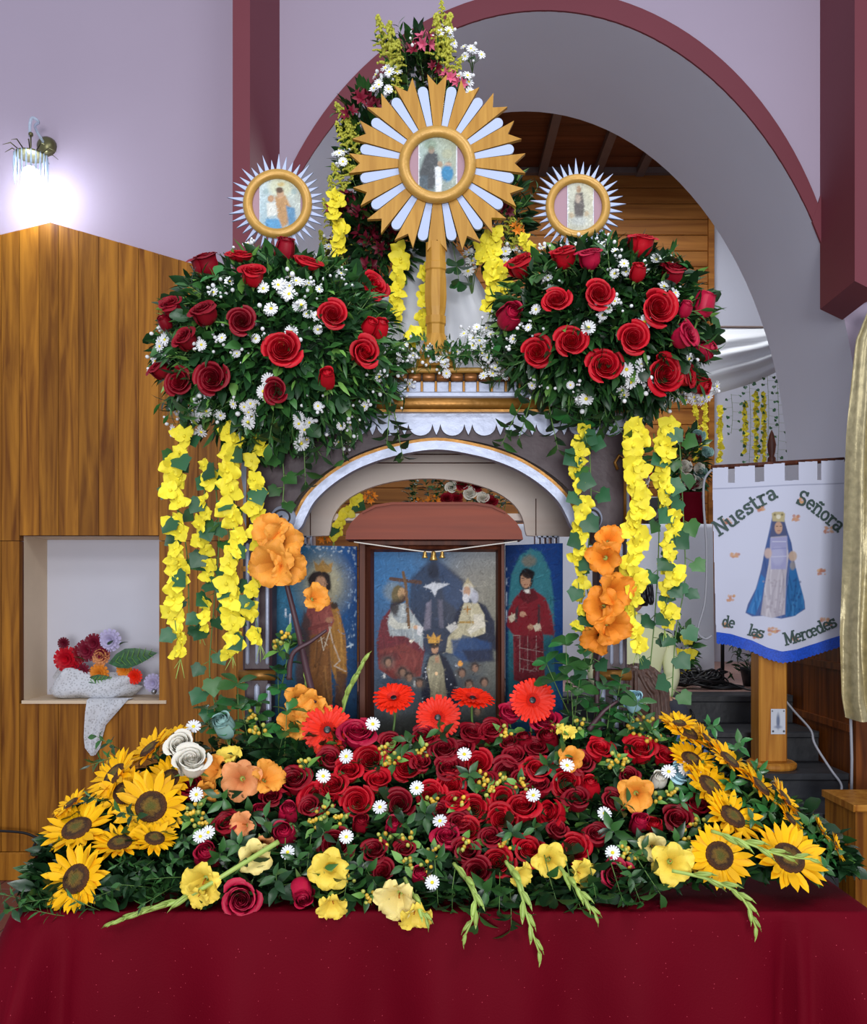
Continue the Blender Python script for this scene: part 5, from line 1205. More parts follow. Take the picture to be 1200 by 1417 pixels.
ivy([(815, 600), (818, 700), (812, 800), (822, 880), (815, 930)], 2.06, 12, 20, 'ivy vine hanging beside the orange gladiolus on the column')
ivy([(905, 600), (912, 720), (908, 830), (900, 920)], 2.08, 10, 20, 'ivy vine between the two yellow garlands beside the arch')
ivy([(940, 600), (945, 700), (948, 800), (935, 880), (930, 965)], 2.06, 15, 21, 'ivy strand hanging nearest the banner')
# ------------------------------------------------------------------ mound of flowers on the table
def top_line(x): return float(np.interp(x, [30, 70, 130, 230, 300, 400, 470, 560, 700, 800, 870, 960, 1040, 1100, 1150, 1180], [1235, 1150, 1090, 1035, 1010, 985, 1000, 1015, 1005, 985, 990, 1005, 1060, 1105, 1150, 1190]))
def bot_line(x): return float(np.interp(x, [30, 130, 250, 400, 560, 640, 750, 850, 950, 1050, 1180], [1262, 1255, 1248, 1252, 1250, 1258, 1258, 1245, 1225, 1215, 1205]))
items = []
for _ in range(5200):
    px = rnd(45, 1172); a, b = top_line(px)+10, bot_line(px)-4; py = rnd(a, b); p = mp(px, py, -rnd(.012, .07))
    if p.z < TZ+.004: p.z = TZ+rnd(.004, .02)
    k = random.choices([0, 1, 2, 3, 4, 5], [6, 3, 3, 2, 2, .35])[0]
    items.append((k, p, rquat(rdir((rnd(-1, 1), -.7, rnd(-.3, .9)), .3)), rnd(.03, .055)))
tag(scatter('mound_greenery', LEAFM, TEMPS, items), 'dark green leaves packed beneath the flowers heaped on the red cloth', 'foliage', kind='stuff')
m = MB(); G = []                                          # wet foam under the flowers
for v in np.linspace(0, 1, 14):
    row = []
    for px in np.linspace(70, 1150, 40):
        py = (top_line(px)+28)*(1-v)+(bot_line(px)-14)*v; p = mp(px, py, -.075); row.append((p.x, p.y, max(p.z, TZ+.002)))
    G.append(row)
m.grid(G)
tag(m.build('floral_foam', 'leaf_dark', None, True, (0, 2.0, TZ)), 'dark green floral foam bed hidden under the flowers on the red cloth', 'floral foam')
sunL = [(105, 1216, 42, (-.25, -.85, .45)), (106, 1146, 42, (-.1, -.55, .85)), (209, 1116, 44, (.1, -.92, .35)), (173, 1097, 34, (.0, -.8, .5)), (158, 1072, 38, (-.55, -.5, .65)), (208, 1036, 34, (-.5, -.35, .75)), (234, 1078, 32, (-.2, -.7, .6)), (166, 1166, 34, (.05, -.35, .95)), (214, 1160, 28, (.25, -.4, .9)), (98, 1112, 24, (-.5, -.3, .8)), (245, 1018, 26, (-.2, -.3, .95))]
sunR = [(996, 1184, 40, (.05, -.9, .4)), (1092, 1187, 46, (.15, -.72, .65)), (951, 1013, 28, (.4, -.4, .8)), (938, 1000, 20, (.1, -.3, .95)), (979, 1024, 20, (.7, -.3, .6)), (957, 1050, 24, (.2, -.5, .8)), (1010, 1052, 27, (.55, -.35, .75)), (983, 1088, 32, (.45, -.5, .7)), (1052, 1088, 28, (.6, -.35, .7)), (1086, 1104, 22, (.75, -.35, .6)), (1014, 1130, 32, (.35, -.55, .75)), (1137, 1148, 16, (.8, -.3, .5)), (1094, 1133, 17, (.6, -.4, .6)), (1158, 1172, 15, (.8, -.4, .3))]
SUNLAB = {(105, 1216): 'sunflower with a long oval brown disc resting on the cloth beside the wood panelling', (106, 1146): 'upturned sunflower above the one resting on the cloth beside the wood panelling', (209, 1116): 'largest full-face sunflower below the white roses',
 (173, 1097): 'sunflower tucked just behind the largest full-face one below the white roses', (158, 1072): 'sunflower leaning away towards the wood panelling', (208, 1036): 'sunflower seen from its side under the white lace tail', (234, 1078): 'dark-disced sunflower directly beside the white roses',
 (166, 1166): 'sunflower lying face up above dark leaves beside the wood panelling', (214, 1160): 'small face-up sunflower under the largest full-face one', (98, 1112): 'little sunflower peeping from behind the upturned one', (245, 1018): 'sunflower standing behind the white roses',
 (996, 1184): 'full-face sunflower with wide dark disc beside a yellow gladiolus bloom', (1092, 1187): 'biggest sunflower with a green spike lying across it at the table corner', (1014, 1130): 'tilted sunflower just above the green gladiolus spike', (983, 1088): 'dark-disced sunflower beside the light blue rose', (1052, 1088): 'sunflower leaning towards the pine post foot', (1010, 1052): 'sunflower leaning out over the dark steps', (951, 1013): 'highest full sunflower beside the person in denim'}
def sunlabel(dv, side, r):
    if r < 25: return 'small half-hidden sunflower among glossy leaves on the table end '+side
    if dv[1] < -.68: return 'sunflower turned full face outwards on the table end '+side
    return 'tilted sunflower with dark disc on the table end '+side
for lst, side in ((sunL, 'beside the wood panelling'), (sunR, 'beside the banner post')):
    for px, py, r, dv in lst:
        p = mp(px, py, .02 if px < 600 else .04); r *= 1 if px < 600 or r > 38 else 1.22; place(random.choice(SUN), 'sunflower', SUNLAB.get((px, py)) or sunlabel(dv, side, r), 'sunflower', p, dv, r*S(p.y)/.90, None, 'sunflowers on the table end '+side)
fnm = lambda a, b: (mp(a, b, .0), MN)
TR = [(493, 1018, 24, h_, K_), (542, 1030, 16, h_, D_), (512, 1051, 22, o_, R_), (456, 1053, 17, h_, D_), (482, 1070, 18, h_, R_), (562, 1060, 22, o_, R_), (523, 1083, 18, h_, R_), (440, 1103, 26, o_, R_), (462, 1092, 20, h_, R_), (408, 1083, 21, h_, D_), (495, 1109, 22, o_, R_), (553, 1112, 22, o_, D_), (597, 1099, 20, o_, R_), (625, 1088, 21, o_, R_), (614, 1040, 19, h_, D_), (620, 1066, 19, h_, D_), (588, 1022, 17, h_, D_), (399, 1125, 15, b_, K_), (393, 1156, 18, b_, K_), (464, 1168, 24, o_, D_), (545, 1145, 14, b_, K_), (618, 1161, 19, h_, K_), (519, 1180, 18, h_, D_), (530, 1206, 17, o_, D_), (581, 1212, 13, b_, K_), (419, 1234, 18, b_, K_, (.2, -.9, -.3)), (335, 1243, 24, h_, K_, (.1, -.95, .1)), (636, 1140, 17, h_, D_),
 (704, 988, 15, h_, K_), (754, 1002, 20, h_, K_), (759, 1024, 17, b_, D_), (681, 1013, 18, h_, D_), (652, 1018, 18, h_, D_), (741, 1038, 17, h_, D_), (726, 1026, 13, b_, D_), (704, 1030, 13, h_, D_), (640, 1040, 16, h_, D_), (663, 1056, 20, o_, R_), (711, 1049, 17, h_, D_), (702, 1068, 21, o_, D_), (743, 1067, 20, h_, R_), (785, 1083, 23, o_, R_), (804, 1058, 17, h_, D_), (828, 1040, 19, h_, R_), (817, 1089, 14, b_, R_), (746, 1091, 16, h_, D_), (798, 1108, 18, h_, D_), (765, 1126, 20, h_, R_, (-.7, -.6, .3)), (722, 1120, 22, h_, R_), (698, 1103, 18, o_, R_), (694, 1133, 22, o_, R_), (657, 1120, 22, o_, R_), (632, 1112, 18, h_, R_), (648, 1150, 18, o_, R_), (644, 1180, 19, h_, D_), (661, 1206, 20, o_, D_), (689, 1193, 23, o_, R_), (731, 1180, 22, h_, R_), (796, 1173, 21, o_, R_), (826, 1157, 17, h_, D_), (850, 1208, 21, h_, K_, (0, -.95, .2)), (848, 1110, 16, h_, D_), (672, 1085, 17, h_, D_), (722, 1080, 15, h_, D_), (680, 1160, 16, h_, D_), (610, 1125, 15, h_, D_), (583, 1058, 14, h_, D_),
 (886, 1040, 21, h_, R_), (919, 1049, 15, h_, R_), (886, 1141, 15, b_, K_), (905, 1146, 14, b_, R_), (936, 1137, 21, h_, D_), (962, 1116, 17, h_, D_), (361, 1127, 15, b_, K_), (315, 1143, 19, h_, D_), (287, 1187, 20, b_, K_, (0, -.6, .8)), (262, 1091, 18, h_, D_), (430, 1118, 15, h_, D_), (375, 1105, 14, h_, D_), (560, 1178, 14, h_, D_), (500, 1140, 13, b_, D_), (870, 1075, 13, h_, D_), (770, 1150, 14, h_, D_)]
mtn = {R_: 'scarlet red', D_: 'deep dark red', K_: 'magenta red'}
lab = {kd: {mt: '%s %s rose in the heap of flowers on the red cloth' % (mtn[mt], {'open': 'wide open', 'half': 'half-open', 'bud': 'closed'}[kd]) for mt in mtn} for kd in (o_, h_, b_)}
roses(TR, fnm, None, lab, 'roses heaped on the table')
for px, py, r, mt, kd, lb in ((266, 1055, 24, 'rose_white', h_, 'large full white rose beside the sunflowers'), (254, 1026, 19, 'rose_white', h_, 'smaller white rose behind the large white one'), (910, 1074, 17, 'rose_white', b_, 'white rosebud above the orange gladiolus bloom'), (315, 1002, 24, 'rose_teal', b_, 'pale teal rose under the hanging ivy'), (877, 968, 20, 'rose_blue', b_, 'light blue dyed rosebud beside the column foot'), (936, 1066, 17, 'rose_blue', h_, 'light blue dyed rose beside the sunflowers')):
    p = mp(px, py, .05 if r in (24, 19) and mt == 'rose_white' else .01); place(ROSE[mt, kd][0], 'rose', lb, 'rose', p-Vector((0, 0, .02)), rdir((0, -.7, .6), .15), r*S(p.y)/.8)
YG = 2.06
for px, py, r, dv, lb, ln in ((453, 1010, 36, (.1, -.95, .2), 'red gerbera facing out beside the orange gladiolus blooms', 1), (545, 966, 30, (-.1, -.6, .8), 'red gerbera tilted upwards before the seated figure in red', 1), (606, 993, 32, (0, -.98, .15), 'red gerbera full face before the painted lady', 1), (654, 966, 31, (.1, -.35, .93), 'red gerbera seen from its edge before the painted cherubs', 1), (737, 969, 32, (.05, -.95, .2), 'red gerbera before the saint in red', 1)):
    p = P(px, py, YG); g = place(random.choice(GER), 'gerbera', lb, 'gerbera', p, dv, r*S(YG)/1.0)
    d = Vector(dv).normalized(); q = g.rotation_quaternion.inverted(); s = g.scale[0]
    e = q @ (Vector((rnd(-.01, .02), .02, -.11)))/s; m = MB(); m.tube(smooth_path([(0, 0, -.25), tuple(Vector((0, 0, -.6))+e*.25), tuple(e)], 5), .055, 6)
    c_ = bpy.data.objects.new('stem', m.mesh('stem', 'stem_green')); COL.objects.link(c_); c_.parent = g
GA = 'white daisies among the heaped flowers'
for px, py in ((481, 1048), (447, 1076), (527, 1119), (578, 1092), (610, 1139), (400, 1181), (515, 1004), (597, 1221), (739, 1103), (642, 1046), (835, 1128), (784, 1062), (848, 1181), (268, 1008), (274, 1100), (290, 1154), (278, 1160), (480, 1160), (945, 1065), (960, 1075), (925, 1070)):
    p = mp(px, py, .035); place(AST1[0], 'daisy', 'single white daisy among the flowers heaped on the red cloth', 'daisy', p, rdir((0, -.85, .5), .3), 10*S(p.y), None, GA)
GB = 'berry sprigs among the heaped flowers'
for px, py in [(470, 1135), (435, 1140), (450, 1120), (530, 1160), (565, 1160), (560, 1195), (535, 1040), (585, 1040), (600, 1110), (640, 1110), (690, 1075), (675, 1092), (720, 1085), (640, 1165), (700, 1170), (860, 1175), (880, 1180), (868, 1200), (860, 1055), (850, 1050), (905, 1020), (880, 1010), (890, 1000), (905, 1105), (930, 1100), (265, 1130), (280, 1140), (270, 1120), (360, 1010), (385, 895), (395, 880), (350, 990), (480, 1215), (510, 1240), (590, 1200), (600, 1180), (700, 1015), (665, 1075), (770, 1010), (800, 1000), (970, 1140), (950, 1160), (420, 1060), (545, 1050)]:
    p = mp(px, py, .02) if py > 985 else P(px, py, 2.07)
    place(random.choice(BERRY), 'berry_sprig', 'sprig of yellow-orange berries among the flowers heaped on the red cloth', 'berries', p, rdir((0, -.7, .6), .5), 6.3*S(p.y), None, GB)
GLS = 'loose gladiolus blooms in the heap'
def floret(px, py, r, mt, dv, lb, Y=None, grp=None):
    p = mp(px, py, .025) if Y is None else P(px, py, Y); place(random.choice(GLAD[mt]), 'gladiolus_bloom', lb, 'gladiolus', p-Vector(dv).normalized()*.02, dv, r*S(p.y), None, grp)
for px, py, r, mt, dv in ((300, 1066, 22, 'glad_orange', (-.5, -.8, .3)), (335, 1078, 28, 'glad_salmon', (.1, -.95, .1)), (368, 1078, 24, 'glad_orange', (.5, -.7, .5)), (318, 1050, 20, 'glad_yellow', (-.1, -.4, .9)), (290, 1092, 18, 'glad_orange', (-.3, -.8, -.4))):
    floret(px, py, r, mt, dv, 'ruffled %s gladiolus bloom beside the large white rose' % ('salmon' if 'salmon' in mt else 'yellow' if 'yellow' in mt else 'orange'), None, 'orange gladiolus blooms beside the white rose')
for px, py, r, dv in ((338, 1142, 20, (-.4, -.9, .2)), (362, 1168, 17, (.3, -.8, -.4))): floret(px, py, r, 'glad_salmon', dv, 'small drooping salmon gladiolus bloom above the yellow ones at the table edge', None, 'salmon blooms')
floret(880, 1098, 25, 'glad_orange', (-.2, -.9, .1), 'ruffled orange gladiolus bloom under the white rosebud')
floret(790, 1050, 18, 'glad_orange', (-.1, -.9, .3), 'small orange-yellow gladiolus bloom beside the roses'); floret(783, 1014, 15, 'glad_yellow', (.1, -.5, .8), 'half-closed yellow gladiolus bloom near the column foot')
for px, py, r in ((412, 968, 22), (435, 975, 22), (408, 1003, 24), (447, 985, 18), (420, 985, 18)): floret(px, py, r, 'glad_orange', rdir((0, -1, .2), .35), 'orange-yellow gladiolus bloom clustered behind the red gerbera', 2.085, 'gladiolus blooms behind the red gerbera')
for px, py, r, mt, dv, lb in ((457, 1203, 28, 'glad_yellow', (0, -.95, .2), 'bright yellow gladiolus bloom at the table edge under an open red rose'), (460, 1250, 22, 'glad_yellow', (.1, -.8, -.4), 'yellow gladiolus bloom hanging over the cloth edge below another'), (283, 1217, 29, 'glad_yellow', (-.1, -.95, -.1), 'yellow gladiolus bloom under a closed magenta rose'), (352, 1185, 24, 'glad_cream', (.2, -.8, .1), 'pale cream gladiolus bloom behind a green stem'), (552, 1238, 30, 'glad_cream', (-.2, -.9, -.2), 'cream-yellow gladiolus bloom hanging over the cloth edge'), (575, 1262, 24, 'glad_yellow', (.1, -.8, -.5), 'yellow gladiolus bloom drooping lowest over the cloth'), (760, 1190, 24, 'glad_yellow', (0, -.95, .2), 'yellow gladiolus bloom between two red roses at the table edge'), (720, 1210, 18, 'glad_yellow', (.5, -.8, -.2), 'half-open yellow gladiolus bloom under a scarlet rose'), (803, 1207, 20, 'glad_yellow', (.5, -.75, .1), 'closed cup-shaped yellow gladiolus bloom at the table edge'), (928, 1193, 29, 'glad_yellow', (-.1, -.95, .15), 'yellow gladiolus bloom beside the full-face sunflower'), (903, 1172, 19, 'glad_cream', (-.3, -.8, .3), 'small cream gladiolus bloom beside the berries'), (955, 1190, 20, 'glad_yellow', (.6, -.7, .2), 'yellow gladiolus bloom at the root of a long green spike'), (275, 1240, 18, 'glad_yellow', (-.3, -.8, -.4), 'small yellow gladiolus bloom above a green spike on the cloth')):
    floret(px, py, r, mt, dv, lb)
# green spikes lying out over the cloth
GS = 'green gladiolus spikes over the table edge'
def spike(pts, lb, **k): return glad_spike([P(*q) for q in pts], lb, 'gladiolus', GS, **k)
spike([(385, 1165, 1.80), (320, 1205, 1.745), (255, 1243, 1.73), (200, 1262, 1.715), (157, 1277, 1.705)], 'long green gladiolus spike lying towards the wood-panelled side of the cloth', buds=8, start=.45, bl=.05, r=.006)
spike([(560, 1215, 1.76), (578, 1250, 1.70), (592, 1275, 1.69)], 'short green gladiolus spike beside the drooping cream bloom', buds=5, start=.1, bl=.04)
spike([(628, 1195, 1.77), (650, 1225, 1.715), (658, 1258, 1.685), (640, 1302, 1.68)], 'bent green gladiolus spike hanging before the middle of the cloth', buds=8, start=.05, bl=.045)
spike([(700, 1192, 1.77), (718, 1225, 1.715), (730, 1270, 1.685), (747, 1320, 1.68)], 'longest green gladiolus spike hanging straight down over the cloth', buds=9, start=.05, bl=.048)
spike([(775, 1200, 1.76), (792, 1222, 1.715), (810, 1245, 1.69), (826, 1268, 1.685)], 'green gladiolus spike slanting down beside the closed yellow bloom', buds=7, start=.05, bl=.042)
spike([(930, 1205, 1.76), (975, 1215, 1.735), (1015, 1232, 1.71), (1035, 1255, 1.69), (1048, 1290, 1.685)], 'green gladiolus spike bending down over the cloth below the sunflowers', buds=9, start=.15, bl=.045)
spike([(985, 1150, 1.80), (1030, 1165, 1.755), (1080, 1183, 1.74), (1132, 1190, 1.74)], 'green gladiolus spike lying across the big sunflower', buds=8, start=.1, bl=.05)
# dark upright gladiolus stems beside the columns
o = (-.2, -1, .2)
glad_spike([P(445, 1010, 2.10), P(425, 930, 2.08), P(412, 870, 2.06), P(392, 790, 2.05), P(380, 740, 2.05)], 'tall dark gladiolus stem with orange blooms leaning against the column beside the painted lady', florets=[(.99, (-.1, -1, .3), 1.0), (.93, (.4, -.9, 0), 1.1), (.83, (-.2, -1, -.1), 1.25), (.80, (.5, -.8, -.2), 1.0)], mt='glad_orange', stem_mt='stem_brown', buds=0, r=.010, fl=.042)
glad_spike([P(400, 940, 2.06), P(405, 905, 2.05), P(430, 888, 2.05), P(452, 872, 2.05)], 'crossing dark flower stem without blooms before the left painted wing', stem_mt='stem_brown', buds=0, r=.007)
floret(435, 828, 20, 'glad_orange', (.5, -.8, .2), 'single orange gladiolus bloom before the face of the left painted wing', 2.05)
glad_spike([P(470, 1005, 2.12), P(480, 965, 2.11), P(495, 935, 2.10), P(505, 915, 2.10)], 'pale green gladiolus spike in bud before the painting frame', buds=8, start=.2, bl=.05)
glad_spike([P(430, 1000, 2.12), P(424, 950, 2.11), P(420, 900, 2.11)], 'pale green gladiolus spike standing behind the orange blooms', buds=6, start=.3, bl=.045)
glad_spike([P(830, 1020, 2.08), P(826, 940, 2.07), P(836, 860, 2.055), P(840, 740, 2.05)], 'tall gladiolus stem with silky orange blooms against the column beside the arch', florets=[(.97, (.0, -1, .3), .8), (.90, (-.3, -1, 0), 1.0), (.83, (.3, -1, 0), 1.1), (.76, (-.3, -1, .1), 1.1), (.68, (.2, -1, -.2), 1.1), (.62, (-.5, -.8, -.3), .9)], mt='silk_orange', stem_mt='stem_brown', buds=0, r=.007, fl=.040)
glad_spike([P(815, 1010, 2.06), P(835, 985, 2.05), P(855, 970, 2.05)], 'short dark forked stem at the foot of the column beside the arch', stem_mt='stem_brown', buds=0, r=.007)
# leafy branches: shiny leaves between the sunflowers, stems at the column feet, greens hanging over the edge
GLV = 'leafy branches among the heaped flowers'
def branch(px, py, dv, s, pr, lb, Y=None, grp=GLV):
    p = mp(px, py, .02) if Y is None else P(px, py, Y); place(random.choice(pr), 'leafy_branch', lb, 'foliage', p-Vector(dv).normalized()*s*.4, dv, s, None, grp)
for px, py in ((985, 1005), (1010, 1085), (1030, 1110), (1060, 1120), (1085, 1135), (1130, 1165), (1135, 1200), (1150, 1185), (940, 1110), (960, 1095), (970, 1060), (1045, 1065), (1120, 1150), (1070, 1110), (1020, 1035), (1000, 1110), (1040, 1140), (930, 1025), (900, 1015)):
    branch(px, py, rdir((.25, -.8, .45), .4), rnd(.045, .06), SPR_GLS, 'glossy broad-leaved branch between the sunflowers beside the banner post', grp='glossy branches between the sunflowers')
for px, py in ((200, 1200), (230, 1215), (190, 1225), (150, 1235), (245, 1190), (175, 1190), (60, 1245), (30, 1255), (20, 1240), (70, 1265), (120, 1255), (215, 1240), (190, 1130), (140, 1110), (260, 1165), (145, 1050), (150, 1030)):
    branch(px, py, rdir((-.4, -.7, .2), .45), rnd(.05, .075), SPR_OV+SPR_NA, 'dark leafy branch between the sunflowers beside the wood panelling', grp='branches between the left sunflowers')
for px, py, dx, dz in ((690, 1255, -.1, -1), (665, 1270, -.3, -1), (710, 1275, .1, -1), (790, 1245, .1, -1), (625, 1245, -.2, -1), (855, 1235, .2, -.8), (880, 1240, .4, -.7), (480, 1235, 0, -.8), (510, 1225, .3, -.5), (395, 1205, .1, -.9), (425, 1200, -.1, -.9), (760, 1235, .1, -.9), (605, 1240, .1, -1), (820, 1230, .1, -1), (340, 1210, -.3, -.5), (900, 1225, .4, -.6)):
    branch(px, py-12, (dx, -.6, dz), rnd(.065, .085), SPR_BIG, 'leafy branch drooping over the front edge of the red cloth', grp='branches drooping over the cloth edge')
for px, py, dx in ((340, 1010, -.1), (310, 1020, -.3), (395, 1020, .1), (385, 960, 0), (395, 925, .1), (385, 1045, .1), (360, 1000, 0), (800, 960, -.1), (785, 930, -.2), (810, 905, .1), (825, 985, .1), (850, 1000, .2), (795, 985, -.1), (870, 1010, .3), (770, 950, -.3), (840, 1010, 0), (855, 960, .1), (815, 1020, -.2), (290, 1010, -.2), (330, 985, .1)):
    branch(px, py, (dx+rnd(-.2, .2), -.3, 1), rnd(.08, .12), SPR_OV+SPR_RO, 'leafy branch standing at the foot of a shrine column', 2.06+rnd(-.02, .03), 'branches at the column feet')
for px, py in ((540, 1130), (450, 1150), (560, 1140), (480, 1180), (420, 1190), (370, 1150), (345, 1125), (590, 1130), (600, 1190), (650, 1075), (570, 1030), (610, 1015), (760, 1060), (770, 1040), (860, 1120), (850, 1150), (890, 1170), (930, 1165), (740, 1150), (710, 1155), (310, 1100), (305, 1180), (330, 1170), (440, 1200), (380, 1220), (500, 1200), (680, 1230), (870, 1215)):
    branch(px, py, rdir((0, -.8, .4), .7), rnd(.05, .07), SPR_BIG, 'leafy twig between the roses heaped on the red cloth')
# ------------------------------------------------------------------ small flowers seen through the arch behind the triptych
YK = 2.62
kt = thing('rear_shelf', 'narrow wooden shelf behind the shrine carrying a row of flowers', 'shelf', (fx(590, YK), YK, TZ)); zk = P(0, 712, YK).z
m = MB(); m.box(fx(420, YK), fx(770, YK), YK-.03, YK+.05, zk-.02, zk); m.build('board', 'cream_board', kt)
for px in (430, 760): m = MB(); m.box(fx(px, YK)-.012, fx(px, YK)+.012, YK-.01, YK+.02, TZ, zk-.02); m.build('upright', 'cream_board', kt)
for px, py, r, mt in ((625, 675, 8, 'rose_white'), (650, 683, 9, 'rose_white'), (668, 690, 8, 'rose_white'), (640, 672, 8, 'rose_dark'), (632, 690, 8, 'rose_dark'), (660, 675, 7, 'rose_dark'), (618, 690, 8, 'rose_dark'), (680, 695, 8, 'rose_dark')):
    place(ROSE[mt, o_][0], 'rose', ('cream' if 'white' in mt else 'dark red')+' rose in the row of flowers behind the triptych hood', 'rose', P(px, py, YK), (0, -1, .3), r*S(YK), None, 'roses behind the triptych hood')
for px, py, mt in ((512, 690, 'silk_orange'), (600, 695, 'silk_orange'), (580, 700, 'silk_orange'), (450, 745, 'silk_orange')):
    place(LILY[mt][0], 'alstroemeria', 'orange blossom in the row of flowers behind the triptych hood', 'flower', P(px, py, YK-.01), (0, -1, .4), 11*S(YK), None, 'orange blossoms behind the hood')
for k in range(22):
    px = rnd(560, 720); place(random.choice(SPR_OV), 'leafy_sprig', 'green twig in the row of flowers behind the triptych hood', 'foliage', P(px, 705, YK+.02), rdir((0, -.2, 1), .4), .08, None, 'twigs behind the triptych hood')
garland([(500, 690), (485, 705), (470, 725), (462, 745)], YK-.04, 9, 9, 'small yellow orchid strand behind the pale arch board', None, 2, 6)
# ------------------------------------------------------------------ niche: wrapped bunch of silk flowers and lace
YN = YW+.06
zn = nz0
nb = thing('wrapped_bouquet', 'bunch of red and orange silk flowers wrapped in white net lying in the niche', 'bouquet', (fx(140, YN), YN, zn))
def lump(pts, r, nm, mt, par):
    m = MB(); m.tube(pts, r, 12); m.build(nm, mt, par, True)
m = MB(); G = []
for i in range(15):
    t = i/14; row = []
    for j in range(25):
        a = 2*PI*j/24; R = (.03+.085*math.sin(t*PI)**.6+(.05*math.exp(-((t-.12)/.14)**2)))*(1+.12*math.sin(a*5+t*9)+.08*math.sin(a*11))
        c_ = P(78+115*t, 945, YN+.02); row.append((c_.x+.02*math.sin(a*3+t*7), c_.y+R*.9*math.cos(a), zn+.06+max(-.058, R*.75*math.sin(a)+.02*math.sin(t*8))))
    G.append(row)
m.grid(G); m.build('net_wrap', 'lace_white', nb, True)
SILK = []
for px, py, r, mt in ((92, 912, 17, 'rose_red'), (100, 925, 15, 'rose_red'), (110, 905, 12, 'rose_dark'), (120, 900, 15, 'rose_burgundy'), (130, 890, 13, 'rose_burgundy'), (112, 930, 13, 'rose_burgundy'), (88, 890, 8, 'rose_burgundy'), (140, 905, 12, 'rose_burgundy')):
    SILK.append((px, py, r, mt))
def carn(par, px, py, r, mt, nm, flat=.7):
    m = MB(); p = P(px, py, YN-.03); s = r*S(YN)
    for ringi in range(4):
        n = 14-2*ringi
        for k in range(n):
            V, Fc = leaf_geo(1-.18*ringi, .34, .3, .1, (.3, .8, 1, .9)); R = np.array((RX(PI/2) @ RZ(2*PI*k/n+ringi) @ RX(.1+.33*ringi)).to_3x3()); m.add([tuple(R @ np.array(v)*s+np.array(p)) for v in V], Fc)
    m.build(nm, mt, par, True)
for px, py, r, mt in SILK: carn(nb, px, py, r*1.05, mt, 'silk_rose')
carn(nb, 139, 908, 13, 'glad_salmon', 'silk_carnation'); carn(nb, 137, 932, 14, 'silk_orange', 'silk_carnation'); carn(nb, 172, 927, 11, 'silk_orange', 'silk_carnation'); carn(nb, 186, 936, 11, 'petal_gerbera', 'silk_carnation'); carn(nb, 102, 932, 10, 'petal_gerbera', 'silk_carnation'); carn(nb, 152, 886, 16, 'silk_lilac', 'silk_peony')
mat('leaf_variegated', '#2e5a34', .35, noise=(60, .5))
def bigleaf(p0, p1, wd, nm):
    a = P(*p0, YN-.05); b = P(*p1, YN-.06); d = b-a; L = d.length; V, Fc = leaf_geo(1, wd, .25, .12, (0, .7, 1, .85, .5, 0)); yv_ = d.normalized(); zv_ = Vector((0, -1, .25)); zv_ = (zv_-yv_*zv_.dot(yv_)).normalized(); xv_ = yv_.cross(zv_); M = Matrix((xv_, yv_, zv_)).transposed().to_4x4()
    m = MB(); m.add([tuple((T3(a) @ M @ SC(L)) @ Vector(v)) for v in V], Fc); o = m.build(nm, 'leaf_variegated', nb, True)
    m = MB()
    for k in range(1, 8):
        for sd in (-1, 1):
            t = k/9+.05; w0 = wd*.42*math.sin(t*PI)
            q0 = (T3(a) @ M @ SC(L)) @ Vector((0, t, .012-.12*t*t)); q1 = (T3(a) @ M @ SC(L)) @ Vector((sd*w0, t+.10, .012+.25*w0-.12*t*t)); m.tube([q0, q1], [.0025, .001], 4)
    v = m.build('leaf_vein', 'leaf_light', None, True, wloc(nb)); v.parent = o; v.location = (0, 0, 0)
bigleaf((150, 918), (215, 902), .42, 'variegated_leaf'); bigleaf((118, 941), (162, 941), .34, 'variegated_leaf')
for px, py, dx in ((118, 915, -.5), (150, 895, .3), (105, 945, -.6), (165, 893, .7)):
    o = bpy.data.objects.new('leaf', LM['ov', 'leaf_mid']); COL.objects.link(o); o.parent = nb; o.matrix_basis = T3(P(px, py, YN-.04)-Vector(wloc(nb))) @ Vector((dx, -.3, .5)).normalized().to_track_quat('Y', 'Z').to_matrix().to_4x4() @ SC(.06)
# lace cloth hanging from the niche
lc = [(122, 968), (150, 960), (180, 965), (175, 972), (145, 1008), (140, 1030), (130, 1045), (119, 1033), (119, 1010)]
rowsL = [(960, 125, 186), (968, 122, 178), (985, 120, 163), (1003, 119, 147), (1020, 118.5, 142), (1034, 120, 139), (1045, 128, 132)]
m = MB(); G = []
for k, (y, a, b) in enumerate(rowsL):
    yy = YW-.066 if k else YW+.02; G.append([(P(a+(b-a)*t, y, yy).x, yy-.012*math.sin(t*9+k*.4)*(1 if k else 0)-(.012 if k else 0), (P(0, y, yy).z if k else zn+.005)) for t in np.linspace(0, 1, 11)])
m.grid(G); lo_ = m.build('lace_cloth', 'lace_white', None, True, (fx(140, YW), YW-.06, zn)); tag(lo_, 'white lace cloth tail hanging down from the niche ledge', 'lace')
pf = thing('silk_rosette', 'small mauve silk rosette with a silver ball at the niche corner', 'ornament', (fx(213, YN), YN, zn))
carn(pf, 212, 945, 13, 'silk_lilac', 'rosette'); p = P(213, 957, YN-.05); m = MB(); m.ball(p, .014, 10, 8); m.build('ball', 'steel', pf, True)
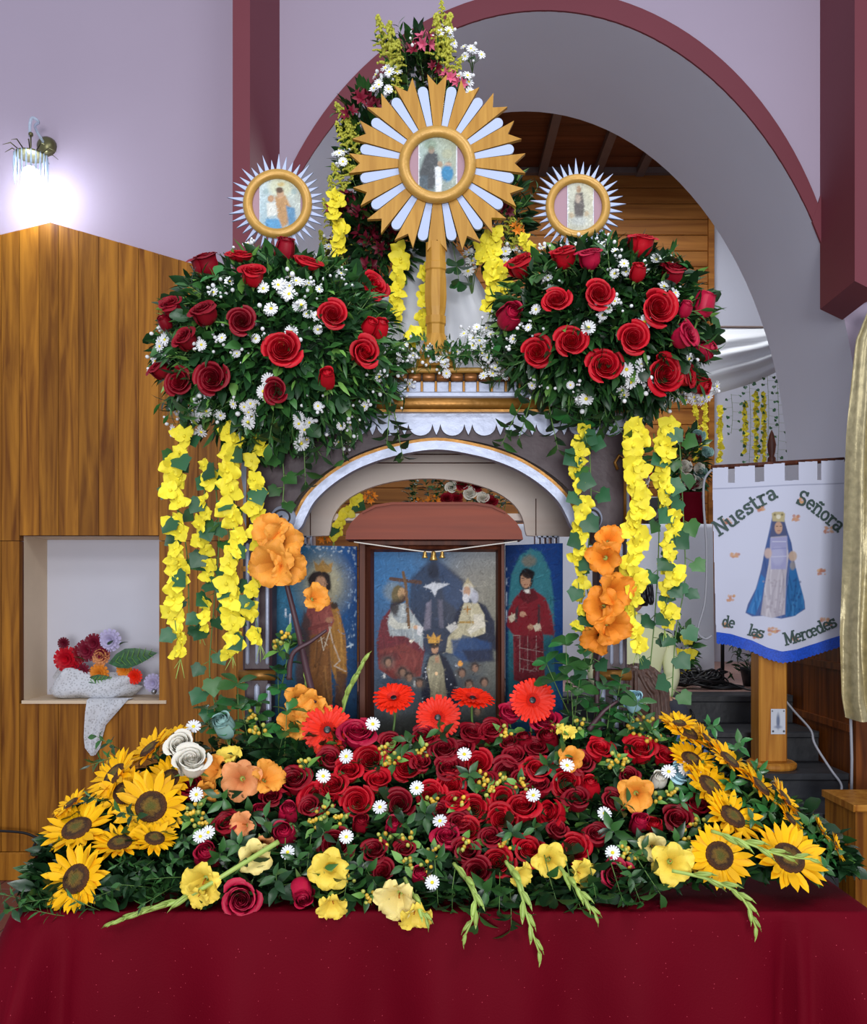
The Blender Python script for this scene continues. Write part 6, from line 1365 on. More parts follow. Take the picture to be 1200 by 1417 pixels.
# ------------------------------------------------------------------ wall lamp
YL = YW-.16; wl = thing('wall_lamp', 'lit brass wall lamp with hanging crystal fringe above the wood panelling', 'lamp', P(62, 205, YW))
p = P(64, 202, YW-.01); m = MB(); m.lathe([(.001, .03), (.02, .03), (.035, .02), (.045, .008), (.05, -.008)], (p.x, p.y-.0, p.z), 18, 'Y'); m.build('wall_rose', 'antique_brass', wl, True)
q = P(45, 0, YL).x; z1 = P(0, 163, YL).z; zt = P(0, 212, YL).z
m = MB(); m.tube(smooth_path([(p.x, YW-.03, p.z), (p.x-.02, YW-.09, p.z+.05), (q+.02, YL+.02, z1-.01), (q, YL, z1), (q-.012, YL, z1-.03), (q-.012, YL, z1-.09)], 6), .007, 8); m.build('arm', 'crystal', wl, True)
qx = q-.008
m = MB(); m.tube([(qx, YL, z1-.07), (qx, YL, zt)], .004, 6); m.ball((qx, YL, z1-.08), .012, 8, 6); m.build('drop_rod', 'antique_brass', wl, True)
m = MB(); m.lathe([(.01, .02), (.05, .012), (.075, 0), (.07, -.006), (.01, -.004)], (qx, YL, zt-.01), 20); m.build('crown_plate', 'antique_brass', wl, True)
for k in range(10):
    a = k*2*PI/10; m = MB(); m.tube([(qx+.05*math.cos(a), YL+.05*math.sin(a), zt), (qx+.09*math.cos(a), YL+.09*math.sin(a), zt+.025), (qx+.125*math.cos(a), YL+.125*math.sin(a), zt+.005)], [.003, .003, .001], 5); m.build('curled_leaf', 'antique_brass', wl, True)
pm = MB(); pm.tube([(0, 0, 0), (0, 0, -.06), (0, 0, -.12)], [.003, .005, .002], 5); pme = pm.mesh('crystal_rod', 'crystal', True)
for k in range(22):
    a = k*2*PI/22; o = bpy.data.objects.new('crystal_rod', pme); COL.objects.link(o); o.parent = wl; o.location = Vector((qx+.075*math.cos(a), YL+.075*math.sin(a), zt-.012))-Vector(wloc(wl)); o.scale = (1, 1, rnd(.85, 1.15))
m = MB(); m.ball((qx, YL, zt-.11), .04, 14, 10, (1, 1, 1.2)); m.build('bulb', 'bulb_glow', wl, True)
l = bpy.data.lights.new('wall_lamp_light', 'POINT'); l.energy = 3.2; l.color = (.85, .92, 1); l.shadow_soft_size = .05
lo2 = bpy.data.objects.new('wall_lamp_light', l); COL.objects.link(lo2); lo2.location = (qx, YL-.0, zt-.19)
# cable on the floor and wall at the left
m = MB(); m.tube(smooth_path([P(-20, 1149, 4.38), P(30, 1152, 4.38), P(54, 1160, 4.36), P(62, 1156, 4.3), P(50, 1165, 4.3), P(44, 1182, 4.3), P(55, 1180, 4.3), P(66, 1160, 4.3), P(80, 1150, 4.3), P(100, 1170, 4.3)], 8), .007, 6)
tag(m.build('black_cable', 'black_plastic', None, True, P(30, 1160, 4.36)), 'black cable looped against the wood panelling behind the sunflowers', 'cable')
# ------------------------------------------------------------------ banner on its wooden stand
YBN = 4.60
bs = thing('banner_stand', 'pine post on a round foot holding the white banner on the dark steps', 'stand', P(1068, 1060, 4.64))
zb0 = .516; x0 = fx(1049, 4.62); x1 = fx(1088, 4.62)
m = MB(); m.bbox(x0, x1, 4.60, 4.72, zb0+.035, P(0, 905, 4.6).z, .008); m.build('post', 'post_pine', bs)
m = MB(); m.lathe([(.12, 0), (.125, .01), (.125, .025), (.11, .035)], ((x0+x1)/2+.01, 4.66, zb0+.001), 28); m.build('foot', 'post_pine', bs)
m = MB(); c_ = fx(1068, 4.66); m.tube([(c_, 4.66, P(0, 905, 4.6).z), (c_, 4.66, P(0, 640, 4.66).z)], .014, 10); m.build('pole', 'frame_wood', bs, True)
m = MB(); zf = P(0, 642, 4.66).z; m.lathe([(.012, 0), (.02, .01), (.02, .03), (.012, .04), (.018, .06), (.022, .10), (.012, .15), (.002, .175)], (c_, 4.66, zf), 14); m.build('finial', 'frame_wood', bs, True)
pa = P(985, 647, YBN+.01); pb = P(1168, 636, YBN+.01); m = MB(); m.tube([pa, pb], .013, 10); m.build('crossbar', 'frame_wood', bs, True)
c = Paint(1067, 981, 1087, 1016, 2, '#c9ced8'); c.ell(1077, 998, 2.4, 10, '#6d7890', 1, 2).ell(1077, 1006, 5, 2, '#8088a0', .8, 2).ell(1070, 1012, 1.5, 1.5, '#3c3c40', 1, 1).ell(1085, 1012, 1.5, 1.5, '#3c3c40', 1, 1).ell(1069, 984, 1, 1, '#3c3c40', 1, 1).ell(1085, 984, 1, 1, '#3c3c40', 1, 1)
c.build('small_plate', lambda X, Y: ((X-HX)/F*4.597, 4.597, EYE-(Y-HY)/F*4.597), 'printed', bs)
def bfn(X, Y):
    w_ = .012*np.sin((X-985)/22.)+.010*np.sin((X+Y*.4)/37.)*np.clip((Y-650)/120, 0, 1)+.014*np.clip((Y-800)/90, 0, 1)*np.sin((X-1000)/17.)
    return (X-HX)/F*YBN, YBN-.02+w_, EYE-(Y-HY)/F*YBN
bn = thing('banner', 'white processional banner with blue fringe, printed lady and dark lettering', 'banner', P(1075, 880, YBN))
BT = lambda X: 648-(X-984)*12/184.
BBt = lambda X: np.interp(X, [984, 988, 1010, 1040, 1060, 1078, 1100, 1130, 1168], [880, 881, 884, 893, 903, 908, 905, 897, 884])
def keepb(X, Y):
    k = (Y > BT(X)) & (Y < BBt(X)) & (X > 984+np.clip((Y-650)/240, 0, 1)*4) & (X < 1168-np.clip((Y-800)/90, 0, 1)*6)
    for a, b in ((1007, 1016), (1044, 1055), (1083, 1102), (1130, 1135)): k &= ~((X > a) & (X < b) & (Y < 669-(X-984)*6/184.) & (Y > BT(X)+0))
    return k
c = Paint(984, 634, 1168, 912, 1.4, '#ccd0e4')
c.line([(984, 677), (1168, 669)], 1.6, '#a3a8c0')
# printed lady
c.robe([(1066, 714), (1080, 714), (1086, 735), (1092, 752), (1096, 775), (1103, 805), (1112, 832), (1113, 843), (1104, 848), (1094, 853), (1078, 856), (1055, 852), (1040, 853), (1031, 848), (1034, 836), (1044, 815), (1051, 788), (1056, 760), (1061, 738)], '#4a6298', '#7f93bf', '#2c3f70', 26, 1.4)
c.robe([(1090, 785), (1099, 787), (1110, 825), (1112, 841), (1098, 852), (1084, 853), (1086, 820)], '#2f6aa4', '#4d90c8', '#1e4470', 16, 1.6).robe([(1051, 795), (1056, 800), (1052, 830), (1044, 851), (1033, 847), (1043, 822)], '#3a78b8', '#5f9cd4', '#274f86', 10, 1.6)
c.robe([(1064, 740), (1085, 740), (1088, 770), (1085, 800), (1083, 850), (1066, 855), (1051, 851), (1056, 810), (1061, 780)], '#b5b0bb', '#d3d0d8', '#8d8696', 22, 1.6).poly([(1063, 745), (1086, 743), (1085, 788), (1064, 788)], '#9a9cc6', .9, 2).ell(1073, 770, 9, 12, '#b4b6d4', .6, 4)
c.poly([(1067, 716), (1081, 716), (1086, 742), (1062, 744)], '#51597c', 1, 2).ell(1074, 731, 5.2, 8.5, '#c09c86', 1, 1.4).poly([(1066, 722), (1065, 711), (1069, 709), (1080, 709), (1083, 712), (1082, 723)], '#b8ac84', 1, 1.2).ell(1074, 716, 3, 3, '#e0dcc8', .9, 1.2).ell(1069, 713, 1.6, 1.6, '#70684c', .8, 1).ell(1079, 713, 1.6, 1.6, '#70684c', .8, 1)
c.ell(1060, 766, 5, 7, '#c8b0a8', .9, 2).ell(1094, 770, 6, 7, '#c0a690', .9, 2).ell(1094, 783, 4, 6, '#9c9488', .7, 2).line([(1071, 729), (1073, 729)], 1, '#5a463c').line([(1076, 729), (1078, 729)], 1, '#5a463c').line([(1073, 735), (1076, 735)], 1, '#a0605a').line([(1066, 750), (1084, 750)], 1.2, '#d0d2e4', .7).line([(1066, 760), (1084, 759)], 1.2, '#7f82b4', .7).line([(1065, 771), (1085, 770)], 1.2, '#d0d2e4', .6)
for k in range(26): c.ell(rnd(1054, 1084), rnd(800, 848), 1.4, 1.4, '#a098a4', .6, 1.5)
for k in range(14): c.ell(rnd(1092, 1106), rnd(800, 848), 1.6, 1.6, '#274a80', .6, 1.5)
def blot(x, y, r):
    for k in range(16): c.ell(x+rnd(-r, r)*.8, y+rnd(-r, r)*.55, rnd(1.2, 2.8), rnd(1, 2.2), random.choice(['#c99a80', '#b87c68', '#d0a478']), .8, 1.2)
for x, y, r in ((1016, 767, 7), (1098, 718, 7), (1011, 828, 7), (1136, 791, 7), (1005, 722, 7), (1050, 704, 6), (1106, 694, 7), (1147, 733, 8), (1004, 865, 6), (1046, 880, 5), (1068, 873, 8), (1097, 884, 5), (1143, 860, 9)): blot(x, y, r)
c.build('banner_cloth', bfn, 'printed_cloth', bn, keep=keepb)
m = MB(); G = []
xs = np.linspace(988, 1162, 60)
for dy in (-7, -1, 3, 8+0):
    row = []
    for i, x in enumerate(xs):
        y = float(BBt(x))+dy+(1.6*(i % 2) if dy > 5 else 0); p = bfn(np.array(x), np.array(y)); row.append((float(p[0]), float(p[1])-.006, float(p[2])))
    G.append(row)
m.grid(G); m.build('blue_fringe', 'fringe_blue', bn, True)
# lettering
def arc_(cx, cy, rx, ry, a0, a1, n=10): return [(cx+rx*math.cos(math.radians(a0+(a1-a0)*k/n)), cy+ry*math.sin(math.radians(a0+(a1-a0)*k/n))) for k in range(n+1)]
SF = .165
GLY = {'N': (.95, [[(.18, 0), (.18, 1)], [(.18, 1), (.75, 0)], [(.75, 0), (.75, 1)], [(.02, 1), (.24, 1)], [(.0, .0), (.36, 0)], [(.57, 1), (.93, 1)]]),
 'u': (.78, [[(.16, .68), (.16, .22)]+arc_(.36, .22, .2, .2, 180, 330), [(.6, .68), (.6, 0)], [(.02, .67), (.2, .67)], [(.46, .67), (.6, .67)], [(.6, .02), (.76, .02)]]),
 'e': (.68, [[(.12, .36), (.56, .36)]+arc_(.34, .34, .23, .32, 5, 310)]),
 's': (.56, [arc_(.28, .50, .18, .16, 40, 200)+arc_(.28, .19, .2, .17, 100, -140), [(.46, .68), (.46, .52)], [(.08, .0), (.08, .17)]]),
 't': (.5, [[(.22, .92), (.22, .18)]+arc_(.34, .16, .12, .14, 180, 320), [(.04, .66), (.44, .66)]]),
 'r': (.62, [[(.2, .68), (.2, 0)], [(.2, .4)]+arc_(.42, .42, .2, .22, 150, 50), [(.04, .67), (.2, .67)], [(.04, 0), (.4, 0)]]),
 'a': (.66, [arc_(.3, .5, .2, .16, 160, 0)+[(.5, .1), (.62, .04)], arc_(.28, .2, .18, .18, 60, 360)]),
 'S': (.72, [arc_(.36, .74, .24, .24, 35, 230)+arc_(.36, .27, .26, .26, 70, -150), [(.6, 1.02), (.6, .78)], [(.1, 0), (.1, .26)]]),
 'ñ': (.8, [[(.18, .68), (.18, 0)]]+[[(.18, .4)]+arc_(.4, .44, .2, .22, 150, 0)+[(.6, 0)], [(.04, .67), (.18, .67)], [(.04, 0), (.32, 0)], [(.48, 0), (.76, 0)], [(.2, .86), (.32, .94), (.44, .86), (.56, .94)]]),
 'o': (.68, [arc_(.33, .34, .23, .32, 0, 360, 16)]), 'd': (.74, [arc_(.3, .33, .2, .32, 20, 340, 14), [(.54, 1), (.54, 0)], [(.4, 1), (.54, 1)], [(.54, .02), (.7, .02)]]),
 'l': (.4, [[(.2, 1), (.2, 0)], [(.06, 1), (.2, 1)], [(.04, 0), (.36, 0)]]),
 'M': (1.1, [[(.18, 0), (.2, 1)], [(.2, 1), (.53, .1)], [(.53, .1), (.86, 1)], [(.86, 1), (.9, 0)], [(.02, 1), (.24, 1)], [(.82, 1), (1.04, 1)], [(.02, 0), (.34, 0)], [(.72, 0), (1.06, 0)]]),
 'c': (.62, [arc_(.34, .34, .23, .32, 50, 320), [(.5, .66), (.5, .5)]])}
def letter(ch, ox, oy, ang, h):
    wd, st = GLY[ch]; m = MB(); co, si = math.cos(ang), math.sin(ang)
    def tp(x, y): X = ox+(x*co+y*si)*h; Y = oy+(x*si-y*co)*h; q = bfn(np.array(X), np.array(Y)); return (float(q[0]), float(q[1])-.004, float(q[2]))
    for s in st:
        for (ax, ay), (bx, by) in zip(s[:-1], s[1:]):
            dx, dy = bx-ax, by-ay; L = math.hypot(dx, dy)+1e-9; th = SF if abs(dx) < abs(dy)*2 else SF*.75; nx_, ny_ = -dy/L*th/2, dx/L*th/2; e = .25*th/L
            ax2, ay2, bx2, by2 = ax-dx*e, ay-dy*e, bx+dx*e, by+dy*e
            m.add([tp(ax2+nx_, ay2+ny_), tp(bx2+nx_, by2+ny_), tp(bx2-nx_, by2-ny_), tp(ax2-nx_, ay2-ny_)], [(3, 2, 1, 0)])
    m.build('letter', 'text_ink', bn, False, fix=False); return wd
def word(txt, base, h, gap=1.0):
    """letters set along a pixel base line given as points"""
    pl = base; cum = [0]
    for a, b in zip(pl[:-1], pl[1:]): cum.append(cum[-1]+math.hypot(b[0]-a[0], b[1]-a[1]))
    tot = sum(GLY[ch][0] for ch in txt); k = cum[-1]/(tot*h); s = 0
    for ch in txt:
        wd = GLY[ch][0]*h*k; mid = s+wd/2
        i = max(j for j in range(len(cum)-1) if cum[j] <= min(mid, cum[-1]-1e-6)); t = (mid-cum[i])/(cum[i+1]-cum[i])
        bx, by = pl[i][0]+(pl[i+1][0]-pl[i][0])*t, pl[i][1]+(pl[i+1][1]-pl[i][1])*t; ang = math.atan2(pl[i+1][1]-pl[i][1], pl[i+1][0]-pl[i][0])
        letter(ch, bx-math.cos(ang)*GLY[ch][0]*h/2, by-math.sin(ang)*GLY[ch][0]*h/2, ang, h); s += wd
word('Nuestra', [(993, 742), (1012, 730), (1035, 712), (1055, 699), (1074, 689)], 20)
word('Señora', [(1098, 697), (1115, 704), (1135, 718), (1147, 727), (1159, 737)], 19.5)
word('de', [(997, 866), (1015, 869)], 15); word('las', [(1034, 878), (1053, 883)], 15); word('Mercedes', [(1084, 892), (1105, 887), (1125, 881), (1143, 873), (1158, 866)], 16.5)
m = MB(); m.tube(smooth_path([P(985, 650, YBN-.03), P(975, 665, YBN-.03), P(974, 700, YBN-.03), P(978, 760, YBN-.02), P(976, 830, YBN-.02), P(966, 872, YBN-.02), P(976, 884, YBN-.02), P(985, 880, YBN-.02)], 8), .006, 6); m.build('cord', 'cable_grey', bn, True)
# ------------------------------------------------------------------ gold curtain, its cord, kneeler at the right edge
YC = 4.28; m = MB(); G = []
for i, y in enumerate(np.linspace(425, 992, 40)):
    t = i/39; xl = float(np.interp(y, [425, 470, 600, 750, 880, 965, 992], [1203, 1186, 1176, 1172, 1166, 1168, 1173])); row = []
    for j in range(46):
        u = j/45; x = xl+u*(150-30*(1-t)); yy = YC+.05*math.sin(u*34+1.3*math.sin(t*2.5+u*3))*(.35+.65*t)+.015*math.sin(u*71+t*5); row.append((fx(x, YC), yy, P(0, y+(6*math.sin(u*14) if i > 36 else 0), YC).z))
    G.append(row)
m.grid(G); tag(m.build('gold_curtain', 'satin_gold', None, True, P(1200, 900, YC)), 'gathered gold satin curtain hanging below the maroon pilaster', 'curtain')
m = MB(); m.tube(smooth_path([P(1086, 968, 4.75), P(1100, 985, 4.7), P(1122, 1010, 4.6), P(1128, 1030, 4.5), P(1150, 1065, 4.45), P(1164, 1085, 4.44), P(1165, 1100, 4.4), P(1176, 1112, 4.4), P(1178, 1105, 4.4), P(1164, 1122, 4.35), P(1168, 1140, 4.3), P(1166, 1165, 4.2)], 6), .006, 6)
tag(m.build('pale_cable', 'cable_grey', None, True, P(1166, 1165, 4.2)), 'pale cable running down the panelling behind the banner post', 'cable')
m = MB(); m.tube([P(1177, 975, 4.33), P(1179, 1050, 4.33), P(1178, 1128, 4.33)], .007, 6); tag(m.build('curtain_cord', 'cable_grey', None, True, P(1178, 1128, 4.33)), 'straight grey cord hanging from under the gold curtain', 'cord')
kn = thing('wooden_kneeler', 'low varnished wooden box beside the dark steps under the gold curtain', 'box', (fx(1215, 3.9), 3.9, 0)); xk = fx(1184, 3.85)
m = MB(); zt = P(0, 1113, 3.85).z; m.box(xk, xk+.4, 3.85, 4.15, .0, zt-.03); m.build('body', 'panel_wood', kn); m = MB(); m.bbox(xk-.015, xk+.42, 3.83, 4.15, zt-.03, zt, .006); m.build('lid', 'post_pine', kn)
# ------------------------------------------------------------------ sanctuary: altar, swag, garlands, stand, tangle of cables
YA = 6.2; al = thing('altar', 'white clothed altar in the sanctuary behind the shrine', 'altar', (fx(850, YA), YA, .831))
za_ = P(0, 725, YA).z; m = MB(); m.box(fx(640, YA), fx(983, YA), YA+.01, YA+.6, .831, za_-.012); m.build('body', 'panel_wood', al)
m = MB(); G = []
xs = np.linspace(fx(636, YA), fx(986, YA), 90); G.append([(x, YA+.62, za_) for x in xs]); G.append([(x, YA, za_) for x in xs])
for t in (.03, .15, .4, .7, 1): G.append([(x, YA-.008-.02*t*(1+math.sin(x*38+math.sin(x*9)*2)), za_-(za_-.84)*t) for x in xs])
m.grid(G); m.build('altar_cloth', 'cloth_white', al, True)
def back_bouquet(px, py, Y, rx, ry, lb, mts, n, leafs=400):
    c_ = P(px, py, Y); root = thing('flower_arrangement', lb, 'flowers', c_-Vector((0, 0, ry*S(Y)))); its = []
    for _ in range(leafs):
        v = Vector((random.gauss(0, 1), random.gauss(0, 1), random.gauss(0, 1))).normalized()*rnd(.4, 1); its.append((random.choice([0, 1, 2, 3]), Vector((v.x*rx*S(Y), v.y*rx*S(Y)*.6, v.z*ry*S(Y)+ry*S(Y))), rquat(v), rnd(.06, .10)))
    g = scatter('greenery', LEAFM, TEMPS, its, root); g['kind'] = 'stuff'
    for _ in range(n):
        a = rnd(0, 2*PI); q = rnd(0, 1)**.5; mt = random.choice(mts); me = ROSE[mt, o_][0][0][1]
        f = bpy.data.objects.new('bloom', me); COL.objects.link(f); f.parent = root; f.matrix_basis = T3((rx*q*math.cos(a)*S(Y), -rx*.6*S(Y)*(1.05-q*q*.7), ry*q*math.sin(a)*S(Y)+ry*S(Y))) @ rdir((0, -1, .3), .4).to_track_quat('Z', 'Y').to_matrix().to_4x4() @ SC(rnd(.06, .085))
    return root
back_bouquet(950, 650, 6.5, 26, 55, 'green arrangement with dull pink flowers on the altar beside the banner', ['rose_burgundy', 'rose_teal', 'silk_lilac' if False else 'rose_white'], 10, 500)
back_bouquet(870, 650, 6.5, 22, 60, 'red flower arrangement on the altar seen between the yellow garlands', ['rose_red', 'rose_white', 'rose_red'], 22, 350)
m = MB(); c_ = P(957, 710, 6.42); m.lathe([(.05, 0), (.09, .01), (.11, .12), (.09, .22), (.10, .24)], (c_.x, 6.46, za_), 16); tag(m.build('red_vase', 'cloth_red', None, True, (c_.x, 6.46, za_)), 'dark red vase on the altar under the green arrangement', 'vase')
sp_ = thing('loudspeaker', 'small black loudspeaker standing on the white altar behind the yellow garlands', 'speaker', (fx(905, 6.4), 6.4, za_)); m = MB(); m.bbox(fx(893, 6.4), fx(914, 6.4), 6.35, 6.5, za_, P(0, 688, 6.4).z, .01); m.build('cabinet', 'black_plastic', sp_); m = MB(); m.lathe([(.001, .004), (.035, .004), (.042, .008), (.046, 0)], (fx(903, 6.4), 6.349, za_+.08), 16, 'Y'); m.build('cone', 'hair_black', sp_, True)
mb2 = back_bouquet(945, 905, 5.9, 18, 36, 'orange flower arrangement wrapped in foil at the foot of the altar', ['rose_white'], 0, 160)
for px, py in ((937, 925), (948, 930), (955, 905), (952, 885), (938, 905), (945, 915)):
    f = bpy.data.objects.new('bloom', ORC[0]); COL.objects.link(f); f.data = f.data; f.parent = mb2; p = P(px, py, 5.78)-Vector(wloc(mb2)); f.matrix_basis = T3(p) @ RX(PI/2) @ SC(.05)
# white swag and its hanging strands on the far wall
YV = 7.2; m = MB(); G = []
for i in range(22):
    t = i/21; row = []
    for j in range(26):
        u = j/25; x = 925+170*u; yt = 452+3*math.sin(u*PI); yb = 530+35*(1-u)*0+np.interp(u, [0, .3, .7, 1], [545, 550, 530, 505])-530
        y = yt+(yb-yt)*t; row.append((fx(x, YV), YV-.12*math.sin(t*PI)-.03*math.sin(t*26+u*4)*math.sin(t*PI), P(0, y, YV).z))
    G.append(row)
m.grid(G); tag(m.build('white_swag', 'sheer_white', None, True, P(1010, 500, YV)), 'white gathered cloth swag across the sanctuary behind the arch', 'drape')
m = MB(); m.tube([P(925, 452, YV), (5.38, YV, P(0, 456, YV).z)], .01, 6); swr = m.build('rod', 'beam_grey', None, True, P(1010, 500, YV)); swr.parent = bpy.data.objects['white_swag']; swr.location = (0, 0, 0)
GV = 'thin garlands under the white swag'
for px, y0, y1, n in ((975, 560, 635, 22), (995, 565, 640, 22), (1030, 560, 628, 16), (1045, 545, 640, 20), (1056, 545, 640, 20), (962, 560, 640, 18)):
    garland([(px, y0), (px+1, (y0+y1)/2), (px, y1)], YV-.02, 4.2, n, 'thin yellow flower strand hanging under the white swag', GV, 0, 1.5, .03, False)
for px, y0, y1, n in ((1012, 545, 600, 10), (1037, 530, 640, 22), (1062, 520, 620, 18), (1076, 530, 640, 20)):
    ivy([(px, y0), (px+2, (y0+y1)/2), (px, y1)], YV-.04, n, 4.5, 'thin leaf strand hanging under the white swag', GV)
# black stand with a heap of cables
ms = thing('microphone_stand', 'thin black stand pole behind the banner beside the heap of cables', 'stand', P(1000, 955, 5.62)); x_ = fx(1000, 5.62)
m = MB(); m.tube([(x_, 5.62, .84), (x_, 5.62, P(0, 800, 5.62).z)], .012, 8); m.build('pole', 'black_plastic', ms, True)
m = MB(); m.lathe([(.13, 0), (.13, .015), (.03, .03), (.015, .05)], (x_, 5.62, .832), 20); m.build('base', 'black_plastic', ms, True)
for k in range(7):
    pts = []; cx_, cy_ = x_-.13+rnd(-.06, .06), 5.58+rnd(-.03, .03); ph = rnd(0, 6)
    for i in range(40): a = i*.5+ph; R = rnd(.07, .12); pts.append((cx_+R*math.cos(a)*1.2, cy_+R*math.sin(a)*.5, .84+.002*i*(.5+rnd(0, 1))+.02*abs(math.sin(a*1.3))))
    m = MB(); m.tube(smooth_path(pts, 2), .006, 5, True); tag(m.build('cable_coil', 'black_plastic', None, True, (cx_, cy_, .83)), 'black cable coil heaped at the foot of the thin black stand', 'cable', 'cable coils on the steps')
for k, pts in enumerate(([(1010, 945, 5.6), (1040, 955, 5.45), (1075, 948, 5.5), (1100, 955, 5.5)], [(940, 960, 5.47), (960, 990, 5.12), (955, 1000, 5.12)])):
    m = MB(); m.tube(smooth_path([P(*q) for q in pts], 6), .006, 5); tag(m.build('loose_cable', 'black_plastic', None, True, P(*pts[0])), ['loose black cable trailing along the top step behind the pine post', 'loose black cable hanging down the steps beside the seated person'][k], 'cable')
# dark fir branch behind the banner foot, strip of light cloth
m = MB(); fb_ = P(1040, 915, 5.75); its = [(2, Vector((rnd(-.12, .12), rnd(-.1, .1), rnd(-.05, .3))), rquat((rnd(-1, 1), -.3, rnd(-1, .2))), .07) for _ in range(160)]
tg = thing('dark_plant', 'dark bushy plant standing behind the lower edge of the banner', 'plant', (fb_.x, 5.75, .832)); g = scatter('foliage', ['leaf_dark', 'leaf_dark', 'leaf_mid'], TEMPS, [(a, b+Vector((0, 0, .12)), q, s) for a, b, q, s in its], tg); m.lathe([(.05, 0), (.07, .1), (.075, .12)], (fb_.x, 5.75, .832), 12); m.build('pot', 'black_plastic', tg, True)
# ------------------------------------------------------------------ people behind the shrine
def skin_body(name, J, E, mt, parent=None):
    me = bpy.data.meshes.new(name); me.from_pydata([j[0] for j in J], E, []); o = bpy.data.objects.new(name, me); COL.objects.link(o); me.materials.append(MATS[mt])
    md = o.modifiers.new('skin', 'SKIN'); sd = o.modifiers.new('sub', 'SUBSURF'); sd.levels = 2; sd.render_levels = 2; md.use_smooth_shade = True
    sk = me.skin_vertices[0].data if me.skin_vertices else None
    if sk is None: me.skin_vertices; 
    for i, j in enumerate(J):
        me.skin_vertices[0].data[i].radius = j[1] if isinstance(j[1], tuple) else (j[1], j[1])
    me.skin_vertices[0].data[0].use_root = True
    if parent: o.parent = parent
    return o
def head(par, c, fwd, hair, long_hair):
    """head with face towards fwd (unit xy vector), local coordinates"""
    f = Vector(fwd).normalized(); rt = Vector((f.y, -f.x, 0)).normalized(); up = rt.cross(f).normalized()
    if up.z < 0: up = -up
    def W(x, y, z): return tuple(Vector(c)+rt*x+f*y+up*z)
    m = MB(); G = []
    for i in range(15):
        a = PI*i/14; row = []
        for j in range(21):
            q = 2*PI*j/20; x = .073*math.sin(a)*math.cos(q); y = .093*math.sin(a)*math.sin(q); z = .115*math.cos(a)
            if z < -.03: x *= 1-.25*(-z-.03)/.085; y += .012
            if y > .06 and -.02 < z < .02: y -= .006
            row.append(W(x, y, z))
        G.append(row)
    m.grid(G); m.add([W(0, .085, .012), W(-.014, .092, -.022), W(.014, .092, -.022), W(0, .115, -.02), W(0, .09, -.03)], [(0, 1, 3), (0, 3, 2), (1, 4, 3), (3, 4, 2)])
    for sx in (-1, 1): m.ball(W(sx*.075, 0, -.005), .02, 8, 6, (.5, .8, 1.3))
    h = m.build('face', 'skin', None, True, (0, 0, 0)); h.parent = par
    for sx in (-1, 1): m = MB(); m.ball(W(sx*.03, .083, .012), .011, 8, 6); e = m.build('eye', 'hair_black', None, True, (0, 0, 0)); e.parent = h
    m = MB(); m.ball(W(0, .088, -.052), .018, 8, 6, (1, .4, .35)); e = m.build('mouth', 'rose_teal' if False else 'glad_salmon', None, True, (0, 0, 0)); e.parent = h
    m = MB(); G = []
    for i in range(12):
        a = PI*.70*i/11; row = []
        for j in range(25):
            q = 2*PI*j/24; k = max(0, math.sin(q)); aa = a*(1-.42*k**2); L = 0
            if long_hair and i > 8: L = -.06*(i-8)*(1-k)
            row.append(W(.083*math.sin(aa)*math.cos(q), .104*math.sin(aa)*math.sin(q)-.004, .126*math.cos(aa)+L))
        G.append(row)
    m.grid(G)
    for k in range(110):
        q = rnd(.55*PI, 2.45*PI) if long_hair else rnd(0, 2*PI); a = rnd(.15, .95)*(1 if math.sin(q) < .3 else .55); L = rnd(.12, .20) if long_hair else rnd(.03, .06)
        p0 = Vector(W(.084*math.sin(a)*math.cos(q), .105*math.sin(a)*math.sin(q)-.004, .128*math.cos(a))); o0 = p0-Vector(c); o0.z = 0
        p1_ = Vector(W(.086*math.cos(q), .106*math.sin(q)-.006, rnd(-.02, .03))) if math.sin(q) < .5 else p0+o0*.3
        m.tube(smooth_path([p0, p0*.5+p1_*.5+o0*.1, p1_, p1_+Vector((rnd(-.01, .01), rnd(-.01, .01), -L))], 3), [.009]*9+[.003], 5)
    hh = m.build('hair', hair, None, True, (0, 0, 0)); hh.parent = par
    return h
# person seated on the steps
p1 = thing('person', 'dark-haired person in a pale yellow top sitting on the steps behind the yellow garland', 'person', (fx(880, 5.02), 5.02, .674))
hx = -.01
J = [((0, 0, .12), (.15, .12)), ((.0, 0, .30), (.14, .10)), ((.0, .0, .47), (.17, .10)), ((0, .0, .58), (.06, .055)), ((0, -.0, .64), (.05, .05)),
     ((.17, .0, .48), .055), ((.19, -.06, .28), .045), ((.10, -.25, .20), .04), ((-.19, 0, .49), .055), ((-.25, -.08, .28), .045), ((-.14, -.26, .2), .04),
     ]
skin_body('upper_body', J, [(0, 1), (1, 2), (2, 3), (3, 4), (2, 5), (5, 6), (6, 7), (2, 8), (8, 9), (9, 10)], 'shirt_yellow', p1)
J = [((0, 0, .11), (.15, .10)), ((.10, -.08, .10), .09), ((.13, -.40, .14), .065), ((.13, -.42, -.12), .05), ((.13, -.45, -.15), .045), ((-.10, -.08, .10), .09), ((-.13, -.40, .14), .065), ((-.13, -.42, -.12), .05), ((-.13, -.45, -.15), .045)]
skin_body('trousers', J, [(0, 1), (1, 2), (2, 3), (3, 4), (0, 5), (5, 6), (6, 7), (7, 8)], 'trousers_dark', p1)
head(p1, (-.02, -.02, .745), (-.85, -.5, 0), 'hair_black', False)
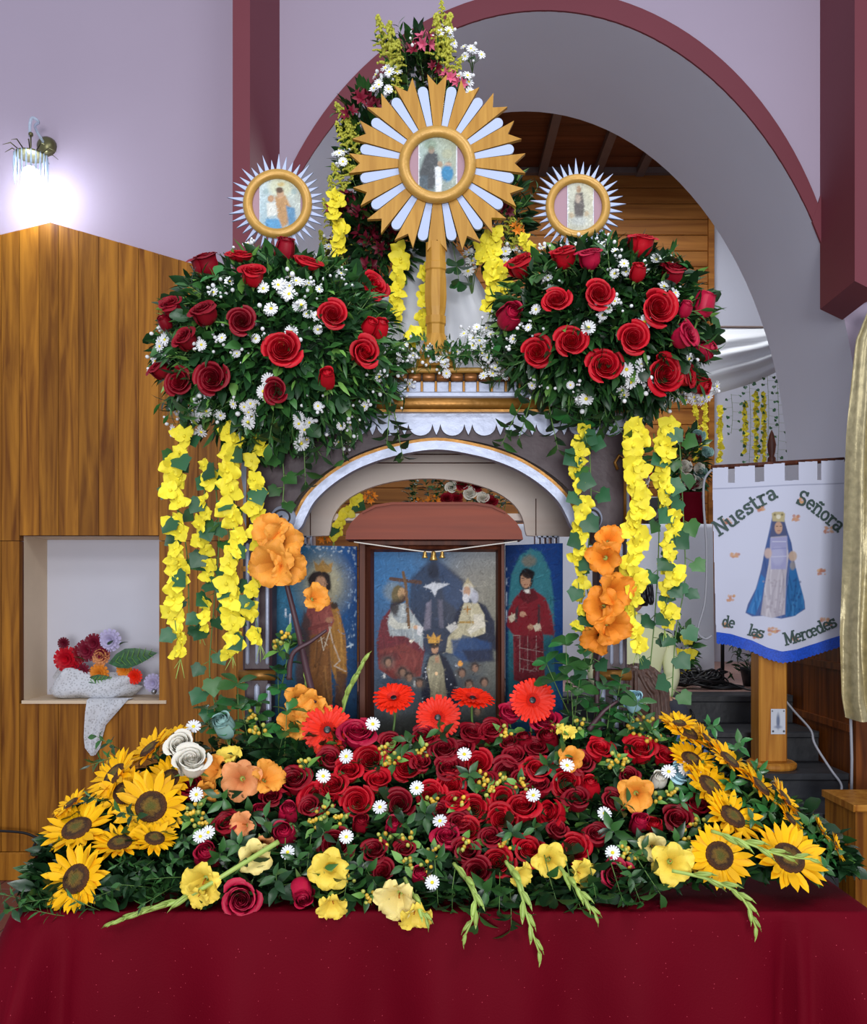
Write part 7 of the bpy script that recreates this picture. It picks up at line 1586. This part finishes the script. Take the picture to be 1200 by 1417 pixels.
def hand(par, c, d, side):
    c = Vector(c); d = Vector(d).normalized(); rt = d.cross(Vector((0, 0, 1))).normalized(); m = MB(); m.ball(c, .03, 10, 8, (1.1, 1.3, .55))
    for k in range(4):
        b = c+d*.03+rt*(-.022+.0147*k); m.tube([b, b+d*.03, b+d*.05+Vector((0, 0, -.015)), b+d*(.052+.006*(k in (1, 2)))+Vector((0, 0, -.035))], [.009, .0085, .008, .006], 6)
    b = c+rt*side*.026; m.tube([b, b+rt*side*.018+d*.02, b+rt*side*.016+d*.042], [.01, .009, .007], 6); o = m.build('hand', 'skin', None, True, (0, 0, 0)); o.parent = par
hand(p1, (.09, -.285, .19), (-.1, -1, -.1), -1); hand(p1, (-.13, -.295, .19), (.1, -1, -.1), 1)
for sx in (-1, 1):
    m = MB(); m.ball((sx*.13, -.51, -.145), .045, 10, 8, (.9, 2.2, .6)); o = m.build('shoe', 'black_plastic', None, True, (0, 0, 0)); o.parent = p1
# person bending on a low stool nearer the shrine
p2 = thing('person', 'brown-haired person in blue denim sitting low behind the shrine column', 'person', (fx(890, 3.55), 3.55, 0.36))
J = [((0, 0, .10), (.15, .12)), ((0, -.03, .28), (.14, .11)), ((0, -.08, .44), (.17, .10)), ((-.02, -.13, .53), (.06, .055)), ((-.03, -.16, .57), (.05, .05)),
     ((.18, -.08, .44), .06), ((.22, -.2, .24), .05), ((.12, -.36, .18), .04), ((-.18, -.10, .44), .06), ((-.22, -.22, .24), .05), ((-.12, -.37, .18), .04)]
skin_body('upper_body', J, [(0, 1), (1, 2), (2, 3), (3, 4), (2, 5), (5, 6), (6, 7), (2, 8), (8, 9), (9, 10)], 'denim', p2)
J = [((0, 0, .09), (.15, .10)), ((.10, -.08, .08), .09), ((.13, -.42, .10), .065), ((.13, -.40, -.20), .055), ((.13, -.42, -.30), .045), ((-.10, -.08, .08), .09), ((-.13, -.42, .10), .065), ((-.13, -.40, -.20), .055), ((-.13, -.42, -.30), .045)]
skin_body('trousers', J, [(0, 1), (1, 2), (2, 3), (3, 4), (0, 5), (5, 6), (6, 7), (7, 8)], 'denim', p2)
head(p2, (-.05, -.18, .655), (-.7, -.6, -.45), 'hair_brown', True); hand(p2, (.11, -.40, .17), (-.1, -1, -.2), -1); hand(p2, (-.11, -.41, .17), (.1, -1, -.2), 1)
for sx in (-1, 1):
    m = MB(); m.ball((sx*.13, -.48, -.345), .045, 10, 8, (.9, 2.2, .7)); o = m.build('shoe', 'black_plastic', None, True, (0, 0, 0)); o.parent = p2
so = thing('stool', 'low wooden stool under the seated person in denim', 'stool', (fx(890, 3.55), 3.55, 0)); m = MB(); m.lathe([(.16, .33), (.17, .34), (.17, .37), (.16, .378)], (fx(890, 3.55), 3.55, 0), 20); m.build('seat', 'panel_wood', so)
for k in range(4):
    a = PI/4+k*PI/2; m = MB(); m.tube([(fx(890, 3.55)+.12*math.cos(a), 3.55+.12*math.sin(a), .335), (fx(890, 3.55)+.15*math.cos(a), 3.55+.15*math.sin(a), 0)], .016, 8); m.build('leg', 'panel_wood', so)
